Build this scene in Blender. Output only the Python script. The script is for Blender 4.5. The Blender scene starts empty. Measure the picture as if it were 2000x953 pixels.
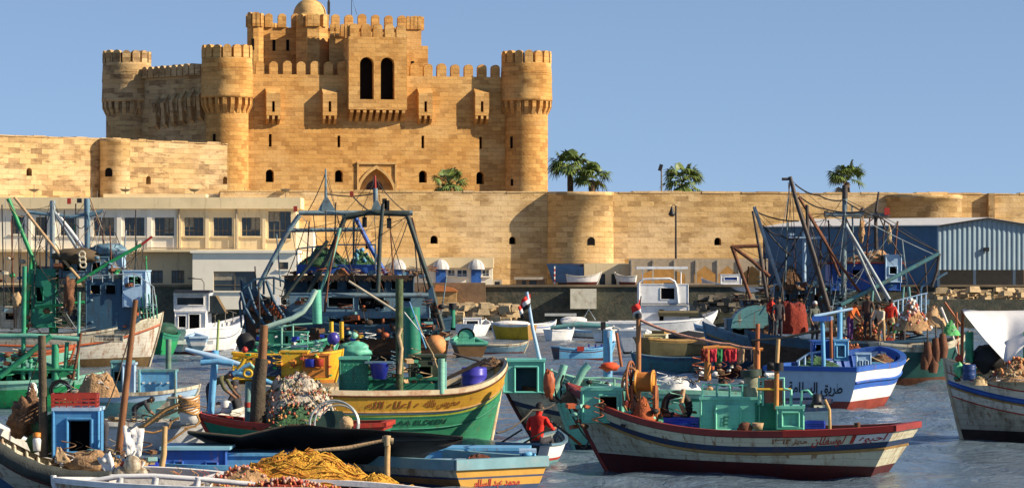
import bpy, math, random
from mathutils import Vector, Matrix, noise
from mathutils.geometry import tessellate_polygon
R = math.radians
PI = math.pi
random.seed(7)
sc = bpy.context.scene
COL = sc.collection

# ------------------------------------------------------------------ camera, sky, sun, exposure
F, H, HY, CX = 6000.0, 4.4, 530.0, 1000.0      # focal length in photo pixels, eye height, horizon row
cam_d = bpy.data.cameras.new('camera'); cam = bpy.data.objects.new('camera', cam_d); COL.objects.link(cam)
cam.location = (0, 0, H); cam.rotation_euler = (R(90), 0, 0)
cam_d.sensor_width = 36; cam_d.lens = 36 * F / 2000; cam_d.shift_y = (HY - 476.5) / 2000
cam_d.clip_start = 1; cam_d.clip_end = 20000
sc.camera = cam
SUN_AZ, SUN_EL = 75.0, 28.0                    # azimuth measured from "towards the camera" to the right
sd = Vector((math.sin(R(SUN_AZ)) * math.cos(R(SUN_EL)), -math.cos(R(SUN_AZ)) * math.cos(R(SUN_EL)), math.sin(R(SUN_EL))))
world = bpy.data.worlds.new('World'); sc.world = world; world.use_nodes = True
nt = world.node_tree; nt.nodes.clear()
sky = nt.nodes.new('ShaderNodeTexSky'); sky.sky_type = 'NISHITA'; sky.sun_disc = False
sky.sun_elevation = R(SUN_EL); sky.sun_rotation = math.atan2(sd.x, sd.y)
sky.air_density = 1.0; sky.dust_density = 0.3; sky.ozone_density = 3.0; sky.altitude = 1200
bgn = nt.nodes.new('ShaderNodeBackground'); bgn.inputs[1].default_value = 0.085
tint = nt.nodes.new('ShaderNodeMix'); tint.data_type = 'RGBA'; tint.blend_type = 'MULTIPLY'
tint.inputs[0].default_value = 1.0; tint.inputs[7].default_value = (1.27, 1.15, 1.10, 1)
out = nt.nodes.new('ShaderNodeOutputWorld')
gco = nt.nodes.new('ShaderNodeTexCoord'); vad = nt.nodes.new('ShaderNodeVectorMath'); vad.operation = 'ADD'; vad.inputs[1].default_value = (0, 0, .14)
nt.links.new(gco.outputs['Generated'], vad.inputs[0]); nt.links.new(vad.outputs[0], sky.inputs[0])
nt.links.new(sky.outputs[0], tint.inputs[6]); nt.links.new(tint.outputs[2], bgn.inputs[0]); nt.links.new(bgn.outputs[0], out.inputs[0])
sun_d = bpy.data.lights.new('sun', 'SUN'); sun_d.energy = 5.0; sun_d.angle = R(0.5); sun_d.color = (1.0, 0.86, 0.66)
sun = bpy.data.objects.new('sun', sun_d); COL.objects.link(sun)
sun.rotation_euler = sd.to_track_quat('Z', 'Y').to_euler(); sun.location = (60, -20, 60)
sc.view_settings.view_transform = 'Standard'; sc.view_settings.look = 'None'
sc.view_settings.exposure = 0.65; sc.view_settings.gamma = 1.0; sc.view_settings.use_curve_mapping = False
sc.render.engine = 'CYCLES'; sc.cycles.max_bounces = 5; sc.cycles.use_denoising = True

# ------------------------------------------------------------------ mapping helpers (survey of the photograph)
def P(px, py, D): return Vector(((px - CX) / F * D, D, H + (HY - py) / F * D))
def wd(py): return H * F / (py - HY)
def zpx(py, D): return H + (HY - py) / F * D
def xpx(px, D): return (px - CX) / F * D

# ------------------------------------------------------------------ objects
def tag(o, label=None, cat=None, group=None, kind=None):
    if label: o['label'] = label
    if cat: o['category'] = cat
    if group: o['group'] = group
    if kind: o['kind'] = kind
    return o
def empty(name, loc=(0, 0, 0), rz=0.0, label=None, cat=None, group=None):
    o = bpy.data.objects.new(name, None); COL.objects.link(o)
    o.location = loc; o.rotation_euler = (0, 0, rz); o.empty_display_size = 0.3
    return tag(o, label, cat, group)
def basis(o):
    M = Matrix.Translation(o.location) @ o.rotation_euler.to_matrix().to_4x4()
    if o.parent: M = basis(o.parent) @ M
    return M
def copy_tree(o, parent=None):
    c = o.copy(); COL.objects.link(c); c.parent = parent
    for ch in [x for x in o.children]: copy_tree(ch, c)
    return c

class MB:
    def __init__(s): s.v = []; s.f = []; s.m = []; s.uv = []; s.sm = []
    def face(s, pts, mi=0, uv=None, smooth=False):
        n = len(s.v); s.v += [Vector(p) for p in pts]; s.f.append(list(range(n, n + len(pts)))); s.m.append(mi); s.uv.append(uv); s.sm.append(smooth)
    def grid(s, rows, mi=0, closed=False, smooth=True, uvs=None, mirow=None, flip=False):
        n = len(s.v); w = len(rows[0])
        for r in rows: s.v += [Vector(p) for p in r]
        for i in range(len(rows) - 1):
            for j in range(w if closed else w - 1):
                k = (j + 1) % w
                q = [n + i * w + j, n + i * w + k, n + (i + 1) * w + k, n + (i + 1) * w + j]
                u = None
                if uvs: u = [uvs[i][j], uvs[i][j + 1], uvs[i + 1][j + 1], uvs[i + 1][j]]
                if flip: q = q[::-1]; u = u[::-1] if u else None
                s.f.append(q); s.m.append(mirow[i] if mirow else mi); s.uv.append(u); s.sm.append(smooth)
    def box(s, c, d, rz=0.0, mi=0, top=1.0, tilt=None):
        cx, cy, cz = c; hx, hy, hz = d[0] / 2, d[1] / 2, d[2] / 2
        ca, sa = math.cos(rz), math.sin(rz)
        def T(x, y, z):
            if z > 0: x *= top; y *= top
            v = Vector((x, y, z))
            if tilt is not None: v = tilt @ v
            return Vector((cx + v.x * ca - v.y * sa, cy + v.x * sa + v.y * ca, cz + v.z))
        p = [T(x, y, z) for z in (-hz, hz) for x, y in ((-hx, -hy), (hx, -hy), (hx, hy), (-hx, hy))]
        for q in ((3, 2, 1, 0), (4, 5, 6, 7), (0, 1, 5, 4), (1, 2, 6, 5), (2, 3, 7, 6), (3, 0, 4, 7)): s.face([p[i] for i in q], mi)
    def tube(s, pts, r, n=6, mi=0, cap=True, smooth=True):
        pts = [Vector(p) for p in pts]; rr = r if isinstance(r, (list, tuple)) else [r] * len(pts)
        rows = []; up = None
        for i, p in enumerate(pts):
            d = (pts[min(i + 1, len(pts) - 1)] - pts[max(i - 1, 0)])
            if d.length < 1e-9: d = Vector((0, 0, 1))
            d.normalize()
            a = d.cross(Vector((0, 0, 1)) if abs(d.z) < 0.95 else Vector((1, 0, 0))) if up is None else (up - d * up.dot(d))
            if a.length < 1e-6: a = d.orthogonal()
            a.normalize(); up = a; b = d.cross(a)
            rows.append([p + (a * math.cos(2 * PI * k / n) + b * math.sin(2 * PI * k / n)) * rr[i] for k in range(n)])
        s.grid(rows, mi, True, smooth)
        if cap: s.face(rows[0][::-1], mi); s.face(rows[-1], mi)
    def lathe(s, c, prof, n=24, mi=0, a0=0.0, a1=2 * PI, smooth=True, uv=True):
        cx, cy, cz = c; rows = []; uvs = []
        for r, z in prof:
            rows.append([Vector((cx + r * math.cos(a0 + (a1 - a0) * k / n), cy + r * math.sin(a0 + (a1 - a0) * k / n), cz + z)) for k in range(n + 1)])
            rm = max(p[0] for p in prof)
            uvs.append([((a1 - a0) * k / n * rm, cz + z + (r - rm) * .3) for k in range(n + 1)])
        s.grid(rows, mi, False, smooth, uvs if uv else None)
    def ball(s, c, r, n=8, mi=0, sz=1.0):
        pr = [(max(1e-4, r * math.sin(PI * i / n)), -r * sz * math.cos(PI * i / n)) for i in range(n + 1)]
        s.lathe(c, pr, max(6, int(n * 1.5)), mi, uv=False)
    def prism(s, o, a, b, poly, c, mi=0):
        """outline poly in plane (a,b) at o, extruded by vector c"""
        o = Vector(o); p0 = [o + a * x + b * y for x, y in poly]; p1 = [p + c for p in p0]; n = len(poly)
        s.face(p0, mi); s.face(p1[::-1], mi)
        for i in range(n): s.face([p0[i], p1[i], p1[(i + 1) % n], p0[(i + 1) % n]], mi)
    def build(s, name, mats, parent=None, world=False, bevel=0.0, solid=0.0, fix=True):
        me = bpy.data.meshes.new(name)
        vs = s.v
        if world and parent is not None:
            Mi = basis(parent).inverted(); vs = [Mi @ v for v in vs]
        me.from_pydata([tuple(v) for v in vs], [], s.f)
        if not isinstance(mats, (list, tuple)): mats = [mats]
        for m in mats: me.materials.append(m)
        me.polygons.foreach_set('material_index', s.m); me.polygons.foreach_set('use_smooth', s.sm)
        ul = me.uv_layers.new(name='uv')
        for pi, poly in enumerate(me.polygons):
            u = s.uv[pi]
            if u is None:
                nn = poly.normal
                if abs(nn.z) < 0.75:
                    t = Vector((-nn.y, nn.x, 0)); t = t.normalized() if t.length > 1e-6 else Vector((1, 0, 0))
                    u = [(vs[i].dot(t), vs[i].z) for i in poly.vertices]
                else: u = [(vs[i].x, vs[i].y) for i in poly.vertices]
            for li, q in zip(poly.loop_indices, u): ul.data[li].uv = q
        me.validate(); me.update()
        o = bpy.data.objects.new(name, me); COL.objects.link(o)
        if parent is not None: o.parent = parent
        if solid: md = o.modifiers.new('s', 'SOLIDIFY'); md.thickness = solid; md.offset = 0
        if bevel: md = o.modifiers.new('b', 'BEVEL'); md.width = bevel; md.segments = 1; md.limit_method = 'ANGLE'
        return o

# ------------------------------------------------------------------ materials
MC = {}
def _n(t, k, **kw):
    n = t.nodes.new(k)
    for a, b in kw.items(): setattr(n, a, b)
    return n
def mat(key, col, rough=0.6, var=0.22, scale=2.5, dirt=0.0, dirtcol=(0.10, 0.055, 0.025), streak=False, bump=0.0, metal=0.0, spec=0.4, bscale=None, thr=0.56):
    if key in MC: return MC[key]
    m = bpy.data.materials.new(key); m.use_nodes = True; t = m.node_tree; L = t.links
    b = t.nodes['Principled BSDF']; b.inputs['Roughness'].default_value = rough; b.inputs['Metallic'].default_value = metal
    b.inputs['Specular IOR Level'].default_value = spec
    tc = _n(t, 'ShaderNodeTexCoord'); n1 = _n(t, 'ShaderNodeTexNoise'); n1.inputs['Scale'].default_value = scale; n1.inputs['Detail'].default_value = 6; n1.inputs['Roughness'].default_value = .65
    L.new(tc.outputs['Object'], n1.inputs['Vector'])
    r = _n(t, 'ShaderNodeValToRGB'); L.new(n1.outputs['Fac'], r.inputs[0])
    r.color_ramp.elements[0].position = .3; r.color_ramp.elements[1].position = .72
    r.color_ramp.elements[0].color = [c * (1 - var) for c in col[:3]] + [1]; r.color_ramp.elements[1].color = [min(.9, c * (1 + var)) for c in col[:3]] + [1]
    last = r.outputs[0]
    if dirt > 0:
        mp = _n(t, 'ShaderNodeMapping'); mp.inputs['Scale'].default_value = (1, 1, .16) if streak else (1, 1, 1)
        L.new(tc.outputs['Object'], mp.inputs[0]); n2 = _n(t, 'ShaderNodeTexNoise'); n2.inputs['Scale'].default_value = 3.2 if streak else 2.2; n2.inputs['Detail'].default_value = 8; n2.inputs['Roughness'].default_value = .7
        L.new(mp.outputs[0], n2.inputs['Vector']); r2 = _n(t, 'ShaderNodeValToRGB'); L.new(n2.outputs['Fac'], r2.inputs[0])
        r2.color_ramp.elements[0].position = thr - .04; r2.color_ramp.elements[1].position = thr + .1
        mu = _n(t, 'ShaderNodeMath', operation='MULTIPLY'); mu.inputs[1].default_value = dirt; L.new(r2.outputs[0], mu.inputs[0])
        mx = _n(t, 'ShaderNodeMix', data_type='RGBA'); mx.inputs[7].default_value = (*dirtcol, 1)
        L.new(mu.outputs[0], mx.inputs[0]); L.new(last, mx.inputs[6]); last = mx.outputs[2]
    if streak and not any(q in key for q in ('plaster', 'corrug', 'warehouse')):
        sx = _n(t, 'ShaderNodeSeparateXYZ'); L.new(tc.outputs['Object'], sx.inputs[0]); ml = _n(t, 'ShaderNodeMath', operation='MULTIPLY_ADD'); ml.inputs[1].default_value = 6.3
        L.new(sx.outputs['Z'], ml.inputs[0]); L.new(n1.outputs['Fac'], ml.inputs[2]); fr_ = _n(t, 'ShaderNodeMath', operation='FRACT'); L.new(ml.outputs[0], fr_.inputs[0])
        lt = _n(t, 'ShaderNodeMath', operation='LESS_THAN'); lt.inputs[1].default_value = .10; L.new(fr_.outputs[0], lt.inputs[0]); mm = _n(t, 'ShaderNodeMath', operation='MULTIPLY'); mm.inputs[1].default_value = min(.38, .1 + dirt * .4); L.new(lt.outputs[0], mm.inputs[0])
        mx2 = _n(t, 'ShaderNodeMix', data_type='RGBA'); mx2.inputs[7].default_value = (*dirtcol, 1); L.new(mm.outputs[0], mx2.inputs[0]); L.new(last, mx2.inputs[6]); last = mx2.outputs[2]
        # fine rust runs and chips
        mp4 = _n(t, 'ShaderNodeMapping'); mp4.inputs['Scale'].default_value = (9, 9, .9); L.new(tc.outputs['Object'], mp4.inputs[0]); n4 = _n(t, 'ShaderNodeTexNoise'); n4.inputs['Scale'].default_value = 1; n4.inputs['Detail'].default_value = 3; L.new(mp4.outputs[0], n4.inputs['Vector'])
        r4 = _n(t, 'ShaderNodeValToRGB'); r4.color_ramp.elements[0].position = .61; r4.color_ramp.elements[1].position = .68; L.new(n4.outputs['Fac'], r4.inputs[0]); m4 = _n(t, 'ShaderNodeMath', operation='MULTIPLY'); m4.inputs[1].default_value = min(.75, dirt * 1.1); L.new(r4.outputs[0], m4.inputs[0])
        mx4 = _n(t, 'ShaderNodeMix', data_type='RGBA'); mx4.inputs[7].default_value = (.24, .085, .02, 1) if max(col) > .2 else (*dirtcol, 1); L.new(m4.outputs[0], mx4.inputs[0]); L.new(last, mx4.inputs[6]); last = mx4.outputs[2]
    L.new(last, b.inputs['Base Color'])
    if bump > 0:
        n3 = _n(t, 'ShaderNodeTexNoise'); n3.inputs['Scale'].default_value = bscale or scale * 6; n3.inputs['Detail'].default_value = 5
        L.new(tc.outputs['Object'], n3.inputs['Vector']); bp = _n(t, 'ShaderNodeBump'); bp.inputs['Strength'].default_value = bump; bp.inputs['Distance'].default_value = .05
        L.new(n3.outputs['Fac'], bp.inputs['Height']); L.new(bp.outputs[0], b.inputs['Normal'])
    MC[key] = m; return m
def stone(key, c1, c2, bw=0.8, bh=0.38, mortar=(0.42, .26, .11), patch=(0.16, .09, .045), patch_amt=.6, light=(.62, .45, .27), light_amt=.5, sc_=1.0):
    if key in MC: return MC[key]
    m = bpy.data.materials.new(key); m.use_nodes = True; t = m.node_tree; L = t.links
    b = t.nodes['Principled BSDF']; b.inputs['Roughness'].default_value = .92; b.inputs['Specular IOR Level'].default_value = .15
    tc = _n(t, 'ShaderNodeTexCoord')
    br = _n(t, 'ShaderNodeTexBrick'); br.inputs['Scale'].default_value = 1.0; br.inputs['Brick Width'].default_value = bw; br.inputs['Row Height'].default_value = bh
    br.inputs['Mortar Size'].default_value = .014; br.inputs['Mortar Smooth'].default_value = .9; br.inputs['Bias'].default_value = 0
    br.inputs['Color1'].default_value = (*c1, 1); br.inputs['Color2'].default_value = (*c2, 1); br.inputs['Mortar'].default_value = (*mortar, 1)
    L.new(tc.outputs['UV'], br.inputs['Vector'])
    # patches of darker and paler blocks, stretched along the courses
    def patches(scx, scy, seed, lo, hi):
        mp = _n(t, 'ShaderNodeMapping'); mp.inputs['Scale'].default_value = (scx, scy, 1); mp.inputs['Location'].default_value = (seed, seed * 1.7, 0)
        L.new(tc.outputs['UV'], mp.inputs[0]); n = _n(t, 'ShaderNodeTexNoise'); n.inputs['Scale'].default_value = 1; n.inputs['Detail'].default_value = 5; n.inputs['Roughness'].default_value = .6
        L.new(mp.outputs[0], n.inputs['Vector']); r = _n(t, 'ShaderNodeValToRGB'); r.color_ramp.elements[0].position = lo; r.color_ramp.elements[1].position = hi
        L.new(n.outputs['Fac'], r.inputs[0]); return r.outputs[0]
    def mix(a, fac, amt, col, mode='MIX'):
        mu = _n(t, 'ShaderNodeMath', operation='MULTIPLY'); mu.inputs[1].default_value = amt; L.new(fac, mu.inputs[0])
        mx = _n(t, 'ShaderNodeMix', data_type='RGBA', blend_type=mode); L.new(mu.outputs[0], mx.inputs[0]); L.new(a, mx.inputs[6]); mx.inputs[7].default_value = (*col, 1); return mx.outputs[2]
    # per-block random tone: snap uv to the brick cells
    c = mix(br.outputs['Color'], patches(.12, .2, 3.1, .46, .62), light_amt, light)
    # odd darker or replaced blocks: a second, coarser brick layer thresholded by noise
    b2 = _n(t, 'ShaderNodeTexBrick'); b2.inputs['Scale'].default_value = 1.0; b2.inputs['Brick Width'].default_value = bw; b2.inputs['Row Height'].default_value = bh; b2.inputs['Mortar Size'].default_value = 0; b2.offset = .37
    b2.inputs['Color1'].default_value = (0, 0, 0, 1); b2.inputs['Color2'].default_value = (1, 1, 1, 1); L.new(tc.outputs['UV'], b2.inputs['Vector'])
    r3 = _n(t, 'ShaderNodeValToRGB'); r3.color_ramp.elements[0].position = .5; r3.color_ramp.elements[1].position = .8; L.new(b2.outputs['Color'], r3.inputs[0])
    m3 = _n(t, 'ShaderNodeMath', operation='MULTIPLY'); L.new(r3.outputs[0], m3.inputs[0]); L.new(patches(.3, .7, 21.0, .42, .58), m3.inputs[1])
    c = mix(c, m3.outputs[0], patch_amt * .75, patch)
    c = mix(c, patches(.9, 2.6, 9.3, .56, .66), patch_amt * .8, patch)
    c = mix(c, patches(.28, .5, 5.7, .52, .75), patch_amt * .55, patch)
    c = mix(c, patches(3.5, 6, 1.9, .48, .7), .22, light)
    c = mix(c, patches(.5, .09, 33.0, .57, .72), patch_amt * .5, patch)
    L.new(c, b.inputs['Base Color'])
    n3 = _n(t, 'ShaderNodeTexNoise'); n3.inputs['Scale'].default_value = 5; n3.inputs['Detail'].default_value = 8; L.new(tc.outputs['UV'], n3.inputs['Vector'])
    ad = _n(t, 'ShaderNodeMath', operation='MULTIPLY_ADD'); ad.inputs[1].default_value = -1.2; L.new(br.outputs['Fac'], ad.inputs[0]); L.new(n3.outputs['Fac'], ad.inputs[2])
    bp = _n(t, 'ShaderNodeBump'); bp.inputs['Strength'].default_value = .7; bp.inputs['Distance'].default_value = .045; L.new(ad.outputs[0], bp.inputs['Height']); L.new(bp.outputs[0], b.inputs['Normal'])
    MC[key] = m; return m

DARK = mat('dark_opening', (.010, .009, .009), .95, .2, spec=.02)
GLASS = mat('window_glass', (.03, .04, .045), .12, .3, spec=.6)
ST = stone('honey_limestone', (.63, .345, .105), (.46, .225, .062), patch=(.26, .125, .038), patch_amt=.5, light=(.68, .45, .19), light_amt=.6)
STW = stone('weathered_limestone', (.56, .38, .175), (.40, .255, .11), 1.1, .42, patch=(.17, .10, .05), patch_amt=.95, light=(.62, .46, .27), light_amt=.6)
STR_ = stone('rampart_limestone', (.64, .43, .19), (.47, .30, .12), 1.1, .42, patch=(.25, .145, .06), patch_amt=.72, light=(.70, .53, .31), light_amt=.7)
STM = mat('plain_limestone', (.58, .36, .135), .9, .25, 1.2, dirt=.4, dirtcol=(.24, .13, .055), bump=.5)
CREAM = mat('cream_plaster', (.78, .62, .36), .85, .12, .5, dirt=.45, dirtcol=(.30, .21, .11), streak=True, bump=.1, thr=.6)
CREAM2 = mat('white_plaster', (.84, .77, .62), .8, .08, .6, dirt=.25, dirtcol=(.40, .31, .20), streak=True, thr=.62)
CONC = mat('pale_concrete', (.42, .37, .29), .9, .25, .8, dirt=.5, dirtcol=(.12, .10, .07), bump=.3)
MOSS = mat('dark_wet_quay_stone', (.055, .060, .042), .8, .5, 1.2, dirt=.6, dirtcol=(.14, .11, .07), bump=.6, thr=.52)
GROUNDM = mat('sandy_ground', (.33, .25, .15), .95, .25, .3, dirt=.3, dirtcol=(.15, .12, .08), bump=.3)

# ------------------------------------------------------------------ ground and water
import numpy as np
def water_mesh():
    """one sheet: a finely rippled harbour basin with a plain margin round it"""
    rs = np.random.RandomState(4); xs = np.arange(-48, 48.01, .26); ys = np.arange(36, 237.2, .26); X, Y = np.meshgrid(xs, ys); Zh = np.zeros_like(X)
    for i in range(44):
        wl = np.exp(rs.uniform(np.log(.7), np.log(4.5))); th = rs.normal(1.25, .65); k_ = 2 * np.pi / wl; am = .0080 * wl ** .8
        Zh += am * np.sin(k_ * (np.cos(th) * X + np.sin(th) * Y) + rs.uniform(0, 6.28) + .6 * np.sin(.11 * X + i) + .5 * np.sin(.07 * Y + i * 2))
    Zh *= .75 + .45 * np.sin(.09 * X + 1.2 * np.sin(.05 * Y)) * np.sin(.06 * Y + .8)
    m, n = X.shape; co = np.stack([X, Y, Zh], -1).reshape(-1, 3); idx = np.arange(m * n).reshape(m, n)
    q = np.stack([idx[:-1, :-1], idx[:-1, 1:], idx[1:, 1:], idx[1:, :-1]], -1).reshape(-1, 4)
    ex = np.array([[-900, -60, -.16], [900, -60, -.16], [900, 243, -.16], [-900, 243, -.16]]); q = np.vstack([q, [[m * n, m * n + 1, m * n + 2, m * n + 3]]]); co = np.vstack([co, ex])
    me = bpy.data.meshes.new('water'); me.vertices.add(len(co)); me.vertices.foreach_set('co', co.ravel()); me.loops.add(q.size); me.loops.foreach_set('vertex_index', q.ravel())
    me.polygons.add(len(q)); me.polygons.foreach_set('loop_start', np.arange(0, q.size, 4)); me.polygons.foreach_set('use_smooth', np.ones(len(q), dtype=bool)); me.update(calc_edges=True); me.validate()
    return me
wm = bpy.data.materials.new('harbour_water'); wm.use_nodes = True; t = wm.node_tree; b = t.nodes['Principled BSDF']
b.inputs['Base Color'].default_value = (.11, .155, .20, 1); b.inputs['Roughness'].default_value = .09; b.inputs['IOR'].default_value = 1.33; b.inputs['Specular IOR Level'].default_value = .5
tc = _n(t, 'ShaderNodeTexCoord'); hs = None
for (sx, sy, s_, w_) in ((1.0, .9, 2.2, 1.0), (.7, 1.3, 5.5, .45), (1, 1, 12, .15)):
    mp = _n(t, 'ShaderNodeMapping'); mp.inputs['Scale'].default_value = (sx, sy, 1); mp.inputs['Rotation'].default_value = (0, 0, s_ * .7)
    t.links.new(tc.outputs['Object'], mp.inputs[0]); nn = _n(t, 'ShaderNodeTexNoise'); nn.inputs['Scale'].default_value = s_; nn.inputs['Detail'].default_value = 4; nn.inputs['Distortion'].default_value = .6
    t.links.new(mp.outputs[0], nn.inputs['Vector']); mu = _n(t, 'ShaderNodeMath', operation='MULTIPLY_ADD'); mu.inputs[1].default_value = w_
    t.links.new(nn.outputs['Fac'], mu.inputs[0])
    if hs: t.links.new(hs, mu.inputs[2])
    else: mu.inputs[2].default_value = 0
    hs = mu.outputs[0]
bp = _n(t, 'ShaderNodeBump'); bp.inputs['Strength'].default_value = 1.0; bp.inputs['Distance'].default_value = .09
t.links.new(hs, bp.inputs['Height']); t.links.new(bp.outputs[0], b.inputs['Normal'])
wme = water_mesh(); wme.materials.append(wm); wo_ = bpy.data.objects.new('water', wme); COL.objects.link(wo_); tag(wo_, kind='structure')

GZ = 3.2
QD = 238.0
gb = MB(); gb.face([(-3000, QD + .6, GZ), (3000, QD + .6, GZ), (3000, 6000, GZ), (-3000, 6000, GZ)])
tag(gb.build('ground', GROUNDM), kind='structure')

# ------------------------------------------------------------------ masonry helpers
Z = Vector((0, 0, 1))
def arch_poly(cx, z0, w, h, pointed=False, n=7):
    """opening outline: straight sides, round or pointed head; total height h"""
    r = w / 2; pts = [(cx - r, z0), (cx + r, z0)]
    if pointed:
        for i in range(n + 1):
            a = i / n; pts.append((cx + r * math.cos(a * PI / 3) * 2 - r, z0 + h - 1.5 * r + r * 1.74 * math.sin(a * PI / 3)))
        L_ = pts[2:-1]; pts += [(2 * cx - x, z) for x, z in L_[::-1]]
    else:
        for i in range(n * 2 + 1):
            a = PI * i / (2 * n); pts.append((cx + r * math.cos(a), z0 + h - r + r * math.sin(a)))
    return pts
def rect_poly(cx, z0, w, h): return [(cx - w / 2, z0), (cx + w / 2, z0), (cx + w / 2, z0 + h), (cx - w / 2, z0 + h)]
def pierced(mb, o, u, nrm, w, z0, z1, holes, depth, mi=0, mj=0):
    """vertical wall face with real openings; o = left foot (z ignored); nrm points outwards"""
    o = Vector((o[0], o[1], 0)); T = lambda p: o + u * p[0] + Z * p[1]
    polys = [[Vector((x, z, 0)) for x, z in [(0, z0), (w, z0), (w, z1), (0, z1)]]] + [[Vector((x, z, 0)) for x, z in h] for h in holes]
    flat = [q for p in polys for q in p]
    if holes:
        for tri in tessellate_polygon(polys):
            pts = [T(flat[i]) for i in tri]
            nn = (pts[1] - pts[0]).cross(pts[2] - pts[0])
            if nn.length < 1e-10: continue
            if nn.dot(nrm) < 0: pts = pts[::-1]
            uv = [((p - o).dot(u), p.z) for p in pts]
            mb.face(pts, mi, uv)
    else: mb.face([T(q) for q in flat], mi)
    for h in holes:
        for i in range(len(h)):
            a, b_ = T(h[i]), T(h[(i + 1) % len(h)])
            mb.face([a, b_, b_ - nrm * depth, a - nrm * depth], mj)
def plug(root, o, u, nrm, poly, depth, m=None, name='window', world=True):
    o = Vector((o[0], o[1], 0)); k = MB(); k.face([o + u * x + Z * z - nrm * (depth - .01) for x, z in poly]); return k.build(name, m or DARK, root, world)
def merlon_poly(w, h, pointed=False):
    r = w / 2; pts = [(-r, 0), (r, 0)]
    for i in range(9):
        a = PI * i / 8; pts.append((r * math.cos(a) * (1 if i not in (0, 8) else 1), h - r * .85 + r * .85 * math.sin(a)))
    return pts
def battlement(mb, p0, p1, n, w, h, th, mi=0):
    p0, p1 = Vector(p0), Vector(p1); d = (p1 - p0); u = Vector((d.x, d.y, 0)).normalized(); nr = Vector((u.y, -u.x, 0))
    for i in range(n):
        c = p0 + d * ((i + .5) / n); hh = h * random.uniform(.95, 1.04)
        mb.prism(c + nr * th / 2, u, Z, merlon_poly(w * random.uniform(.94, 1.03), hh), -nr * th, mi)
# ------------------------------------------------------------------ the citadel
cr = R(11.7); UX = Vector((math.cos(cr), math.sin(cr), 0)); VD = Vector((-math.sin(cr), math.cos(cr), 0)); NF = -VD
A = Vector((-25.3, 273, 0))
def cu(px, v=0.0):
    r = (px - CX) / F; o = A + VD * v
    return (r * o.y - o.x) / (UX.x - r * UX.y)
def CW(u, v, z): return Vector((0, 0, z)) + A + UX * u + VD * v
def cz(py, u, v=0.0): return zpx(py, CW(u, v, 0).y)
CL = cu(1028); CZ0 = 4.5
cit = empty('citadel', (A.x, A.y, GZ), 0, 'honey coloured limestone citadel with round corner towers, crenellated walls and a domed keep', 'castle')
TOPW = 21.95
def fz(px, py): return cz(py, cu(px))
# front wall with its real openings
holes = []; fills = []
for px, y0, y1 in ((528, 262, 287), (662, 265, 288), (826, 265, 290), (939, 267, 291)):
    u = cu(px); holes.append(rect_poly(u, fz(px, y1), .26, (y1 - y0) / 22)); fills.append('arrow_slit')
for px, y0, y1 in ((527, 331, 356), (662, 332, 356), (826, 333, 357), (938, 335, 360)):
    u = cu(px); holes.append(arch_poly(u, fz(px, y1), .72, (y1 - y0) / 22)); fills.append('window')
ud = cu(735); door_poly = arch_poly(ud, 4.8, 3.2, fz(735, 330) - 4.8, True, 8); holes.append(door_poly); fills.append('doorway')
fw = MB(); o0 = CW(0, 0, 0)
pierced(fw, o0, UX, NF, CL, 3.0, TOPW, holes, 1.1)
# top walk, right side, rear
C_ = P(248, 300, 281); C_.z = 0
Bk = CW(CL, 27, 0); Ck = CW(-3, 30, 0)
A3 = CW(0, 0, 0); B3 = CW(CL, 0, 0)
def vwall(mb, a, b_, z0, z1, mi=0): mb.face([(a.x, a.y, z0), (b_.x, b_.y, z0), (b_.x, b_.y, z1), (a.x, a.y, z1)], mi)
vwall(fw, B3, Bk, 3, TOPW); vwall(fw, Bk, Ck, 3, TOPW); vwall(fw, Ck, C_, 3, TOPW)
fw.face([(p.x, p.y, TOPW - 1.0) for p in (A3 - NF * 0.01, B3, Bk, Ck, C_)])
fwo = fw.build('front_wall', ST, cit, True)
for h, nme in zip(holes, fills): plug(cit, o0, UX, NF, h, 1.1, STM if nme == 'doorway' else DARK, nme)
# door surround: flat frame and the stepped pointed moulding, with the dark door leaf inside
ds = MB(); z_l = fz(735, 321)
for a, b_ in ((cu(697), cu(700.5)), (cu(771), cu(774.5))):
    ds.prism(CW(a, 0, 0), UX, Z, [(0, 5), (b_ - a, 5), (b_ - a, z_l), (0, z_l)], NF * .16)
ds.prism(CW(cu(697), 0, 0), UX, Z, [(0, z_l), (cu(774.5) - cu(697), z_l), (cu(774.5) - cu(697), z_l + .2), (0, z_l + .2)], NF * .2)
ph = arch_poly(0, 4.8, 3.2, fz(735, 330) - 4.8, True, 8); pw = arch_poly(0, 4.8, 3.75, fz(735, 330) - 4.8 + .32, True, 8)
oo = CW(ud, 0, 0)
for i in range(1, len(ph) - 1):
    a, b_, c, d = ph[i], ph[i + 1], pw[i + 1], pw[i]
    q = [oo + UX * x + Z * z + NF * .14 for x, z in (a, b_, c, d)]; ds.face(q); ds.face([q[3], q[2], q[2] - NF * .14, q[3] - NF * .14]); ds.face([q[0], q[1], q[1] - NF * .3, q[0] - NF * .3])
ds.build('door_surround', STM, cit, True)
k = MB(); k.face([CW(ud, 1.05, 0) + UX * x + Z * z for x, z in arch_poly(0, 4.8, 1.5, fz(735, 352) - 4.8)]); k.build('door', mat('old_door', (.05, .028, .018)), cit, True)
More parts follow.
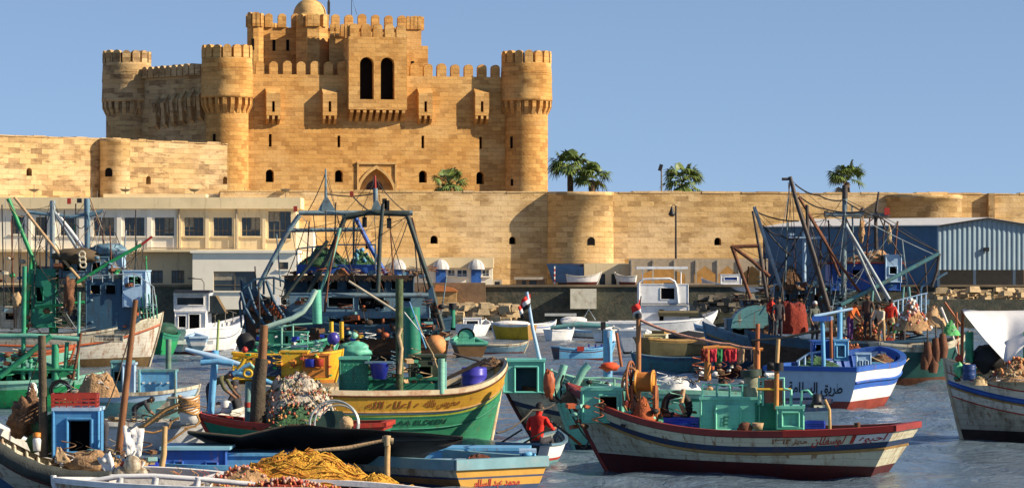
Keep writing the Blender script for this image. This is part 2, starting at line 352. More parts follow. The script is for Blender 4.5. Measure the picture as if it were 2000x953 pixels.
# left wall (in shade) with its stepped machicolation ribs
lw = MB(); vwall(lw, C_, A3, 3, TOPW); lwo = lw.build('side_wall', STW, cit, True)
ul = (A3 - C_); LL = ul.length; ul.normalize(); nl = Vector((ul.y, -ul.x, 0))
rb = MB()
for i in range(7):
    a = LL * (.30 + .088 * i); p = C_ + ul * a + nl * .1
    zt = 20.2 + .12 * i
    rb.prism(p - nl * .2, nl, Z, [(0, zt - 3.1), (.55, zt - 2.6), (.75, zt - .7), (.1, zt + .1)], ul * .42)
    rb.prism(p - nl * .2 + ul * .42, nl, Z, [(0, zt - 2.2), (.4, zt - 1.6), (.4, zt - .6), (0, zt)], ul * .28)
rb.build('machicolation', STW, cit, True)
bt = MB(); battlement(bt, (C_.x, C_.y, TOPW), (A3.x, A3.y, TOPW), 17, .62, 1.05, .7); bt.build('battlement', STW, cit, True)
def tower(c, rs, rd, z_c0, z_c1, z_top, hm, nm, m, slits=(), n=40, gap=False):
    t_ = MB(); t_.lathe((c.x, c.y, 0), [(rs * 1.03, 3), (rs, 8), (rs, z_c1)], n)
    t_.lathe((c.x, c.y, 0), [(rs - .2, z_c1 + .05), (rd, z_c1), (rd * 1.01, z_c1 + .25), (rd, z_c1 + .5), (rd * .985, (z_c1 + z_top) / 2), (rd * 1.0, (z_c1 + z_top) / 2 + .05), (rd * .965, z_top - .1), (rd * .965, z_top), (rd * .965 - .6, z_top), (rd * .965 - .6, z_top - 1)], n)
    t_.lathe((c.x, c.y, 0), [(0.01, z_top - .9), (rd, z_top - .9)], n)
    to = t_.build('tower', m, cit, True)
    cb = MB(); nc = 20
    for i in range(nc):
        a = 2 * PI * i / nc; d = Vector((math.cos(a), math.sin(a), 0)); tt = Vector((-d.y, d.x, 0)); p = Vector((c.x, c.y, 0)) + d * (rs - .1)
        hgt = z_c1 - z_c0
        cb.prism(p - tt * .17, d, Z, [(0, z_c0), (.12, z_c0), (rd - rs + .06, z_c0 + hgt * .55), (rd - rs + .08, z_c1 + .02), (0, z_c1 + .02)], tt * .34)
    cb.build('corbel', m, to, True)
    bb = MB()
    for i in range(nm):
        a = 2 * PI * (i + .5) / nm; d = Vector((math.cos(a), math.sin(a), 0)); tt = Vector((-d.y, d.x, 0)); p = Vector((c.x, c.y, z_top)) + d * rd * .965
        bb.prism(p, tt, Z, merlon_poly(2 * PI * rd / nm * .74, hm * random.uniform(.95, 1.03)), -d * .5)
    bb.build('battlement', m, to, True)
    for px, y0, y1 in slits:
        x = xpx(px, c.y - rs) - c.x; x = max(-rs * .95, min(rs * .95, x)); yy = -math.sqrt(rs * rs - x * x) ; D = c.y + yy
        a = math.atan2(yy, x); k = MB(); z0, z1 = zpx(y1, D), zpx(y0, D)
        k.box((c.x + math.cos(a) * rs, c.y + math.sin(a) * rs, (z0 + z1) / 2), (.05, .28, z1 - z0), a); k.build('arrow_slit', DARK, to, True)
    return to
tower(CW(0, 0, 0) + NF * -.2, 1.9, 2.32, 18.4, 19.75, 23.3, 1.15, 15, ST, ((418, 262, 276),))
tower(CW(CL, 0, 0), 1.95, 2.34, 18.55, 19.75, 23.2, 1.1, 15, ST, ((999, 267, 290), (1000, 350, 363)))
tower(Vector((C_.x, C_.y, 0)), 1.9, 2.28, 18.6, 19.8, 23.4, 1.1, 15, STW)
# front battlement, interrupted by the gate bay
bt = MB(); battlement(bt, CW(2.3, .35, TOPW), CW(cu(682), .35, TOPW), 7, .80, 1.2, .6); battlement(bt, CW(cu(797), .35, TOPW), CW(CL - 2.2, .35, TOPW), 7, .82, 1.15, .6)
bt.build('battlement', ST, cit, True)
# bartizan boxes
for px in (532, 642, 828.5, 938.5):
    u = cu(px); w = 1.28; D = CW(u, -.8, 0).y; z1, z0 = zpx(182, D), zpx(226, D)
    bx = MB(); o = CW(u - w / 2, -.8, 0); hl = rect_poly(w / 2, zpx(219, D), .24, .95)
    pierced(bx, o, UX, NF, w, z0, z1, [hl], .4)
    for s_ in (0, 1):
        a = CW(u - w / 2 + s_ * w, -.8, 0); b_ = a + VD * .95; vwall(bx, a, b_, z0, z1)
        bx.face([(a.x, a.y, z1), (b_.x, b_.y, z1), (b_.x, b_.y, z1 + .55)])
    a, b_ = CW(u - w / 2, -.8, z1), CW(u + w / 2, -.8, z1); bx.face([a, b_, b_ + VD * .92 + Z * .55, a + VD * .92 + Z * .55])
    a, b_ = CW(u - w / 2, -.8, z0), CW(u + w / 2, -.8, z0); bx.face([a, b_, b_ + VD * .92, a + VD * .92])
    bo = bx.build('bartizan', ST, cit, True); plug(bo, o, UX, NF, hl, .4, DARK, 'arrow_slit')
    cb = MB()
    for s_ in (-.5, 0, .5): cb.prism(CW(u + s_ - .1, 0, 0), -VD, Z, [(0, z0 - .75), (.4, z0 - .62), (.78, z0 - .3), (.79, z0), (0, z0)], UX * .2)
    cb.build('corbel', ST, bo, True)
# gate bay with twin arched windows
vb = -1.25; u0, u1 = cu(681, vb), cu(795, vb); D = CW(u0, vb, 0).y; zt, zb = zpx(72, D), zpx(214, D); o = CW(u0, vb, 0)
hl = [arch_poly(cu(px, vb) - u0, zpx(194, D), 1.25, (194 - 111) / 22) for px in (716.5, 757)]
gb_ = MB(); pierced(gb_, o, UX, NF, u1 - u0, zb, zt, hl, .9)
for uu in (u0, u1): vwall(gb_, CW(uu, vb, 0), CW(uu, 7, 0), zb, zt)
gb_.face([CW(u0, vb, zb), CW(u1, vb, zb), CW(u1, 0, zb), CW(u0, 0, zb)]); gb_.face([CW(u0, vb, zt - .01), CW(u1, vb, zt - .01), CW(u1, 7, zt - .01), CW(u0, 7, zt - .01)])
vwall(gb_, CW(u0, 7, 0), CW(u1, 7, 0), zb, zt)
bay = gb_.build('gate_bay', ST, cit, True)
for h in hl: plug(bay, o, UX, NF, h, .9, DARK, 'arched_window')
cb = MB()
for i in range(9):
    uu = u0 + .15 + (u1 - u0 - .6) * i / 8; cb.prism(CW(uu, 0, 0), -VD, Z, [(0, zb - 1.0), (.3, zb - .9), (1.2, zb - .25), (1.22, zb), (0, zb)], UX * .3)
cb.build('corbel', ST, bay, True)
bt = MB(); battlement(bt, CW(u0, vb + .3, zt), CW(u1, vb + .3, zt), 5, .84, 1.2, .6); battlement(bt, CW(u0 + .25, 7, zt), CW(u0 + .25, vb, zt), 5, .8, 1.2, .5); bt.build('battlement', ST, bay, True)
# keep
def kblock(mb, px0, px1, pt, v0, v1, z0=18.0, chamf=0.0):
    u0, u1 = cu(px0, v0), cu(px1, v0); zt = cz(pt, (u0 + u1) / 2, v0)
    pts = [CW(u0 + chamf, v0, 0), CW(u1 - chamf, v0, 0), CW(u1, v0 + chamf, 0), CW(u1, v1, 0), CW(u0 + (v1 - v0) * .36, v1, 0), CW(u0, v0 + chamf, 0)]
    if not chamf: pts = [pts[0], pts[1], pts[3], pts[4]]
    n = len(pts)
    for i in range(n): vwall(mb, pts[i], pts[(i + 1) % n], z0, zt)
    mb.face([(p.x, p.y, zt) for p in pts]); return pts, zt
kp = MB(); bt = MB()
pts, zt = kblock(kp, 485, 823, 56, 5.5, 22)
battlement(bt, (pts[0].x, pts[0].y, zt), (pts[1].x, pts[1].y, zt), 13, .78, 1.3, .5)
for i in (1, 2, 3): battlement(bt, (pts[i].x, pts[i].y, zt), (pts[(i + 1) % 4].x, pts[(i + 1) % 4].y, zt), 13, .8, 1.2, .6)
pts2, z2 = kblock(kp, 484, 516, 52, 4.2, 8, chamf=.5)
for i in range(6): battlement(bt, (pts2[i].x, pts2[i].y, z2), (pts2[(i + 1) % 6].x, pts2[(i + 1) % 6].y, z2), 1 if i in (1, 5) else 2, .42, 1.25, .3)
pts2, z2 = kblock(kp, 581, 643, 52, 3.4, 8, chamf=.9)
for i in range(6): battlement(bt, (pts2[i].x, pts2[i].y, z2), (pts2[(i + 1) % 6].x, pts2[(i + 1) % 6].y, z2), 1 if i in (1, 5) else 2, .62, 1.2, .4)
pts2, z2 = kblock(kp, 643, 684, 72, 2.2, 8)
battlement(bt, (pts2[0].x, pts2[0].y, z2), (pts2[1].x, pts2[1].y, z2), 4, .36, 1.15, .4)
pts2, z2 = kblock(kp, 793, 823, 58, 4.0, 8); battlement(bt, (pts2[0].x, pts2[0].y, z2), (pts2[1].x, pts2[1].y, z2), 4, .3, 1.2, .3)
pts2, z2 = kblock(kp, 793, 836, 90, 2.5, 7)
kpo = kp.build('keep', ST, cit, True); bt.build('battlement', ST, kpo, True)
for px, y0, y1, v in ((535, 78, 100, 5.5), (562, 78, 100, 5.5), (494, 76, 98, 4.2), (664, 128, 140, 2.2), (806, 120, 132, 2.5)):
    u = cu(px, v - .05); D = CW(u, v, 0).y; k = MB(); k.box(CW(u, v - .01, (zpx(y0, D) + zpx(y1, D)) / 2), (.26, .05, (y1 - y0) / 21.6), cr); k.build('arrow_slit', DARK, kpo, True)
dm = MB(); dc = CW(cu(605, 11), 11, 0); zd = zpx(42, dc.y); rr = 33 / 21.2
dm.lathe((dc.x, dc.y, zd), [(rr * 1.02, -1.5), (rr * 1.02, .5)] + [(max(.01, rr * math.cos(a)), .5 + rr * 1.02 * math.sin(a)) for a in [PI / 2 * i / 9 for i in range(10)]], 32)
dmo = dm.build('dome', STM, cit, True)
fl = MB(); p = dc + Vector((1.8, -.6, zd)); fl.tube([p, p + Z * 3.2], .09); fl.box(p + Z * 1.2, (.24, .2, 1.1)); fl.build('roof_mast', mat('dark_steel', (.06, .055, .05), .5), cit, True); fl = MB(); fl.tube([p + Vector((2.1, .3, 0)), p + Vector((2.1, .3, 2.2)), p + Vector((2.6, .3, .6))], .035)
fl.build('roof_mast', mat('dark_steel', (.06, .055, .05), .5), cit, True)

# ------------------------------------------------------------------ outer walls
def curtain(name, label, px0, px1, D0, D1, y_top0, y_top1, zb, m, wins, thick=2.2, cope=True, endr=True):
    a = Vector((xpx(px0, D0), D0, 0)); b_ = Vector((xpx(px1, D1), D1, 0)); w = (b_ - a).length; u = (b_ - a).normalized(); nr = Vector((u.y, -u.x, 0))
    root = empty(name, (a.x, a.y, zb), 0, label, 'wall'); zt = (zpx(y_top0, D0) + zpx(y_top1, D1)) / 2
    hs = []
    def up(px):
        r = (px - CX) / F; return (r * a.y - a.x) / (u.x - r * u.y)
    for px, y0, y1, ww in wins:
        uu = up(px); D = (a + u * uu).y; hs.append(arch_poly(uu, zpx(y1, D), ww, zpx(y0, D) - zpx(y1, D)))
    mb = MB(); pierced(mb, a, u, nr, w, zb, zt, hs, .7)
    mb.face([(a.x, a.y, zt), (b_.x, b_.y, zt), (b_.x - nr.x * thick, b_.y - nr.y * thick, zt), (a.x - nr.x * thick, a.y - nr.y * thick, zt)])
    vwall(mb, b_, b_ - nr * thick, zb, zt); vwall(mb, a, a - nr * thick, zb, zt); vwall(mb, a - nr * thick, b_ - nr * thick, zb, zt)
    mb.build('wall_face', m, root, True)
    for h in hs: plug(root, a, u, nr, h, .7, DARK, 'embrasure')
    # worn coping stones, uneven along the top
    cp = MB(); x = 0
    while x < w - .5:
        l = min(random.uniform(.8, 1.9), w - x); c = a + u * (x + l / 2) - nr * .45; hh = random.uniform(.06, .2)
        cp.box((c.x, c.y, zt + hh / 2 + .002), (l - .02, 1.0 + random.uniform(-.05, .08), hh), math.atan2(u.y, u.x)); x += l
    cp.build('coping', m, root, True)
    return root, a, u, nr, zt
def bastion(root, px0, px1, Dc, y_top, zb, m, wins, zt=None):
    cx = xpx((px0 + px1) / 2, Dc); r = (px1 - px0) / 2 * Dc / F; zt = zt or zpx(y_top, Dc - r)
    mb = MB(); mb.lathe((cx, Dc, 0), [(r * 1.02, zb), (r, zb + 4), (r * .99, zt - .35), (r * 1.015, zt - .33), (r * 1.015, zt), (.05, zt + .004)], 40)
    o = mb.build('bastion', m, root, True)
    for px, y0, y1 in wins:
        x = xpx(px, Dc - r) - cx; yy = -math.sqrt(r * r - x * x); a = math.atan2(yy, x); D = Dc + yy
        pl = arch_poly(0, zpx(y1, D), .62, zpx(y0, D) - zpx(y1, D)); d = Vector((math.cos(a), math.sin(a), 0)); tt = Vector((-d.y, d.x, 0)); k = MB()
        k.prism(Vector((cx, Dc, 0)) + d * (r * .96), tt, Z, pl, d * (r * .045)); k.build('embrasure', DARK, o, True)
    return o
lwall = curtain('rampart', 'patchy weathered stone rampart left of the citadel, above the long cream building', -140, 444, 240, 262, 268, 275, 3.1, STW, ((57, 328, 344, .55), (290, 344, 360, .5), (440, 345, 360, .5)))
bastion(lwall[0], 195, 254, 252.2, 273, 3.1, STR_, ((212, 328, 345),), zt=lwall[4] + .05)
rwall = curtain('rampart', 'long tan stone rampart with small arched embrasures running from the citadel to the right edge', 430, 2200, 244.5, 256, 374.5, 381, 3.1, STR_, ((848, 460, 476, .6), (1001, 462, 477, .55), (1402, 464, 479, .58), (720, 470, 486, .5)))
bastion(rwall[0], 1066, 1198, 249.4, 375, 3.1, STR_, ((1155, 463, 479),), zt=rwall[4] + .06)
bastion(rwall[0], 1728, 1878, 253.4, 380, 3.1, STR_, ())
k = MB(); k.box((xpx(1937, 253.6), 254, 8.5), (.5, .8, 4.7)); k.build('notch_strip', STW, rwall[0], True)  # stands for a dark notch; its shade is put in the stone colour
k = MB(); k.box((xpx(1140, 258), 258, 8.2), (5.4, 5, 5.6)); k.box((xpx(1206, 258), 258, 8.2), (.7, 4, 5.55))
o = k.build('terrace_block', STR_); tag(o, 'low pale stone block seen above the rampart behind the two palms beside the citadel', 'wall')

# ------------------------------------------------------------------ palms
PG = [mat('palm_green', (.13, .18, .04), .5, .55, 1.5), mat('palm_dry', (.20, .13, .055), .8, .4, 3), mat('palm_trunk', (.13, .085, .05), .9, .4, 4, bump=.6)]
def palm(px, y_base_vis, crown_py, D, rad, label, seed, dry=.2):
    rnd = random.Random(seed); x = xpx(px, D); zc = zpx(crown_py, D)
    root = empty('palm_tree', (x, D, GZ), 0, label, 'palm tree', 'palms behind the rampart')
    tr = MB(); n = 10
    tr.tube([(math.sin(i * .5) * .05, 0, (zc - GZ - .2) * i / n) for i in range(n + 1)], [.34 - .1 * i / n + .02 * (i % 2) for i in range(n + 1)], 10); tr.build('trunk', PG[2], root)
    cr_ = MB(); c0 = Vector((0, 0, zc - GZ))
    for i in range(27):
        az = rnd.uniform(0, 2 * PI); el = R(rnd.triangular(-60, 85, 15)); pl = rad * rnd.uniform(.48, .62)
        d = Vector((math.cos(az) * math.cos(el), math.sin(az) * math.cos(el), math.sin(el)))
        tip = c0 + d * pl; mid = c0 + d * pl * .5 + Z * .12
        mi = 1 if el < R(-28) and rnd.random() < .7 else 0
        cr_.tube([c0, mid, tip], [.04, .03, .02], 4, mi, False)
        side = d.cross(Z); side = side.normalized() if side.length > .1 else Vector((1, 0, 0)); upv = side.cross(d)
        nl = 17; fl = rad * rnd.uniform(.5, .68)
        tw = rnd.uniform(-.5, .5)
        for j in range(nl):
            a = (j / (nl - 1) - .5) * R(210); v = (d * math.cos(a) + (side * math.cos(tw) + upv * math.sin(tw)) * math.sin(a)).normalized()
            l = fl * (1 - .25 * abs(a) / 1.8) * rnd.uniform(.85, 1.1); w = v.cross(upv).normalized() * (l * .075)
            m_ = tip + v * l * .55 - Z * .05; e = tip + v * l * .95 - Z * (.14 + .34 * l * rnd.uniform(.5, 1.5))
            cr_.face([tip, m_ + w, e, m_ - w], mi)
    cr_.build('crown', [PG[0], PG[1]], root)
    return root
palm(1115, 0, 331, 256, 2.15, 'taller left palm of the pair rising just right of the citadel', 3)
palm(1157, 0, 347, 255, 1.75, 'shorter right palm of the pair rising just right of the citadel', 4)
palm(1334, 0, 355, 256, 2.05, 'dense green palm beside a thin lamp pole above the middle of the rampart', 5)
palm(1655, 0, 352, 256, 1.9, 'lone palm above the rampart behind the trawler masts', 6)
palm(876, 0, 360, 258, 1.75, 'low bright palm crown peeping over the rampart in front of the citadel wall', 8)

# lamps on the quay
STEEL = mat('galvanised_steel', (.17, .155, .135), .55, .3); BLK = mat('black_metal', (.02, .02, .022), .5, .3)
def street_lamp(px, D, ytop, ybot, label, kind=0):
    x = xpx(px, D); zt, zb = zpx(ytop, D), zpx(ybot, D); root = empty('street_lamp', (x, D, zb), 0, label, 'street lamp')
    k = MB(); k.tube([(0, 0, 0), (0, 0, zt - zb)], [.10, .065], 8); k.build('pole', BLK if kind == 0 else STEEL, root)
    if kind == 0:
        k = MB(); k.tube([(0, 0, zt - zb - .1), (-.12, 0, zt - zb + .12), (-.3, 0, zt - zb)], .035); k.build('arm', BLK, root)
        k = MB(); k.lathe((-.32, 0, zt - zb - .85), [(.05, .8), (.09, .7), (.16, .45), (.28, .2), (.27, .12), (.12, 0), (.01, 0)], 12); k.build('lamp_head', BLK, root)
    else: k = MB(); k.box((-.08, 0, zt - zb + .1), (.3, .2, .55), tilt=Matrix.Rotation(.3, 3, 'Y')); k.build('lamp_head', BLK, root)
street_lamp(1320, 243, 402, 575, 'black street lamp with hanging lantern in front of the rampart', 0)
street_lamp(1292, 254, 330, 520, 'thin pole lamp behind the rampart beside the middle palm', 1)
# ------------------------------------------------------------------ quay wall and waterfront
def qz(py, D=QD): return zpx(py, D)
BX = Vector((1, 0, 0)); NB = Vector((0, -1, 0))
k = MB(); k.box((0, QD + .3, 1.095), (700, .8, 4.19)); o = k.build('quay_wall', MOSS); tag(o, 'dark wet stone quay wall along the far side of the harbour', 'quay')
k = MB(); k.box((0, QD + .25, GZ + .09), (700, 1.1, .16)); o = k.build('quay_kerb', mat('worn_kerb', (.16, .125, .08), .9, .4, .6)); tag(o, 'worn brown stone kerb running along the top of the dark quay wall', 'kerb')
def simple_box(name, label, cat, px0, px1, y0, y1, D, depth, m, group=None):
    k = MB(); x0, x1 = xpx(px0, D), xpx(px1, D); z0, z1 = zpx(y1, D), zpx(y0, D)
    k.box(((x0 + x1) / 2, D + depth / 2, (z0 + z1) / 2), (x1 - x0, depth, z1 - z0)); return tag(k.build(name, m), label, cat, group)
# building generator
WFR = mat('window_frame_brown', (.16, .12, .07), .7, .3)
def facade_part(root, px0, px1, y0, y1, D, depth, m, wins, name='wall', pil=(), pane_cols=4, frame=WFR, rec=.22):
    x0, x1 = xpx(px0, D), xpx(px1, D); z0, z1 = zpx(y1, D), zpx(y0, D); o = Vector((x0, D, 0)); k = MB()
    hs = [rect_poly(xpx((a + b_) / 2, D) - x0, zpx(d, D), (b_ - a) / F * D, (d - c) / F * D) for a, b_, c, d in wins]
    pierced(k, o, BX, NB, x1 - x0, z0, z1, hs, rec)
    k.face([(x0, D, z1), (x1, D, z1), (x1, D + depth, z1), (x0, D + depth, z1)])
    for x in (x0, x1): k.face([(x, D, z0), (x, D + depth, z0), (x, D + depth, z1), (x, D, z1)])
    k.face([(x0, D + depth, z0), (x1, D + depth, z0), (x1, D + depth, z1), (x0, D + depth, z1)])
    for px, w in pil: k.box((xpx(px, D), D - .06, (z0 + z1) / 2 - .1), (w, .118, z1 - z0 - .5))
    wo = k.build(name, m, root, True)
    for (a, b_, c, d), h in zip(wins, hs):
        xa, xb, za, zb = xpx(a, D), xpx(b_, D), zpx(d, D), zpx(c, D)
        g = MB(); g.face([(xa, D + rec - .01, za), (xb, D + rec - .01, za), (xb, D + rec - .01, zb), (xa, D + rec - .01, zb)]); w = g.build('window', GLASS, root, True)
        f = MB(); n = pane_cols; t_ = .05
        for i in range(n + 1): f.box((xa + (xb - xa) * i / n, D + rec - .05, (za + zb) / 2), (t_, .06, zb - za))
        for fr in (0, .3, 1): f.box(((xa + xb) / 2, D + rec - .06, za + (zb - za) * fr), (xb - xa, .07, t_))
        f.build('frame', frame, w, True)
        rc_ = random.random()
        if frame is not DARK and rc_ < .75:
            q = MB(); ww = (xb - xa); x_a = xa + ww * (.0 if rc_ < .4 else .5); zz_ = zb - (zb - za) * (.35 + rc_ * .7); q.face([(x_a, D + rec - .02, zz_), (x_a + ww * .5, D + rec - .02, zz_), (x_a + ww * .5, D + rec - .02, zb), (x_a, D + rec - .02, zb)]); q.build('curtain', mat('curtain_cloth', (.30, .26, .19), .9, .4, 6), w, True)
        s_ = MB(); s_.box(((xa + xb) / 2, D - .04, za - .06), (xb - xa + .25, .2, .1)); s_.build('sill', m, w, True)
    return wo
ab = empty('harbour_office', (xpx(300, 240), 240, GZ), 0, 'long two storey cream building with a row of square windows below the left rampart', 'building')
D1 = 242.0
ws = [(x0, x1, 425, 461) for x0, x1 in ((183, 223), (243, 282), (302, 340), (360, 397), (417, 453), (472, 508))]
facade_part(ab, -60, 172, 392, 490, D1, 9, CREAM2, [(22, 48, 421, 457), (70, 92, 424, 460), (118, 146, 424, 460)], pil=((58, .3), (105, .3), (160, .4)))
facade_part(ab, 172, 345, 392, 490, D1 - .05, 9, CREAM2, ws[:3], pil=((233, .35), (292, .35)))
facade_part(ab, 345, 578, 392, 490, D1, 9, CREAM, ws[3:] + [(524, 568, 413, 466)], pil=((350, .35), (405, .3), (462, .35), (516, .25)))
k = MB()
def hb(k, px0, px1, y0, y1, D, dep, out=0): k.box((xpx((px0 + px1) / 2, D), D + dep / 2 - out, (zpx(y0, D) + zpx(y1, D)) / 2), ((px1 - px0) / F * D, dep, (y1 - y0) / F * D))
hb(k, -62, 588, 386, 408, D1, 9, .5); hb(k, 202, 402, 379, 386, D1 + 1, 6); hb(k, -60, 610, 487, 492, D1, 1.2, .9); k.build('cornice', CREAM, ab, True)
k = MB(); hb(k, 405, 500, 379, 386, D1 + 3, .3); k.build('roof_parapet', CONC, ab, True)
D2 = 236.6
facade_part(ab, -60, 376, 492, 600, D1 + .3, 9, CREAM, [(280, 318, 528, 553), (335, 360, 528, 553), (75, 130, 520, 560), (200, 240, 528, 553)], pane_cols=4)
facade_part(ab, 376, 578, 493, 604, D2, 8, CREAM2, [(417, 500, 530, 568), (543, 563, 512, 526)], name='wing', pane_cols=2)
k = MB(); hb(k, 372, 582, 489, 494, D2, 7, .25); hb(k, 578, 612, 447, 600, D1 + 1, 4); k.build('wing_parapet', CREAM2, ab, True)
k = MB()
for px in (350, 462): k.tube([(xpx(px, D1), D1 - .25, zpx(487, D1)), (xpx(px, D1), D1 - .25, zpx(400, D1))], .07)
k.tube([(xpx(290, D1), D1 - .7, zpx(484, D1)), (xpx(575, D1), D1 - .7, zpx(489, D1))], .05)
k.build('drain_pipe', mat('pipe', (.30, .24, .17), .7), ab, True)
k = MB(); random.seed(3)
for i in range(8):
    px = random.uniform(60, 560); x = xpx(px, D1 + 3); zz = zpx(386, D1)
    k.tube([(x, D1 + 3, zz), (x, D1 + 3, zz + random.uniform(.4, 1.3))], .03); 
    if i % 2: k.lathe((x, D1 + 3, zz + .5), [(.02, 0), (.3, .1), (.45, .25)], 12)
k.build('roof_aerial', STEEL, ab, True)
# street-light on bracket in front of the wing
rl = empty('street_lamp', (xpx(399, 236), 235.9, GZ - 2), 0, 'curved arm street light in front of the white wing of the cream building', 'street lamp')
k = MB(); zz = zpx(545, 236) + 2; k.tube([(0, 0, 0), (0, 0, zz - GZ - .3), (-.2, 0, zz - GZ), (-.9, 0, zz - GZ + .05)], .05); k.build('pole', STEEL, rl); k = MB(); k.box((-1.0, 0, zz - GZ + .05), (.5, .16, .1)); k.build('lamp_head', BLK, rl)

# kiosk row with striped dome awnings
kd = 243.0; kb = empty('kiosk_row', (xpx(850, kd), kd, GZ), 0, 'low cream kiosk row with blue doors under small domed awnings below the rampart', 'building')
facade_part(kb, 600, 962, 520, 556, kd, 4, CREAM2, [(875, 888, 527, 538), (893, 912, 527, 540), (942, 955, 527, 539), (790, 835, 527, 540)], pane_cols=2, frame=mat('white_frame', (.7, .7, .68)))
k = MB(); hb(k, 598, 964, 503, 523, kd, 4.3, .3); k.build('cornice', CREAM, kb, True)
BLUED = mat('cobalt_door', (.03, .12, .42), .5, .25)
AWN = mat('striped_awning', (.46, .44, .42), .8, .1, 2, dirt=.7, dirtcol=(.16, .17, .22), thr=.5)
for px in (777, 861, 930):
    k = MB(); x = xpx(px, kd); k.box((x, kd - .06, zpx(539, kd)), (.78, .1, 1.1)); k.build('door', BLUED, kb, True)
    k = MB(); r = 17 / F * kd; zc = zpx(526, kd)
    for j in range(9):
        a0, a1 = PI + PI * j / 9, PI + PI * (j + 1) / 9
        rows = [[(x + r * math.cos(e) * math.cos(a) * 1.0, kd - .31 + r * math.cos(e) * math.sin(a), zc + r * 1.15 * math.sin(e)) for a in (a0, (a0 + a1) / 2, a1)] for e in [PI / 2 * q / 5 for q in range(6)]]
        k.grid(rows, j % 2)
    k.build('dome_awning', [AWN, mat('awning_stripe', (.62, .60, .57), .8)], kb, True)
# blue barrel-roof shed
BLUR = mat('navy_tarp', (.010, .030, .075), .5, .35, 1.2)
sh = empty('barrel_shed', (xpx(1100, 241), 241, GZ), 0, 'navy barrel roofed shed on the quay at the foot of the round bastion', 'shed')
k = MB(); x0, x1 = xpx(1068, 241), xpx(1140, 241); rr = 1.75
rows = [[(x, 243 - rr * math.cos(PI * i / 12), zpx(552, 241) + 1.5 * math.sin(PI * i / 12)) for x in (x0 + .5 * (1 - math.sin(PI * i / 12)), x1)] for i in range(13)]
k.grid(rows); k.face([r[1] for r in rows]); k.face([r[0] for r in rows[::-1]]); k.build('roof', BLUR, sh, True)
k = MB(); k.box(((x0 + x1) / 2 + .4, 243, (GZ + zpx(552, 241)) / 2), (x1 - x0 - 1, 2.6, zpx(552, 241) - GZ)); k.build('base', mat('dark_brown', (.06, .04, .03)), sh, True)
pk = tag(empty('barrier_pole', (xpx(1083, 239.5), 239.5, GZ)), 'red and white striped barrier pole in front of the navy shed', 'pole')
k = MB()
for i in range(8): k.tube([(0, 0, .2 * i), (0, 0, .2 * i + .2)], .06, mi=i % 2)
k.build('striped_post', [mat('red_paint', (.45, .03, .02), .5), mat('white_paint', (.72, .71, .68), .5, .1)], pk)
# small beige huts
h1 = empty('stone_hut', (xpx(1185, 242), 242, GZ), 0, 'small beige hut with three dark doorways right of the navy shed', 'hut')
facade_part(h1, 1141, 1228, 514, 560, 242, 4, CREAM, [(1149, 1160, 540, 559), (1171, 1182, 535, 559), (1194, 1204, 535, 559)], pane_cols=1, frame=DARK, rec=.5)
h2 = empty('roadside_hut', (xpx(1030, 242), 242, GZ), 0, 'tiny brown roadside hut left of the navy shed at the rampart foot', 'hut')
facade_part(h2, 1008, 1064, 545, 565, 242, 2, mat('brownish', (.25, .17, .10)), [(1020, 1027, 548, 562), (1034, 1048, 548, 562)], pane_cols=1, frame=DARK)
k = MB(); hb(k, 1004, 1062, 541, 546, 242, 2.6, .4); k.build('roof', CONC, h2, True)
h3 = empty('roadside_stall', (xpx(972, 243), 243, GZ), 0, 'little grey stall between the kiosk row and the brown hut', 'stall')
facade_part(h3, 962, 980, 546, 562, 243.5, 1.5, CONC, [(966, 976, 550, 562)], pane_cols=1, frame=DARK)
# arcade of beige pointed openings
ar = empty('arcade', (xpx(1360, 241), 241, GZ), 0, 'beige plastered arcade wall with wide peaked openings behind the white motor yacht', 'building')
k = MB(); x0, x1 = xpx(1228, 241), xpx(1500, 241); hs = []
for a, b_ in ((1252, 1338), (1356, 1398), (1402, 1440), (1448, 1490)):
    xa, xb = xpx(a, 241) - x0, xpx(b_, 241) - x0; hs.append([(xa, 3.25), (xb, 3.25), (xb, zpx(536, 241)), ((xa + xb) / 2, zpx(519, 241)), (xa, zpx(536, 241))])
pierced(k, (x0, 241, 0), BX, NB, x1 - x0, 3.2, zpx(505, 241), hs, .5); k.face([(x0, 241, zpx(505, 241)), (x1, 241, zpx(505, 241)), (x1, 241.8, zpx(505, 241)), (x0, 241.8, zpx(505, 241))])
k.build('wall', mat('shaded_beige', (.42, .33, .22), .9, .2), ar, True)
k = MB()
for px in range(1232, 1500, 42): k = MB(); hb(k, px, px + 3, 508, 560, 240.9, .15); k.build('pilaster', CONC, ar, True)
k = MB(); k.box((xpx(1360, 241), 244, 4.2), (11, .2, 2.4)); k.build('rear_wall', mat('orange_lit_wall', (.5, .28, .09), .9), ar, True)  # orange sunlight seen through the openings is put into this wall's colour
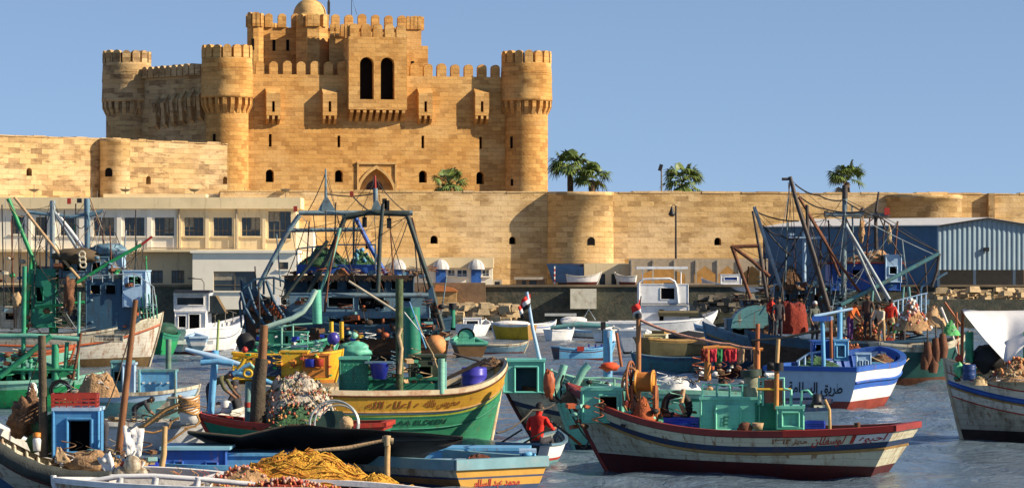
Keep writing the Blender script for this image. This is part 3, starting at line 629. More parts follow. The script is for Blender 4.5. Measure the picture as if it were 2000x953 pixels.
# white block and retaining walls along the water's edge
simple_box('block_wall', 'whitewashed block pier with a rusty ladder mark on the quay wall', 'wall', 1114, 1165, 564, 603, 236.5, 1.4, mat('whitewash', (.66, .61, .47), .9, .15, 2, dirt=.6, dirtcol=(.3, .22, .12)))
simple_box('retaining_wall', 'brown concrete retaining wall below the kiosk row', 'wall', 700, 948, 552, 606, 236.6, 1.4, mat('brown_concrete', (.20, .13, .075), .9, .3, 1, dirt=.5, dirtcol=(.07, .05, .03), bump=.4))
simple_box('canvas_shelter', 'ochre canvas shelter with an orange roof on the quay right of the dark trawler', 'shelter', 850, 892, 568, 606, 235.2, 1.2, mat('ochre_canvas', (.40, .25, .10), .9, .25, 3))
k = MB(); k.prism((xpx(846, 235), 235.0, 0), BX, Z, [(0, zpx(569, 235)), (1.9, zpx(569, 235)), (1.5, zpx(562, 235)), (.2, zpx(556, 235))], Vector((0, 1.5, 0))); o = k.build('canvas_roof', mat('orange_canvas', (.50, .17, .05), .8)); tag(o, 'faded orange canvas roof over the ochre shelter', 'canvas')
# rubble ledges
def rubble(name, label, px0, px1, y0, y1, D, dep, m, n, s0=.25, s1=.7, seed=1):
    rnd = random.Random(seed); k = MB(); x0, x1 = xpx(px0, D), xpx(px1, D); z0, z1 = zpx(y1, D), zpx(y0, D)
    for i in range(n):
        s_ = rnd.uniform(s0, s1); zz = z0 + (z1 - z0) * rnd.random() ** 1.3
        k.box((rnd.uniform(x0, x1), D + rnd.uniform(0, dep), zz), (s_ * 1.5, s_, s_ * .7), rnd.uniform(-.5, .5), tilt=Matrix.Rotation(rnd.uniform(-.25, .25), 3, 'X'), top=rnd.uniform(.7, .95))
    return tag(k.build(name, m, bevel=.03), label, 'stones', kind='stuff')
RUB = mat('rubble_stone', (.46, .34, .19), .9, .35, 2, dirt=.5, dirtcol=(.2, .12, .06), bump=.5)
rubble('rubble', 'tan rubble and old masonry ledge along the foot of the quay', 868, 1008, 596, 628, 230, 3, RUB, 170)
simple_box('stone_landing', 'low tan masonry landing at the water below the brown retaining wall', 'landing', 860, 1005, 606, 640, 231.5, 6, stone('landing_stone', (.5, .36, .19), (.4, .26, .13), .7, .3))
rubble('rubble', 'broken tan stones on the quay under the blue warehouse', 1836, 2060, 566, 600, 232, 5, RUB, 200, seed=5)
simple_box('stone_mole', 'low dark stone mole below the blue warehouse at the right', 'quay', 1790, 2300, 585, 650, 231, 7, MOSS)
rubble('rubble', 'grey and brown rubble on the quay behind the moored motor yacht', 1370, 1480, 578, 606, 234, 3, mat('grey_rubble', (.13, .11, .08), .9, .4, 2), 90, seed=9)
simple_box('canvas_windbreak', 'flat beige canvas panel on the quay right of the white motor yacht', 'panel', 1343, 1396, 553, 585, 238.2, .3, mat('beige_canvas', (.38, .30, .21), .9))
simple_box('roof_bar', 'pale mooring beam standing over the water in front of the dark quay wall', 'beam', 1064, 1126, 612, 617, 205, .4, mat('beam_paint', (.5, .5, .45)))

# warehouse
wh = empty('warehouse', (xpx(1830, 236), 236, GZ), 0, 'blue metal warehouse with white roof and pale corrugated gable at the right edge', 'warehouse')
BLW = mat('warehouse_blue', (.055, .13, .22), .5, .15, .6, dirt=.25, dirtcol=(.03, .06, .09), streak=True)
CORR = [mat('corrugated_pale', (.24, .33, .38), .4, .1, .5, dirt=.3, dirtcol=(.25, .22, .2), streak=True), BLW]
wc = Vector((xpx(1830, 237.5), 237.5, 0)); wl = Vector((xpx(1490, 245), 245, 0)); wdir = (wl - wc).normalized()
ze, zr = zpx(441, 237.5), zpx(428, 237.5); gdir = Vector((.985, .17, 0)); GW = 7.9
k = MB()
vwall(k, wl, wc, GZ, ze); k.build('side_wall', BLW, wh, True)
k = MB(); x = 0; zb = zpx(527, 237.5)
while x < GW:
    zt_ = ze + (zr - ze) * (1 - abs(x - GW / 2) / (GW / 2)); p = wc + gdir * x; g = Vector((gdir.y, -gdir.x, 0))
    q = [p, p + gdir * .10 + g * .07, p + gdir * .20 + g * .07, p + gdir * .30]
    for a, b_ in zip(q[:-1], q[1:]): vwall(k, a, b_, zb, zt_)
    x += .30; 
    vwall(k, q[-1], q[-1] + gdir * .1, zb, zt_); x += .1
k.build('gable', CORR[0], wh, True)
g = Vector((gdir.y, -gdir.x, 0)); r0 = wc + g * .45; r1 = wc + gdir * (GW / 2) + g * .45; r2 = wc + gdir * GW + g * .45
bk = wdir * (wl - wc).length
k = MB(); k.face([(r0.x, r0.y, ze + .02), (r1.x, r1.y, zr + .1), (r1.x + bk.x, r1.y + bk.y, zr + .1), (r0.x + bk.x, r0.y + bk.y, ze + .02)])
k.face([(r1.x, r1.y, zr + .1), (r2.x, r2.y, ze + .02), (r2.x + bk.x, r2.y + bk.y, ze + .02), (r1.x + bk.x, r1.y + bk.y, zr + .1)])
k.build('roof', mat('white_roof_sheet', (.66, .64, .60), .45, .1), wh, True, solid=.08)
k = MB(); k.tube([(r0.x, r0.y, ze - .02), (r1.x, r1.y, zr + .06), (r2.x, r2.y, ze - .02)], .07); k.build('verge_trim', BLK, wh, True)
k = MB(); q = wc - g * 3.5; k.face([(q.x, q.y, GZ), (q.x + GW, q.y, GZ), (q.x + GW, q.y, zb + .3), (q.x, q.y, zb + .3)]); vwall(k, wc - g * .1 + gdir * 0, wc - g * 3.5, GZ, zb); k.build('open_bay', mat('dark_interior', (.03, .03, .032), .9), wh, True)
k = MB()
for a in (.1, 3.0, 6.2): p = wc + gdir * a; k.box((p.x, p.y - .1, (GZ + zb) / 2), (.22, .22, zb - GZ))
k.build('post', mat('blue_post', (.07, .11, .16)), wh, True)
k = MB(); p = wc + gdir * 3.9 + g * .25; k.box((p.x, p.y, zpx(487, 237)), (.42, .3, .3)); k.build('floodlight', BLK, wh, True)
# ------------------------------------------------------------------ boat toolkit
def paint(key, col, dirt=.5, dc=(.13, .07, .03), var=.14, rough=.5, thr=.55, streak=True): return mat(key, col, rough, var, 2.2, dirt, dc, streak, .12, thr=thr, bscale=9)
WHITE = paint('white_hull_paint', (.68, .65, .56)); CLEANW = paint('clean_white', (.76, .76, .75), .15); OLDW = paint('stained_white_paint', (.54, .50, .38), .75, thr=.52)
TEAL = paint('teal_paint', (.12, .46, .32), .4, (.05, .14, .10)); TEALD = paint('deep_green_paint', (.02, .20, .12), .5, (.02, .05, .04))
GREEN = paint('bright_green_paint', (.02, .30, .10), .4, (.02, .08, .04)); MINT = paint('mint_paint', (.22, .50, .38), .3)
BLUE = paint('royal_blue_paint', (.03, .11, .42), .3, (.02, .05, .12)); NAVY = paint('navy_stripe', (.018, .045, .11), .4); SKYB = paint('sky_blue_paint', (.13, .38, .62), .35, (.12, .16, .2)); GBLUE = paint('grey_blue_paint', (.12, .22, .29), .5, (.06, .06, .05)); DBLUE = paint('deep_steel_blue', (.03, .085, .14), .5, (.05, .03, .02))
PBLUE = paint('pale_blue_paint', (.36, .52, .68), .25, (.25, .3, .35))
RED = paint('red_paint_rail', (.40, .035, .02), .6, (.12, .03, .02)); MAROON = paint('maroon_boottop', (.10, .018, .014), .5, (.03, .02, .02)); YEL = paint('yellow_paint', (.66, .40, .02), .35, (.35, .16, .03)); OCHRE = paint('ochre_paint', (.36, .21, .06), .5, (.12, .06, .03))
ORANGE = paint('orange_paint', (.62, .22, .03), .3, (.3, .1, .03)); ORR = paint('rust_red', (.40, .09, .03), .4); LIME = paint('lime_stripe', (.42, .5, .06), .2)
PURP = paint('violet_plastic', (.05, .04, .26), .1, rough=.35); BPL = paint('blue_plastic', (.02, .04, .36), .1, rough=.32); WOOD = mat('old_wood', (.22, .12, .055), .8, .35, 5, dirt=.5, dirtcol=(.06, .035, .02)); WOODL = mat('pale_bamboo', (.50, .31, .13), .7, .3, 4); WOODD = mat('dark_timber', (.06, .038, .025), .85, .4, 4, bump=.4); WOODR = mat('varnished_pole', (.30, .09, .03), .6, .3, 3)
DECK = mat('worn_deck', (.33, .26, .17), .85, .35, 3, dirt=.5, dirtcol=(.10, .07, .04)); RUBB = mat('grey_rubber', (.055, .06, .052), .8, .3, 6, bump=.4); BLKR = mat('black_rubber', (.012, .012, .013), .7, .3)
ROPE = mat('rope', (.42, .31, .17), .9, .3, 8); ROPED = mat('dark_rope', (.07, .055, .04), .9, .3, 8); RIG = mat('rigging_wire', (.035, .03, .028), .6, .2); RIGG = mat('galvanised_rigging', (.27, .33, .36), .5, .3, 3, dirt=.6, dirtcol=(.2, .09, .04)); RUST = mat('rusty_steel', (.15, .055, .025), .8, .45, 5, dirt=.5, dirtcol=(.05, .03, .02), bump=.3)
NETB = mat('brown_net', (.17, .09, .045), .95, .5, 9, dirt=.6, dirtcol=(.04, .03, .02), bump=.9, bscale=22); NETY = mat('yellow_net', (.62, .31, .035), .95, .3, 7, dirt=.55, dirtcol=(.33, .12, .02), bump=1.0, bscale=26); NETW = mat('pale_net', (.55, .48, .38), .95, .25, 8, dirt=.5, dirtcol=(.3, .2, .12), bump=1.0, bscale=24); NETR = mat('red_net', (.24, .035, .02), .95, .35, 7, bump=1.0, bscale=20, dirt=.4, dirtcol=(.08, .02, .02)); NETG = mat('green_net', (.05, .12, .05), .95, .6, 6, bump=1.0, bscale=18, dirt=.5, dirtcol=(.02, .03, .02)); NETT = mat('tan_net', (.42, .25, .12), .95, .4, 7, bump=1.0, bscale=20, dirt=.5, dirtcol=(.12, .07, .04))
FLR = mat('red_floats', (.48, .09, .05), .5, .3, 3); FLO = mat('orange_floats', (.62, .26, .08), .5, .3, 3); CLOTHW = mat('white_cloth', (.72, .70, .66), .85, .1, 2, bump=.5, bscale=5); TARPK = mat('black_tarpaulin', (.010, .009, .009), .75, .4, 1.5, bump=.5, bscale=4); CANV = mat('tan_canvas', (.45, .30, .16), .9, .25, 3, bump=.5)
TURQ = paint('weathered_turquoise', (.12, .30, .30), .5)

def sstep(x): x = max(0, min(1, x)); return x * x * (3 - 2 * x)
class Hull:
    """bow towards local +x; fb = gunwale heights (stern, mid, bow) above water"""
    def __init__(s, L, B, fb, ws=.75, rake=.8, srake=.35, draft=.35, bulge=.42, bowpow=2.2, fine=.8, spow=2.2):
        s.L, s.B, s.fb, s.ws, s.rake, s.srake, s.draft, s.bulge, s.bowpow, s.fine = L, B, fb, ws, rake, srake, draft, bulge, bowpow, fine; s.spow = spow
    def sheer(s, t):
        a, m, b = s.fb
        return m + (b - m) * ((t - .42) / .58) ** s.spow if t > .42 else m + (a - m) * ((.42 - t) / .42) ** 2
    def hb(s, t):
        if t < .45: return s.B / 2 * (s.ws + (1 - s.ws) * math.sin(PI / 2 * t / .45))
        return s.B / 2 * max(0.0, 1 - ((t - .45) / .55) ** s.bowpow) ** s.fine
    def pt(s, t, z, side=1, off=0.0):
        sh = s.sheer(t); k = -s.draft; u = max(0.0, min(1.0, (z - k) / (sh - k)))
        e = s.bulge + .45 * sstep((t - .5) / .5); w = s.hb(t) * u ** e
        x = -s.L / 2 + s.L * t - s.rake * (1 - u) ** 1.15 * sstep((t - .5) / .5) + s.srake * (1 - u) * sstep((.5 - t) / .5)
        return Vector((x, side * (w + off), z))
    def rows(s, side, bands, boot, N=26, off=0.0, wl=True):
        pass
def make_hull(root, h, bands, boot=(.22, None), rail=None, inner=None, deckm=None, bulw=.45, railw=.16, railh=.09, strakes=(), deck_t=(0.0, .93), transom=None, N=28, deckz=None):
    """bands = [(depth below sheer where the band ends, material)], boot = (height of bottom paint, material)"""
    mats = []; 
    def mi(m):
        if m not in mats: mats.append(m)
        return mats.index(m)
    ts = [1 - (1 - i / N) ** 1.25 for i in range(N + 1)]
    def zlist(t):
        sh = s_ = h.sheer(t); zl = [(sh, 0)]; prev = 0.0; bz = boot[0] * (1 + .5 * t)
        for bi, (d, m) in enumerate(bands):
            lo = bz if bi == len(bands) - 1 else max(bz, sh - d)
            top = zl[-1][0]; n = 3 if bi == len(bands) - 1 else 2
            for k_ in range(1, n + 1): zl.append((top + (lo - top) * k_ / n, bi))
        top = zl[-1][0]
        for k_ in range(1, 5): zl.append((top + (-h.draft - top) * k_ / 4, len(bands)))
        return zl
    bm = [mi(m) for d, m in bands] + [mi(boot[1] or MAROON)]
    k = MB(); n_rows = len(zlist(0))
    mr = [bm[zlist(0)[i + 1][1]] for i in range(n_rows - 1)]
    for side in (-1, 1):
        zs = [zlist(t) for t in ts]
        rows = [[h.pt(ts[j], zs[j][i][0], side) for j in range(N + 1)] for i in range(n_rows)]
        k.grid(rows, closed=False, mirow=mr, flip=(side > 0))
    hull = k.build('hull', mats, root)
    # transom
    k = MB(); tm = []
    zl = zlist(0)
    for i in range(n_rows - 1):
        a, b_ = zl[i][0], zl[i + 1][0]; k.face([h.pt(0, a, -1), h.pt(0, a, 1), h.pt(0, b_, 1), h.pt(0, b_, -1)], mr[i])
    if transom is not None:
        mats2 = [transom if q is not (boot[1] or MAROON) else q for q in mats]
    else: mats2 = mats
    k.build('transom', mats2, root)
    # bulwark lining and deck
    inner = inner or bands[0][1]; k = MB()
    zi = lambda t: (h.sheer(t) - bulw) if deckz is None else min(h.sheer(t) - .1, deckz + .35 * (h.sheer(t) - h.sheer(.42)))
    tt = [t for t in ts if t <= .985]
    for side in (-1, 1):
        rows = [[h.pt(t, h.sheer(t) + (zi(t) - h.sheer(t)) * i / 2, side, -min(.07, h.hb(t) * .6)) for t in tt] for i in range(3)]
        k.grid(rows, flip=(side < 0))
    k.face([h.pt(0, h.sheer(0), -1) + Vector((.08, 0, 0)), h.pt(0, h.sheer(0), 1) + Vector((.08, 0, 0)), h.pt(0, zi(0), 1) + Vector((.08, 0, 0)), h.pt(0, zi(0), -1) + Vector((.08, 0, 0))])
    # ribs inside the bulwark
    for i in range(3, 22):
        t = i / 23
        for side in (-1, 1):
            a, b_ = h.pt(t, h.sheer(t) - .03, side, -.13), h.pt(t, zi(t), side, -.12); k.tube([a, b_], .035, 4)
    k.build('bulwark_lining', inner, root)
    k = MB(); k.grid([[h.pt(t, zi(t), sd, -.07) for t in tt] for sd in (-1, 1)], smooth=False); k.build('deck', deckm or DECK, root)
    # gunwale
    k = MB(); rm = rail or bands[0][1]
    for side in (-1, 1):
        rows = []
        for t in ts:
            p = h.pt(t, h.sheer(t), side); q = h.pt(min(1, t + .01), h.sheer(min(1, t + .01)), side); o = railw / 2 if t < .97 else railw / 4
            w = min(railw, h.hb(t) + .04)
            rows.append([(p.x, p.y + side * .035, p.z - .01), (p.x, p.y + side * .04, p.z + railh), (p.x, p.y + side * (.03 - w), p.z + railh), (p.x, p.y + side * (.03 - w), p.z - .01)])
        k.grid([[r[c] for r in rows] for c in (0, 1, 2, 3, 0)], smooth=False)
    a = h.pt(0, h.sheer(0), 1); k.box((a.x + .03, 0, a.z + railh / 2), (railw, a.y * 2 + .04, railh + .01))
    k.build('gunwale', rm, root)
    for d, m, r in strakes:
        k = MB()
        for side in (-1, 1): k.tube([h.pt(t, h.sheer(t) - d, side, .01) for t in ts], r, 5, 0)
        k.build('rubbing_strake', m, root)
    # stem post
    k = MB(); k.tube([h.pt(1, h.sheer(1) + .12 - (h.sheer(1) + .12 + h.draft * .6) * i / 6, 1, 0) + Vector((.02, 0, 0)) for i in range(7)], .055, 6); k.build('stem', rm, root)
    return hull
ALLB = []
def boat(name, label, px, wy, heading, h, cat='boat', group='boats in the harbour', D=None):
    D = D or wd(wy); r = empty(name, (xpx(px, D), D, 0), R(heading), label, cat, group); r['_D'] = D
    return r
def BD(root): return root.location.y
def Q(root, px, py, dd=0.0): return P(px, py, BD(root) + dd)
def part(root, name, m, fn, **kw):
    k = MB(); fn(k); return k.build(name, m, root, True, **kw)
def pole(root, name, m, pts, r0, r1=None, dd=0.0, n=7):
    """pts = [(px, py[, dd])] ; metres radius"""
    ps = [Q(root, p[0], p[1], p[2] if len(p) > 2 else dd) for p in pts]; r1 = r1 or r0
    k = MB(); k.tube(ps, [r0 + (r1 - r0) * i / (len(ps) - 1) for i in range(len(ps))], n); return k.build(name, m, root, True)
def rope(root, m, pts, r=.014, sag=.0, name='rope'):
    ps = [Q(root, p[0], p[1], p[2] if len(p) > 2 else 0) for p in pts]; o = []
    for a, b_ in zip(ps[:-1], ps[1:]):
        for i in range(6):
            t = i / 6; q = a.lerp(b_, t); q.z -= 4 * sag * t * (1 - t); o.append(q)
    o.append(ps[-1]); k = MB(); k.tube(o, r, 4, cap=False); return k.build(name, m, root, True)
def cabin(root, px0, px1, y0, y1, dd, depth, m, wins=(), name='cabin', roofm=None, ang=0.0, inner=None, fw=.06, over=.08, wm=None, rec=.14, sheerx=0.0):
    """box house with real openings in the face turned to the camera; wins in photo pixels"""
    D = BD(root) + dd; a = P(px0, y1, D); b_ = P(px1, y1, D); zt = P(0, y0, D).z; w = b_.x - a.x
    u = Vector((math.cos(ang), math.sin(ang), 0)); nr = Vector((u.y, -u.x, 0)); w = w / math.cos(ang)
    hs = [[(((q[0] - px0) / F * D), zpx(q[3], D)), (((q[1] - px0) / F * D), zpx(q[3], D)), (((q[1] - px0) / F * D), zpx(q[2], D)), (((q[0] - px0) / F * D), zpx(q[2], D))] for q in wins]
    k = MB(); pierced(k, (a.x, a.y, 0), u, nr, w, a.z, zt, hs, rec)
    o = Vector((a.x, a.y, 0)); bk = -nr * depth
    for s_ in (0, w): p = o + u * s_; k.face([(p.x, p.y, a.z), (p.x + bk.x, p.y + bk.y, a.z), (p.x + bk.x, p.y + bk.y, zt), (p.x, p.y, zt)])
    p = o + bk; k.face([(p.x, p.y, a.z), (p.x + u.x * w, p.y + u.y * w, a.z), (p.x + u.x * w, p.y + u.y * w, zt), (p.x, p.y, zt)])
    c = k.build(name, m, root, True)
    k = MB()
    for q_ in (o + nr * .01, o + u * w + nr * .01): k.tube([(q_.x, q_.y, a.z), (q_.x, q_.y, zt - .001)], .028, 4)
    k.tube([(o.x + nr.x * .012, o.y + nr.y * .012, a.z + .03), (o.x + u.x * w + nr.x * .012, o.y + u.y * w + nr.y * .012, a.z + .03)], .03, 4); k.build('frame', m, c, True)
    k = MB(); cc = o + u * w / 2 + bk / 2; k.box((cc.x, cc.y, zt + .03), (w + over, depth + over, .06), ang); k.build('roof', roofm or m, c, True)
    for h_ in hs: plug(c, o, u, nr, h_, rec, wm or DARK, 'window')
    for h_ in hs:
        k = MB()
        pts = [o + u * x + Z * z + nr * .02 for x, z in h_]
        for i in range(4):
            k.tube([pts[i], pts[(i + 1) % 4]], fw / 2, 4)
        k.build('window_frame', m, c, True)
    return c
def mound(name, m, c, rx, ry, hgt, seed, n=34, rough=.22, rz=0.0, parent=None, freq=1.0, peak=1.3):
    rows = []; c = Vector(c)
    for i in range(n // 2 + 1):
        rr = i / (n // 2); row = []
        for j in range(n + 1):
            a = 2 * PI * (j % n) / n; x, y = rx * rr * math.cos(a), ry * rr * math.sin(a)
            z = hgt * max(0, (1 - rr ** peak)); v = Vector((x * freq * 1.3 + seed * 7.1, y * freq * 1.3, z * freq * 1.3))
            nz = noise.fractal(v * 1.2, 1, 2, 4) * rough * hgt + noise.noise(v * 7) * .09 * hgt
            edge = 1 + .16 * noise.noise(Vector((math.cos(a) * 2 + seed, math.sin(a) * 2, 0)))
            row.append((x * edge, y * edge, z + nz * min(1, (1 - rr) * 5)))
        rows.append(row)
    k = MB(); k.grid([[c + Matrix.Rotation(rz, 3, 'Z') @ Vector(p) for p in r] for r in rows[::-1]]); return k, [[c + Matrix.Rotation(rz, 3, 'Z') @ Vector(p) for p in r] for r in rows]
def netpile(name, label, cat, m, c, rx, ry, hgt, seed, floats=0, fm=None, strands=0, sm=None, fr=.045, rough=.25, peak=1.3, fzone=(0, 1), grp='heaps of fishing net', rz=0.0, fx=(-9, 9)):
    rnd = random.Random(seed); root = empty(name, c, 0, label, cat, grp); k, rows = mound(name, m, c, rx, ry, hgt, seed, rough=rough, peak=peak, rz=rz); k.build('net', m, root, True)
    flat = [p for r in rows[1:-1] for p in r if fzone[0] <= (p.z - c[2]) / hgt <= fzone[1] + .35 and fx[0] <= p.x - c[0] <= fx[1]]
    if floats and flat:
        k = MB()
        for i in range(floats):
            p = rnd.choice(flat) + Vector((rnd.uniform(-.08, .08), rnd.uniform(-.08, .08), rnd.uniform(0, .05))); k.ball(p, fr * rnd.uniform(.7, 1.2), 4, rnd.randrange(len(fm)), 1.2)
        o = k.build('float', fm, root, True); o['kind'] = 'stuff'
    if strands:
        k = MB()
        allp = [p for r in rows[1:] for p in r]
        for i in range(strands):
            r_ = rnd.randrange(2, len(rows) - 2); j = rnd.randrange(len(rows[0]) - 1); ps = []
            for q in range(rnd.randint(4, 8)):
                ps.append(rows[r_][j] + Vector((rnd.uniform(-.03, .03), rnd.uniform(-.03, .03), rnd.uniform(0, .04)))); r_ = max(1, min(len(rows) - 2, r_ + rnd.choice((-1, 0, 1, 1)))); j = (j + rnd.choice((-1, 1, 1))) % (len(rows[0]) - 1)
            k.tube(ps, rnd.uniform(.006, .012), 4, rnd.randrange(len(sm)), cap=False)
        o = k.build('net_line', sm, root, True); o['kind'] = 'stuff'
    return root
def cloth(name, m, corners, sag, parent=None, nu=14, nv=8, wr=.03, seed=1, thick=.015, world=True):
    a, b_, c, d = [Vector(q) for q in corners]; rows = []
    for i in range(nv + 1):
        v = i / nv; r = []
        for j in range(nu + 1):
            u = j / nu; p = a.lerp(b_, u).lerp(d.lerp(c, u), v); p.z -= sag * 4 * u * (1 - u) * (1 if v > 0 else .8); p += Vector((0, 1, .6)) * noise.noise(Vector((u * 4 + seed, v * 3, seed))) * wr * 3
            r.append(p)
        rows.append(r)
    k = MB(); k.grid(rows); return k.build(name, m, parent, world and parent is not None, solid=thick)
# Arabic lettering in presentation forms, laid out right to left
FORMS = {'ا': (0xFE8D, 0xFE8E), 'ب': (0xFE8F, 0xFE90, 0xFE91, 0xFE92), 'ت': (0xFE95, 0xFE96, 0xFE97, 0xFE98), 'ة': (0xFE93, 0xFE94), 'ح': (0xFEA1, 0xFEA2, 0xFEA3, 0xFEA4), 'د': (0xFEA9, 0xFEAA), 'ر': (0xFEAD, 0xFEAE), 'س': (0xFEB1, 0xFEB2, 0xFEB3, 0xFEB4), 'ش': (0xFEB5, 0xFEB6, 0xFEB7, 0xFEB8), 'ص': (0xFEB9, 0xFEBA, 0xFEBB, 0xFEBC), 'ط': (0xFEC1, 0xFEC2, 0xFEC3, 0xFEC4), 'ع': (0xFEC9, 0xFECA, 0xFECB, 0xFECC), 'ف': (0xFED1, 0xFED2, 0xFED3, 0xFED4), 'ق': (0xFED5, 0xFED6, 0xFED7, 0xFED8), 'ك': (0xFED9, 0xFEDA, 0xFEDB, 0xFEDC), 'ل': (0xFEDD, 0xFEDE, 0xFEDF, 0xFEE0), 'م': (0xFEE1, 0xFEE2, 0xFEE3, 0xFEE4), 'ن': (0xFEE5, 0xFEE6, 0xFEE7, 0xFEE8), 'ه': (0xFEE9, 0xFEEA, 0xFEEB, 0xFEEC), 'و': (0xFEED, 0xFEEE), 'ي': (0xFEF1, 0xFEF2, 0xFEF3, 0xFEF4), 'ى': (0xFEEF, 0xFEF0)}
def shape_ar(s):
    o = []; n = len(s)
    for i, ch in enumerate(s):
        if ch not in FORMS: o.append(ch); continue
        f = FORMS[ch]; pj = i > 0 and s[i - 1] in FORMS and len(FORMS[s[i - 1]]) == 4; nj = i < n - 1 and s[i + 1] in FORMS and len(f) == 4
        o.append(chr(f[3] if pj and nj else f[1] if pj else f[2] if nj else f[0]))
    import re as _re
    return _re.sub(r'[٠-٩]+', lambda m_: m_.group(0)[::-1], ''.join(o[::-1]))
def text_mesh(s, height, slant=0.12, bold=.03):
    c = bpy.data.curves.new('lettering', 'FONT'); c.body = shape_ar(s) if any(ch in FORMS for ch in s) else s; c.size = height * 1.35; c.align_x = 'CENTER'; c.align_y = 'CENTER'; c.offset = bold * height; c.shear = slant; c.extrude = 0.0
    o = bpy.data.objects.new('lettering', c); COL.objects.link(o); bpy.context.view_layer.update()
    dg = bpy.context.evaluated_depsgraph_get(); me = bpy.data.meshes.new_from_object(o.evaluated_get(dg)); vs = [v.co.copy() for v in me.vertices]; fs = [list(p.vertices) for p in me.polygons]
    bpy.data.objects.remove(o); bpy.data.curves.remove(c); bpy.data.meshes.remove(me); return vs, fs
def letter_flat(parent, s, height, o, u, nrm, m, w=None, up=Z, label=None):
    vs, fs = text_mesh(s, height); x0, x1 = min(v.x for v in vs), max(v.x for v in vs); sx = 1.0 if not w else w / (x1 - x0); xm = (x0 + x1) / 2
    k = MB(); k.v = [Vector(o) + u * ((v.x - xm) * sx) + up * v.y + nrm * .012 for v in vs]; k.f = fs; k.m = [0] * len(fs); k.uv = [None] * len(fs); k.sm = [False] * len(fs); return k.build('lettering', m, parent, True)
def letter_hull(root, h, s, height, t0, t1, dz, side, m):
    """lettering wrapped on the hull side between stations t0..t1 (reading left to right on the picture), centred dz below the sheer"""
    vs, fs = text_mesh(s, height); x0, x1 = min(v.x for v in vs), max(v.x for v in vs)
    k = MB()
    for v in vs:
        t = t0 + (t1 - t0) * (v.x - x0) / (x1 - x0); k.v.append(h.pt(t, h.sheer(t) - dz + v.y, side, .012))
    k.f = fs; k.m = [0] * len(fs); k.uv = [None] * len(fs); k.sm = [False] * len(fs); return k.build('lettering', m, root)

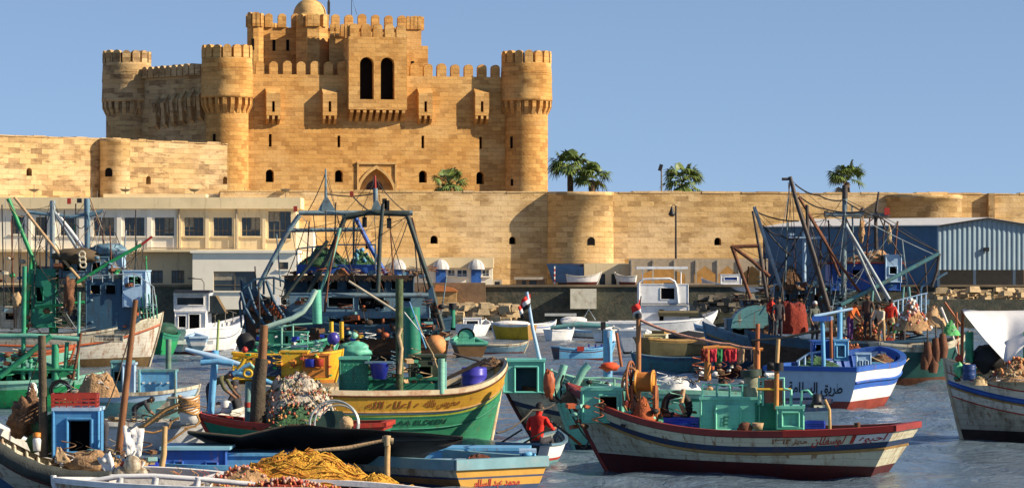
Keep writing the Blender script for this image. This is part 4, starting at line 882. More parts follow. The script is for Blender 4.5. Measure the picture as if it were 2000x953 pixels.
# ------------------------------------------------------------------ people
SKIN = mat('brown_skin', (.24, .115, .06), .6, .08); HAIR = mat('black_hair', (.012, .009, .008), .7, .2)
def person(label, loc, facing, shirt, trousers, pose='stand', hair=None, hat=None, scale=1.0, parentname='person', lean=0.0):
    root = empty('person', loc, R(facing), label, 'person', 'fishermen'); S = scale
    # joints: x = forward, y = left
    J = {'pel': (0, 0, .93), 'wai': (.0, 0, 1.08), 'che': (.01, 0, 1.30), 'neck': (0, 0, 1.46), 'hd0': (.02, 0, 1.55), 'hd1': (.035, 0, 1.64), 'hd2': (.02, 0, 1.71)}
    for s_, y in (('l', 1), ('r', -1)):
        J['hip' + s_] = (0, .09 * y, .9); J['kn' + s_] = (.03, .11 * y, .5); J['an' + s_] = (-.02, .12 * y, .09); J['to' + s_] = (.16, .13 * y, .03)
        J['sh' + s_] = (0, .185 * y, 1.40); J['el' + s_] = (-.02, .24 * y, 1.12); J['wr' + s_] = (.12, .22 * y, .90); J['hn' + s_] = (.17, .21 * y, .83); J['fi' + s_] = (.20, .20 * y, .77)
    def setj(d): 
        for a, b_ in d.items(): J[a] = b_
    if pose == 'sit':
        dz = -.5
        for a in list(J):
            if a[:2] not in ('kn', 'an', 'to'): x, y, z = J[a]; J[a] = (x + max(0, z - .93) * .16, y, z + dz)
        for s_, y in (('l', 1), ('r', -1)): setj({'kn' + s_: (.42, .14 * y, .48), 'an' + s_: (.40, .15 * y, .09), 'to' + s_: (.56, .16 * y, .03), 'el' + s_: (.16, .30 * y, .68), 'wr' + s_: (.38, .24 * y, .70), 'hn' + s_: (.46, .22 * y, .70), 'fi' + s_: (.53, .20 * y, .68)})
    if pose in ('bend', 'work'):
        an = R(62 if pose == 'bend' else 28)
        for a in list(J):
            x, y, z = J[a]
            if a[:2] in ('wa', 'ch', 'ne', 'hd', 'sh', 'el', 'wr', 'hn', 'fi'):
                xx, zz = x, z - .93; J[a] = (xx * math.cos(an) + zz * math.sin(an) - .05, y, .93 + zz * math.cos(an) - xx * math.sin(an))
        for s_, y in (('l', 1), ('r', -1)):
            sx, sy, sz = J['sh' + s_]; setj({'el' + s_: (sx + .12, sy + .04 * y, sz - .26), 'wr' + s_: (sx + .3, sy * .8, sz - .42), 'hn' + s_: (sx + .36, sy * .7, sz - .47), 'fi' + s_: (sx + .41, sy * .62, sz - .51)})
    if pose == 'reach':
        for s_, y in (('l', 1), ('r', -1)): setj({'el' + s_: (.18, .24 * y, 1.2), 'wr' + s_: (.42, .2 * y, 1.26), 'hn' + s_: (.50, .18 * y, 1.27), 'fi' + s_: (.57, .17 * y, 1.26)})
    E = [('pel', 'wai'), ('wai', 'che'), ('che', 'neck'), ('neck', 'hd0'), ('hd0', 'hd1'), ('hd1', 'hd2')]
    for s_ in 'lr': E += [('pel', 'hip' + s_), ('hip' + s_, 'kn' + s_), ('kn' + s_, 'an' + s_), ('an' + s_, 'to' + s_), ('che', 'sh' + s_), ('sh' + s_, 'el' + s_), ('el' + s_, 'wr' + s_), ('wr' + s_, 'hn' + s_), ('hn' + s_, 'fi' + s_)]
    RD = {'pel': .155, 'wai': .135, 'che': .165, 'nec': .06, 'hd0': .075, 'hd1': .098, 'hd2': .075, 'hip': .10, 'kn': .065, 'an': .05, 'to': .045, 'sh': .075, 'el': .05, 'wr': .036, 'hn': .042, 'fi': .02}
    def rad(a):
        for q in (a[:3], a[:2]):
            if q in RD: return RD[q]
    # each hand gets a thumb and four short fingers
    names = list(J); vs = [Vector(J[a]) for a in names]; es = [(names.index(a), names.index(b_)) for a, b_ in E]; rs = [rad(a) for a in names]
    for s_, y in (('l', 1), ('r', -1)):
        h_ = Vector(J['hn' + s_]); d = (Vector(J['fi' + s_]) - h_).normalized(); sd = d.cross(Vector((0, y, .2))).normalized(); hi = names.index('hn' + s_)
        for q, ln in ((-.024, .075), (.026, .07)):
            vs.append(h_ + sd * q + d * ln); rs.append(.011); es.append((hi, len(vs) - 1))
        vs.append(h_ + sd * .05 + d * .02 - Vector((0, y * .03, 0))); rs.append(.012); es.append((hi, len(vs) - 1))
    h1, nk_ = Vector(J['hd1']), Vector(J['neck']); ux_ = (h1 - nk_).normalized(); fx_ = Vector((1, 0, 0)); fx_ = (fx_ - ux_ * ux_.dot(fx_)).normalized(); hi = names.index('hd1')
    for v_, r_ in ((h1 + fx_ * .125 - ux_ * .02, .012), (h1 + ux_.cross(fx_) * .118 - ux_ * .01, .014), (h1 - ux_.cross(fx_) * .118 - ux_ * .01, .014)):
        vs.append(v_); rs.append(r_); es.append((hi, len(vs) - 1))
    me = bpy.data.meshes.new('body'); me.from_pydata([tuple(v) for v in vs], es, []); o = bpy.data.objects.new('body', me); COL.objects.link(o)
    md = o.modifiers.new('k', 'SKIN'); md.use_smooth_shade = True
    sv = me.skin_vertices[0].data
    for i, r_ in enumerate(rs):
        f = 1.0; sv[i].radius = (r_, r_ * (1.0))
        if names[i] if i < len(names) else False:
            if names[i] in ('che', 'wai', 'pel'): sv[i].radius = (r_, r_ * .85)
    sv[0].use_root = True; o.modifiers.new('s', 'SUBSURF').levels = 1
    bpy.context.view_layer.update(); dg = bpy.context.evaluated_depsgraph_get(); m2 = bpy.data.meshes.new_from_object(o.evaluated_get(dg)); bpy.data.objects.remove(o)
    for m in (SKIN, shirt, trousers, BLKR): m2.materials.append(m)
    segm = {}
    def segmat(a, b_, t):
        k_ = a[:2]
        if a in ('neck', 'hd0', 'hd1') or k_ in ('hn',) or (a[:2] == 'wr'): return 0
        if k_ == 'an': return 3
        if k_ == 'kn': return 2 if t < .9 else 3
        if k_ == 'hi' or b_[:3] == 'hip': return 2
        if k_ == 'el': return 1 if t < .35 else 0
        if a == 'pel': return 1 if t > .1 else 2
        return 1
    segs = [(a, b_, Vector(J[a]), Vector(J[b_])) for a, b_ in E]
    for p in m2.polygons:
        c = p.center; best = None
        for a, b_, pa, pb in segs:
            d = pb - pa; t = max(0, min(1, (c - pa).dot(d) / d.length_squared)); dist = (c - (pa + d * t)).length - rad(a) * .5
            if best is None or dist < best[0]: best = (dist, a, b_, t)
        p.material_index = segmat(best[1], best[2], best[3]); p.use_smooth = True
    bo = bpy.data.objects.new('body', m2); COL.objects.link(bo); bo.parent = root; bo.scale = (S, S, S)
    hd = Vector(J['hd1']); nk = Vector(J['neck']); upd = (hd - nk).normalized(); fwd = Vector((1, 0, 0)); fwd = (fwd - upd * upd.dot(fwd)).normalized()
    k = MB(); Rm = Matrix((fwd, upd.cross(fwd), upd)).transposed()
    rows = []
    for i in range(6):
        e = PI / 2 * i / 5.0; rows.append([hd + upd * .02 + Rm @ Vector((math.cos(a) * math.cos(e) * .104 - .012, math.sin(a) * math.cos(e) * .094, math.sin(e) * .108 - (.05 if math.cos(a) < .3 and i == 0 else 0))) for a in [2 * PI * q / 12 for q in range(13)]])
    k.grid(rows); k.build('cap' if hat else 'hair', hat or hair or HAIR, bo)
    return root
def tan_dd(root, px):
    th = root.rotation_euler.z; return (xpx(px, BD(root)) - root.location.x) * math.tan(th)
def transom_letters(root, h, s, height, zc, m, w, yc=0.0):
    vs, fs = text_mesh(s, height); x0, x1 = min(v.x for v in vs), max(v.x for v in vs); k = MB(); sx = w / (x1 - x0)
    for v in vs:
        z = zc + v.y; k.v.append(Vector((h.pt(0, z).x - .014, -(v.x - (x0 + x1) / 2) * sx + yc, z)))
    k.f = fs; k.m = [0] * len(fs); k.uv = [None] * len(fs); k.sm = [False] * len(fs); return k.build('lettering', m, root)
INK = mat('dark_lettering', (.02, .022, .03), .6); INKR = mat('red_lettering', (.38, .03, .02), .6); INKB = mat('brown_lettering', (.26, .08, .02), .7)
def rail(root, name, m, top, posts, r=.03, dd=0.0, ybase=None):
    """tubular rail: top = pixel polyline, posts = list of (px, ytop, ybot)"""
    k = MB(); k.tube([Q(root, p[0], p[1], p[2] if len(p) > 2 else dd) for p in top], r, 6)
    for p in posts: k.tube([Q(root, p[0], p[1], dd), Q(root, p[0], p[2], dd)], r, 6)
    return k.build(name, m, root, True)
def blob(root, name, m, px, py, dd, rx, ry, rz_, seed=0, rough=.12):
    c = Q(root, px, py, dd); k = MB(); n = 12; rows = []
    for i in range(n + 1):
        e = -PI / 2 + PI * i / n; row = []
        for j in range(n + 5):
            a = 2 * PI * j / (n + 4); d = Vector((math.cos(a) * math.cos(e), math.sin(a) * math.cos(e), math.sin(e))); f = 1 + noise.noise(Vector((d.x * 2.2 + seed, d.y * 2.2, d.z * 2.2))) * rough * 2.5
            row.append(c + Vector((d.x * rx, d.y * ry, d.z * rz_)) * f)
        rows.append(row)
    k.grid(rows); return k.build(name, m, root, True)
def drum(name, label, cat, m, c, r, hgt, group=None, tilt=0, lid=True):
    k = MB(); k.lathe((0, 0, 0), [(.01, 0), (r * .94, 0), (r, .04), (r, hgt * .3), (r * 1.03, hgt * .33), (r, hgt * .36), (r, hgt * .64), (r * 1.03, hgt * .67), (r, hgt * .7), (r, hgt - .05), (r * .93, hgt), (r * .9, hgt - .02), (.01, hgt - .02)], 20, uv=False)
    o = k.build(name, m); o.location = c; o.rotation_euler = (0, tilt, 0); return tag(o, label, cat, group)
def crate(name, label, m, c, w, d, hgt, rz=0, group=None, cat='crate'):
    root = empty(name, c, rz, label, cat, group); k = MB(); t_ = .02
    for s_ in (-1, 1):
        for (cx, cy, sx, sy) in ((0, s_ * (d / 2 - t_ / 2), w, t_), (s_ * (w / 2 - t_ / 2), 0, t_, d - 2 * t_ - .002)):
            for zz, hh in ((.03, .06), (hgt * .36, hgt * .12), (hgt * .6, hgt * .12), (hgt - .04, .09)): k.box((cx, cy, zz), (sx, sy, hh))
            n = 7
            for i in range(n):
                f = (i / (n - 1) - .5) * .95; k.box((cx + (sx * f if sx > sy else 0), cy + (sy * f if sy > sx else 0), hgt / 2), (.022 if sx > sy else t_ * .8, .022 if sy > sx else t_ * .8, hgt * .94))
    k.build('slatted_side', m, root); k = MB(); k.box((0, 0, .015), (w - .05, d - .05, .02)); k.build('base', m, root); return root
def lumps(root, name, m, n, x0, x1, y0, y1, dd0, dd1, s0, s1, seed):
    """small gear lying about on a deck: coils, bags, offcuts"""
    rnd = random.Random(seed); k = MB()
    for i in range(n):
        px, py, dd = rnd.uniform(x0, x1), rnd.uniform(y0, y1), rnd.uniform(dd0, dd1); c = Q(root, px, py, dd); s_ = rnd.uniform(s0, s1); q = rnd.random()
        if q < .4: k.box(c, (s_ * 1.4, s_, s_ * .6), rnd.uniform(0, 3), rnd.randrange(len(m)), tilt=Matrix.Rotation(rnd.uniform(-.4, .4), 3, 'X'))
        elif q < .7: k.tube([c + Vector((math.cos(a) * s_, math.sin(a) * s_ * .8, .03 * a)) for a in [j * .7 for j in range(14)]], s_ * .09, 4, rnd.randrange(len(m)))
        else: k.ball(c, s_ * .6, 6, rnd.randrange(len(m)), .7)
    o = k.build(name, m, root, True); o['kind'] = 'stuff'; return o


def tangle(root, mats, n, anchors, dd, seed, r=(.009, .017)):
    """individual stays and slack lines strung between the mast heads, rails and decks of a vessel"""
    rnd = random.Random(seed)
    for i in range(n):
        a, b_ = rnd.sample(anchors, 2)
        if abs(a[0] - b_[0]) > 190: b_ = (b_[0] * .35 + a[0] * .65, max(a[1], b_[1]) * .7 + 600 * .3)
        rope(root, rnd.choice(mats), [(a[0] + rnd.uniform(-6, 6), a[1] + rnd.uniform(-4, 10), rnd.uniform(*dd)), (b_[0] + rnd.uniform(-6, 6), b_[1] + rnd.uniform(-4, 10), rnd.uniform(*dd))], rnd.uniform(*r), rnd.choice((0, 0, .04, .2, .4)), 'stay')

# ================================================================== far and middle boats
# --- white motor yacht, middle distance
hm_ = Hull(6.6, 2.9, (.75, .8, 1.55), ws=.85, rake=1.1, srake=.2)
by = boat('motor_yacht', 'large white motor yacht with flybridge hoop anchored in mid harbour before the arcade', 1318, 652, 22, hm_, 'yacht')
make_hull(by, hm_, [(.5, CLEANW), (.56, NAVY), (9, CLEANW)], (.2, NAVY), rail=CLEANW, inner=CLEANW, deckm=CLEANW, bulw=.25)
ca = cabin(by, 1252, 1345, 598, 640, -1.0, 2.2, CLEANW, [(1287, 1297, 604, 631), (1303, 1336, 606, 614)], inner=None)
cabin(by, 1247, 1344, 556, 596, -1.1, 2.4, CLEANW, [(1290, 1318, 562, 585)], name='flybridge')
part(by, 'sloped_windscreen', GLASS, lambda k: k.prism(Q(by, 1344, 640, -.9), BX, Z, [(0, .6), (1.3, .6), (.2, 1.7), (0, 1.7)], Vector((0, 1.7, 0))))
part(by, 'fore_cabin', CLEANW, lambda k: k.prism(Q(by, 1344, 645, -1.0), BX, Z, [(0, 0), (2.0, .25), (1.3, .85), (0, .85)], Vector((0, 1.9, 0))))
part(by, 'visor', mat('olive_cover', (.12, .10, .05), .8), lambda k: k.box(Q(by, 1325, 612, -1.3), (2.8, .5, .25), tilt=Matrix.Rotation(.3, 3, 'X')))
part(by, 'deck_band', NAVY, lambda k: k.box(Q(by, 1296, 593, -1.25), (3.8, .1, .08)))
rail(by, 'roll_hoop', CLEANW, [(1248, 590), (1248, 552), (1256, 545), (1308, 544), (1318, 550), (1322, 562), (1325, 592)], [], .09, -1.2)
part(by, 'hardtop', CLEANW, lambda k: k.box(Q(by, 1292, 523, .2), (3.6, 1.9, .18)))
for p in (1255, 1330): pole(by, 'hardtop_post', CLEANW, [(p, 524), (p, 560)], .045)
rail(by, 'bow_rail', STEEL, [(1350, 618), (1380, 610), (1388, 606)], [(1352, 618, 634), (1365, 614, 630), (1380, 610, 626)], .03, .2)
part(by, 'helm_seat', mat('dark_seat', (.05, .04, .03)), lambda k: (k.box(Q(by, 1302, 575, .2), (.9, .6, .7)), k.box(Q(by, 1308, 563, .5), (.8, .2, .8))))
# --- white yacht on the left
hy = Hull(5.2, 2.5, (1.25, 1.35, 1.95), ws=.9, rake=1.0, srake=.1)
yl = boat('motor_yacht', 'white cabin yacht with dark cockpit moored between the rusty trawler and the dark trawler', 407, 690, 48, hy, 'yacht')
make_hull(yl, hy, [(.5, CLEANW), (.55, NAVY), (9, CLEANW)], (.15, MAROON), rail=CLEANW, inner=CLEANW, deckm=CLEANW, bulw=.2)
cabin(yl, 342, 402, 610, 648, -1.6, 1.6, CLEANW, [(348, 364, 616, 640), (369, 391, 613, 645)], ang=-.1)
cabin(yl, 340, 408, 574, 608, -1.5, 1.9, CLEANW, [(345, 398, 580, 596)], name='upper_cabin', wm=GLASS)
part(yl, 'windscreen', GLASS, lambda k: k.prism(Q(yl, 408, 612, -1.3), BX, Z, [(0, 0), (.9, 0), (.35, .95), (0, .95)], Vector((0, 1.4, 0))))
part(yl, 'sun_roof', mat('navy_canvas', (.03, .035, .05)), lambda k: k.box(Q(yl, 378, 569, -1.0), (1.9, 1.9, .13)))
rail(yl, 'bow_rail', STEEL, [(415, 618), (440, 604), (462, 612)], [(420, 615, 635), (440, 604, 630), (455, 609, 632)], .025, .3)
part(yl, 'swim_platform', CLEANW, lambda k: k.box(Q(yl, 378, 668, -2.4), (2.2, .8, .2)))
hk = Hull(2.2, 1.2, (.45, .4, .6)); dk = boat('tender', 'small blue and white tender tied behind the white cabin yacht', 384, 692, 100, hk, D=158); make_hull(dk, hk, [(.2, PBLUE), (9, CLEANW)], (.05, GBLUE), bulw=.2)
dk.location.z = .55
# --- green boat
hg = Hull(3.2, 1.7, (1.15, 1.0, 1.3)); gbt = boat('green_boat', 'little bright green boat under a dark cover beside the white cabin yacht', 318, 694, 75, hg); make_hull(gbt, hg, [(.25, TEALD), (9, GREEN)], (.1, TEALD), inner=TEALD)
blob(gbt, 'cover', mat('green_cover', (.02, .07, .045), .7, .4), 318, 646, 0, .75, 1.2, .42, 3)
# --- small moored boats in the middle
SMALL = [('row_boat', 'pale blue rowing boat with dark blue transom afloat alone in mid harbour', 1142, 702, 22, 3.2, 1.45, (.62, .52, .80), [(.12, SKYB), (.17, MAROON), (9, SKYB)], BLUE, 'row boat', NAVY),
         ('yellow_boat', 'yellow hulled boat with white cover moored by the tan landing', 1000, 664, 152, 2.95, 1.7, (1.0, .95, 1.1), [(.1, CLEANW), (9, YEL)], YEL, 'boat', OCHRE),
         ('white_dinghy', 'small white dinghy anchored left of the pale blue rowing boat', 1095, 666, 35, 2.0, 1.3, (.7, .65, .75), [(.2, CLEANW), (9, CLEANW)], CLEANW, 'dinghy', None),
         ('white_dinghy', 'white launch moored between the yellow boat and the green cabined boat', 928, 658, 70, 4.0, 1.9, (.85, .8, 1.1), [(.2, CLEANW), (9, CLEANW)], WHITE, 'boat', None),
         ('white_dinghy', 'white skiff with blunt stern directly right of the small anchored dinghy', 1186, 668, 75, 3.4, 1.6, (.8, .75, .9), [(.2, WHITE), (9, CLEANW)], CLEANW, 'dinghy', None),
         ('white_dinghy', 'low white tender moored against the side of the long white sloop', 1146, 660, 160, 2.6, 1.2, (.5, .45, .6), [(.1, PBLUE), (9, WHITE)], WHITE, 'dinghy', None),
         ('teal_skiff', 'long low teal skiff floating before the black canopied boat', 1316, 729, 176, 3.6, 1.5, (.75, .65, .85), [(.1, GBLUE), (9, TURQ)], TURQ, 'skiff', None),
         ('white_dinghy', 'white boat with blue stripe anchored between the yellow boat and the small anchored dinghy', 1052, 652, 30, 2.8, 1.4, (.7, .65, .9), [(.15, CLEANW), (.22, BLUE), (9, CLEANW)], CLEANW, 'boat', None),
         ('work_skiff', 'narrow grey green skiff floating left of the leaning flag pole', 985, 690, 12, 2.6, 1.2, (.5, .45, .62), [(.1, OLDW), (9, GBLUE)], WOOD, 'skiff', None),
         ('white_dinghy', 'white and tan boat tucked under the stern of the white motor yacht', 1272, 672, 140, 2.8, 1.5, (.8, .75, .95), [(.15, OCHRE), (9, WHITE)], OCHRE, 'boat', None),
         ('work_skiff', 'blue grey skiff moored below the rubble left of the domed cover', 1408, 664, 170, 3.4, 1.5, (.8, .75, 1.0), [(.15, PBLUE), (9, GBLUE)], TURQ, 'skiff', None),
         ('quay_boat', 'white rowing boat stored on the quay in front of the navy shed', 1140, 560, 4, 2.7, 1.1, (.62, .5, .8), [(.1, WHITE), (9, CLEANW)], CLEANW, 'row boat', None),
         ('quay_boat', 'white boat on stands at the left of the peaked arcade', 1222, 564, 170, 1.7, .9, (.55, .5, .75), [(.1, WHITE), (9, CLEANW)], CLEANW, 'row boat', None)]
for i, (nm, lb, px, wy, hd_, L_, B_, fb, bands, inn, cat_, tr_) in enumerate(SMALL):
    h_ = Hull(L_, B_, fb, rake=.45, srake=.12); r_ = boat(nm, lb, px, wy if wy > 600 else 650, hd_, h_, cat_, D=239.5 if wy < 600 else None); make_hull(r_, h_, bands, (.06, MAROON if i != 1 else OCHRE), inner=inn, deckm=inn, bulw=.28, transom=tr_, railw=.1, railh=.05, N=16)
    if wy < 600: r_.location.z = GZ + .3
    if i == 0:
        part(r_, 'fender', RED, lambda k: k.box(Q(r_, 1134, 681, -.9), (.35, .2, .22)))
        for p in (1150, 1163, 1175): part(r_, 'thole_pin', PURP, lambda k: k.box(Q(r_, p, 675, 0), (.08, .1, .18)))
        part(r_, 'thwart', PBLUE, lambda k: [k.box((x, 0, .42), (.22, 1.2, .05)) for x in ()] or k.box(Q(r_, 1145, 679, 0), (.25, 1.1, .05)))
    if i == 1: blob(r_, 'cover', CLOTHW, 998, 632, 0, 1.25, .6, .2, 4, .05)
    if i == 3: cabin(r_, 905, 940, 622, 640, -.3, 1.0, CLEANW, [(910, 934, 626, 634)], wm=GLASS)
    if i == 4: part(r_, 'outboard_motor', BLKR, lambda k: (k.box(Q(r_, 1178, 636, -1.5), (.3, .4, .5)), k.box(Q(r_, 1178, 655, -1.6), (.12, .2, .9))))
# outboard boat behind the flag mast
ho = Hull(3.0, 1.9, (1.25, 1.1, 1.3)); ob = boat('outboard_boat', 'white boat showing its square stern just left of the flag mast in mid harbour', 1237, 690, 86, ho); make_hull(ob, ho, [(9, CLEANW)], (.12, BLKR), inner=CLEANW, bulw=.25)
# long white sloop
hs_ = Hull(9.5, 2.3, (.95, .9, 1.15), rake=1.3, srake=.8); sl = boat('sailing_sloop', 'long low white sloop with a small tripod frame lying across mid harbour', 1235, 657, 2, hs_, 'sailboat'); make_hull(sl, hs_, [(.12, CLEANW), (9, CLEANW)], (.18, mat('sloop_blue', (.05, .13, .2))), inner=CLEANW, deckm=CLEANW, bulw=.08)
cabin(sl, 1190, 1245, 628, 638, -.5, 1.1, CLEANW, [(1195, 1212, 631, 635), (1218, 1238, 631, 635)]); rail(sl, 'tripod_frame', RIGG, [(1138, 625), (1150, 604), (1163, 625)], [], .04)
blob(sl, 'furled_sail', CLOTHW, 1120, 625, 0, .9, .35, .25, 7)
part(sl, 'sail_cover', TURQ, lambda k: k.tube([Q(sl, 1075, 640, -1.3), Q(sl, 1130, 634, -1.3), Q(sl, 1188, 637, -1.3)], [.12, .22, .12], 7))
lumps(sl, 'deck_gear', [CANV, BLKR, OCHRE], 9, 1190, 1250, 624, 630, -.3, .3, .08, .16, 5)
# green cabin boat seen from astern
he = Hull(4.4, 1.75, (.72, .75, 1.1), ws=.92); gc = boat('cabin_boat', 'boat with brown stern and round fronted green cabin left of the yellow moored boat', 913, 697, 97, he); make_hull(gc, he, [(.08, TEAL), (9, mat('brown_boards', (.22, .12, .05), .7, .2))], (.05, WOODD), inner=TEAL, deckm=TEAL)
k = MB(); c = Q(gc, 911, 668, 0)
rows = [[c + Vector((.42 * math.cos(a) + 0, y, .28 + .42 * math.sin(a))) for a in [PI * q / 8 for q in range(9)]] for y in (-1.0, .6)]; k.grid(rows); k.face(rows[0]); k.box(c + Vector((0, -.2, .1)), (.84, 1.58, .35)); k.build('cabin', TEAL, gc, True)
part(gc, 'cabin_opening', DARK, lambda k: k.tube([c + Vector((.42 * math.cos(a), -1.02, .3 + .42 * math.sin(a))) for a in [PI * q / 8 for q in range(9)]], .045, 5))
pole(gc, 'exhaust_stack', TEALD, [(884, 640), (884, 594)], .14); pole(gc, 'stack_cap', BLKR, [(884, 604), (884, 592)], .2)
# black canopied boat
hc = Hull(4.4, 2.1, (.95, .85, 1.2), rake=.7); bc = boat('canopy_boat', 'olive and dark boat under a pointed black canopy beside the white motor yacht', 1325, 697, 28, hc); make_hull(bc, hc, [(.1, OCHRE), (9, mat('olive_hull', (.10, .085, .04), .6, .3))], (.08, BLKR), inner=OCHRE, transom=mat('tan_transom', (.30, .17, .05), .6))
k = MB(); pts_t = [(1305, 654), (1345, 646), (1385, 652), (1432, 670)]; pts_b = [(1310, 668), (1350, 672), (1395, 674), (1432, 672)]
k.grid([[Q(bc, p[0], p[1], .9) for p in pts_t], [Q(bc, p[0], (p[1] + q[1]) / 2 - 3, -.1) for p, q in zip(pts_t, pts_b)], [Q(bc, q[0], q[1], -.9) for q in pts_b]]); k.build('canopy', TARPK, bc, True, solid=.04)
rail(bc, 'canopy_edge', CLOTHW, [(1305, 653, .92), (1345, 645, .92), (1385, 651, .92), (1432, 669, .92)], [], .03)
cabin(bc, 1258, 1300, 655, 672, -.5, 1.1, mat('cream_boat', (.5, .44, .22)), [(1268, 1290, 659, 666)])
# moored cruiser with blue trim beyond the right trawler
hq = Hull(5.5, 2.4, (1.3, 1.3, 1.9), rake=1.0); cq = boat('motor_cruiser', 'grey white cruiser on the hard behind the right trawler rigging', 1440, 610, 176, hq, 'yacht', D=239); cq.location.z = 1.9; make_hull(cq, hq, [(.6, CLEANW), (9, mat('grey_gelcoat', (.4, .4, .4), .4))], (.1, BLKR), inner=CLEANW, bulw=.2, deckm=CLEANW)
cabin(cq, 1408, 1448, 537, 556, -.6, 1.2, CLEANW, [(1414, 1440, 541, 548)], wm=BLUE)

# ================================================================== left: rusty white trawler
ha = Hull(8.6, 3.1, (1.6, 1.5, 2.45), rake=.75, srake=.4, ws=.8)
ta = boat('fishing_trawler', 'rust stained white trawler with green and grey rigging moored at the left', 132, 718, 8, ha, 'trawler', D=140)
make_hull(ta, ha, [(.42, OLDW), (.52, ORR), (9, mat('rusted_white', (.66, .62, .52), .6, .15, 1.6, dirt=.85, dirtcol=(.30, .12, .04), streak=True, thr=.55))], (.34, mat('olive_brown_bottom', (.13, .08, .03), .8, .4)), rail=OLDW, inner=TEALD, strakes=((.47, ORR, .05),), bulw=.35)
cabin(ta, 168, 262, 548, 645, -.9, 2.0, DBLUE, [(176, 196, 556, 575), (206, 226, 556, 575), (236, 254, 556, 575)])
cabin(ta, 240, 284, 530, 600, -1.0, 2.0, PBLUE, [(250, 276, 540, 556)], name='wheelhouse')
cabin(ta, 116, 212, 503, 545, -.4, 2.0, GBLUE, [(122, 140, 512, 530), (150, 168, 512, 530), (178, 196, 512, 530)], name='upper_cabin')
cabin(ta, 178, 238, 492, 524, .1, 1.5, PBLUE, [(186, 200, 498, 510), (208, 222, 498, 510)], name='rear_cabin')
blob(ta, 'tarpaulin', mat('brown_tarp', (.10, .07, .04), .9, .4), 150, 500, -.3, 1.1, .8, .35, 11); blob(ta, 'tarpaulin', GBLUE, 212, 488, 0, .8, .6, .3, 14, .2)
rail(ta, 'deck_rail', RIGG, [(168, 540), (262, 534), (300, 560), (306, 600)], [(180, 540, 552), (200, 539, 551), (220, 537, 550), (240, 536, 548), (262, 534, 560), (285, 548, 600), (298, 558, 610)], .025, -1.3)
for i in range(7): pole(ta, 'bow_rail_bar', MINT if i % 2 else TEALD, [(262 + i * 7, 582 - i * 3 + abs(i - 3) * 4), (268 + i * 6.5, 622)], .035, dd=-1.1)
cabin(ta, 62, 108, 528, 640, -.6, 1.4, TEALD, [(70, 84, 560, 590)], name='net_locker')
pole(ta, 'mast', RIGG, [(102, 655), (102, 530)], .15); pole(ta, 'mast', RIGG, [(103, 530), (103, 392)], .13); pole(ta, 'mast_foot', GREEN, [(105, 650), (105, 530)], .22)
pole(ta, 'mast', GBLUE, [(171, 510), (170, 388)], .14); pole(ta, 'crosstree', GBLUE, [(52, 414), (140, 424), (202, 412)], .08); pole(ta, 'crosstree', GBLUE, [(168, 424), (203, 411)], .09)
for a in ([(107, 415), (160, 500), (218, 618)], [(112, 418), (180, 505), (252, 622)]): pole(ta, 'derrick', RIGG if a[0][0] == 107 else CLEANW, a, .09)
pole(ta, 'derrick', GREEN, [(16, 388), (62, 500), (106, 648)], .10, dd=-.4); pole(ta, 'derrick', CANV, [(28, 385), (130, 515), (240, 645)], .07, dd=-.8); pole(ta, 'derrick', GREEN, [(62, 498), (46, 690)], .10, dd=-.5)
pole(ta, 'boom', GREEN, [(150, 552), (215, 512), (276, 478)], .08, dd=-1); pole(ta, 'boom_tip', RED, [(276, 478), (297, 462)], .06, dd=-1); pole(ta, 'crosstree', GREEN, [(72, 600), (165, 590)], .07, dd=-1)
pole(ta, 'aerial', RIG, [(265, 545), (265, 410)], .03, dd=-.6); pole(ta, 'aerial', RIG, [(148, 480), (148, 398)], .03)
for p in (20, 38, 52, 78, 90): pole(ta, 'stay', RIG, [(p, 640), (p * .9 + 8, 420)], .022)
for a in ([(103, 395), (60, 520), (20, 600)], [(170, 390), (225, 455), (300, 610)], [(103, 400), (150, 440), (170, 430)], [(5, 540), (60, 620), (90, 650)], [(170, 480), (265, 485), (275, 540)], [(104, 470), (190, 560), (290, 600)], [(280, 478), (272, 560), (262, 590)]): rope(ta, ROPE if a[0][0] == 5 else RIG, a, .02, .25)
part(ta, 'net_roller', mat('pale_ring', (.55, .48, .34), .7), lambda k: [k.tube([Q(ta, 160 + i, 497 + i * 10 + 6 * math.sin(a), -1.2) + Vector((.14 * math.cos(a), 0, 0)) for a in [j * PI / 6 for j in range(13)]], .05, 6) for i in range(3)])
blob(ta, 'rope_bundle', mat('brown_rope_bundle', (.16, .07, .035), .9, .5, 5, bump=.8), 135, 575, -1.3, .24, .25, .7, 21, .35); blob(ta, 'canvas_bag', CANV, 32, 585, -1.2, .2, .2, .32, 22, .2); part(ta, 'lamp', RED, lambda k: k.box(Q(ta, 135, 393, 0), (.16, .16, .26))); part(ta, 'lamp', BLKR, lambda k: k.box(Q(ta, 155, 392, 0), (.2, .16, .2)))
lumps(ta, 'deck_gear', [ORR, GBLUE, NETB, OLDW, GREEN, DBLUE], 60, 10, 290, 600, 642, -1.0, .6, .12, .35, 31)
cabin(ta, 2, 40, 600, 642, -.5, 1.0, OLDW, [(10, 30, 610, 625)], name='hatch')
cabin(ta, 184, 240, 655, 668, -1.75, .1, OLDW, (), name='name_board')
letter_flat(ta, 'طحه', .2, Q(ta, 212, 662, -1.87), BX, NB, INK)

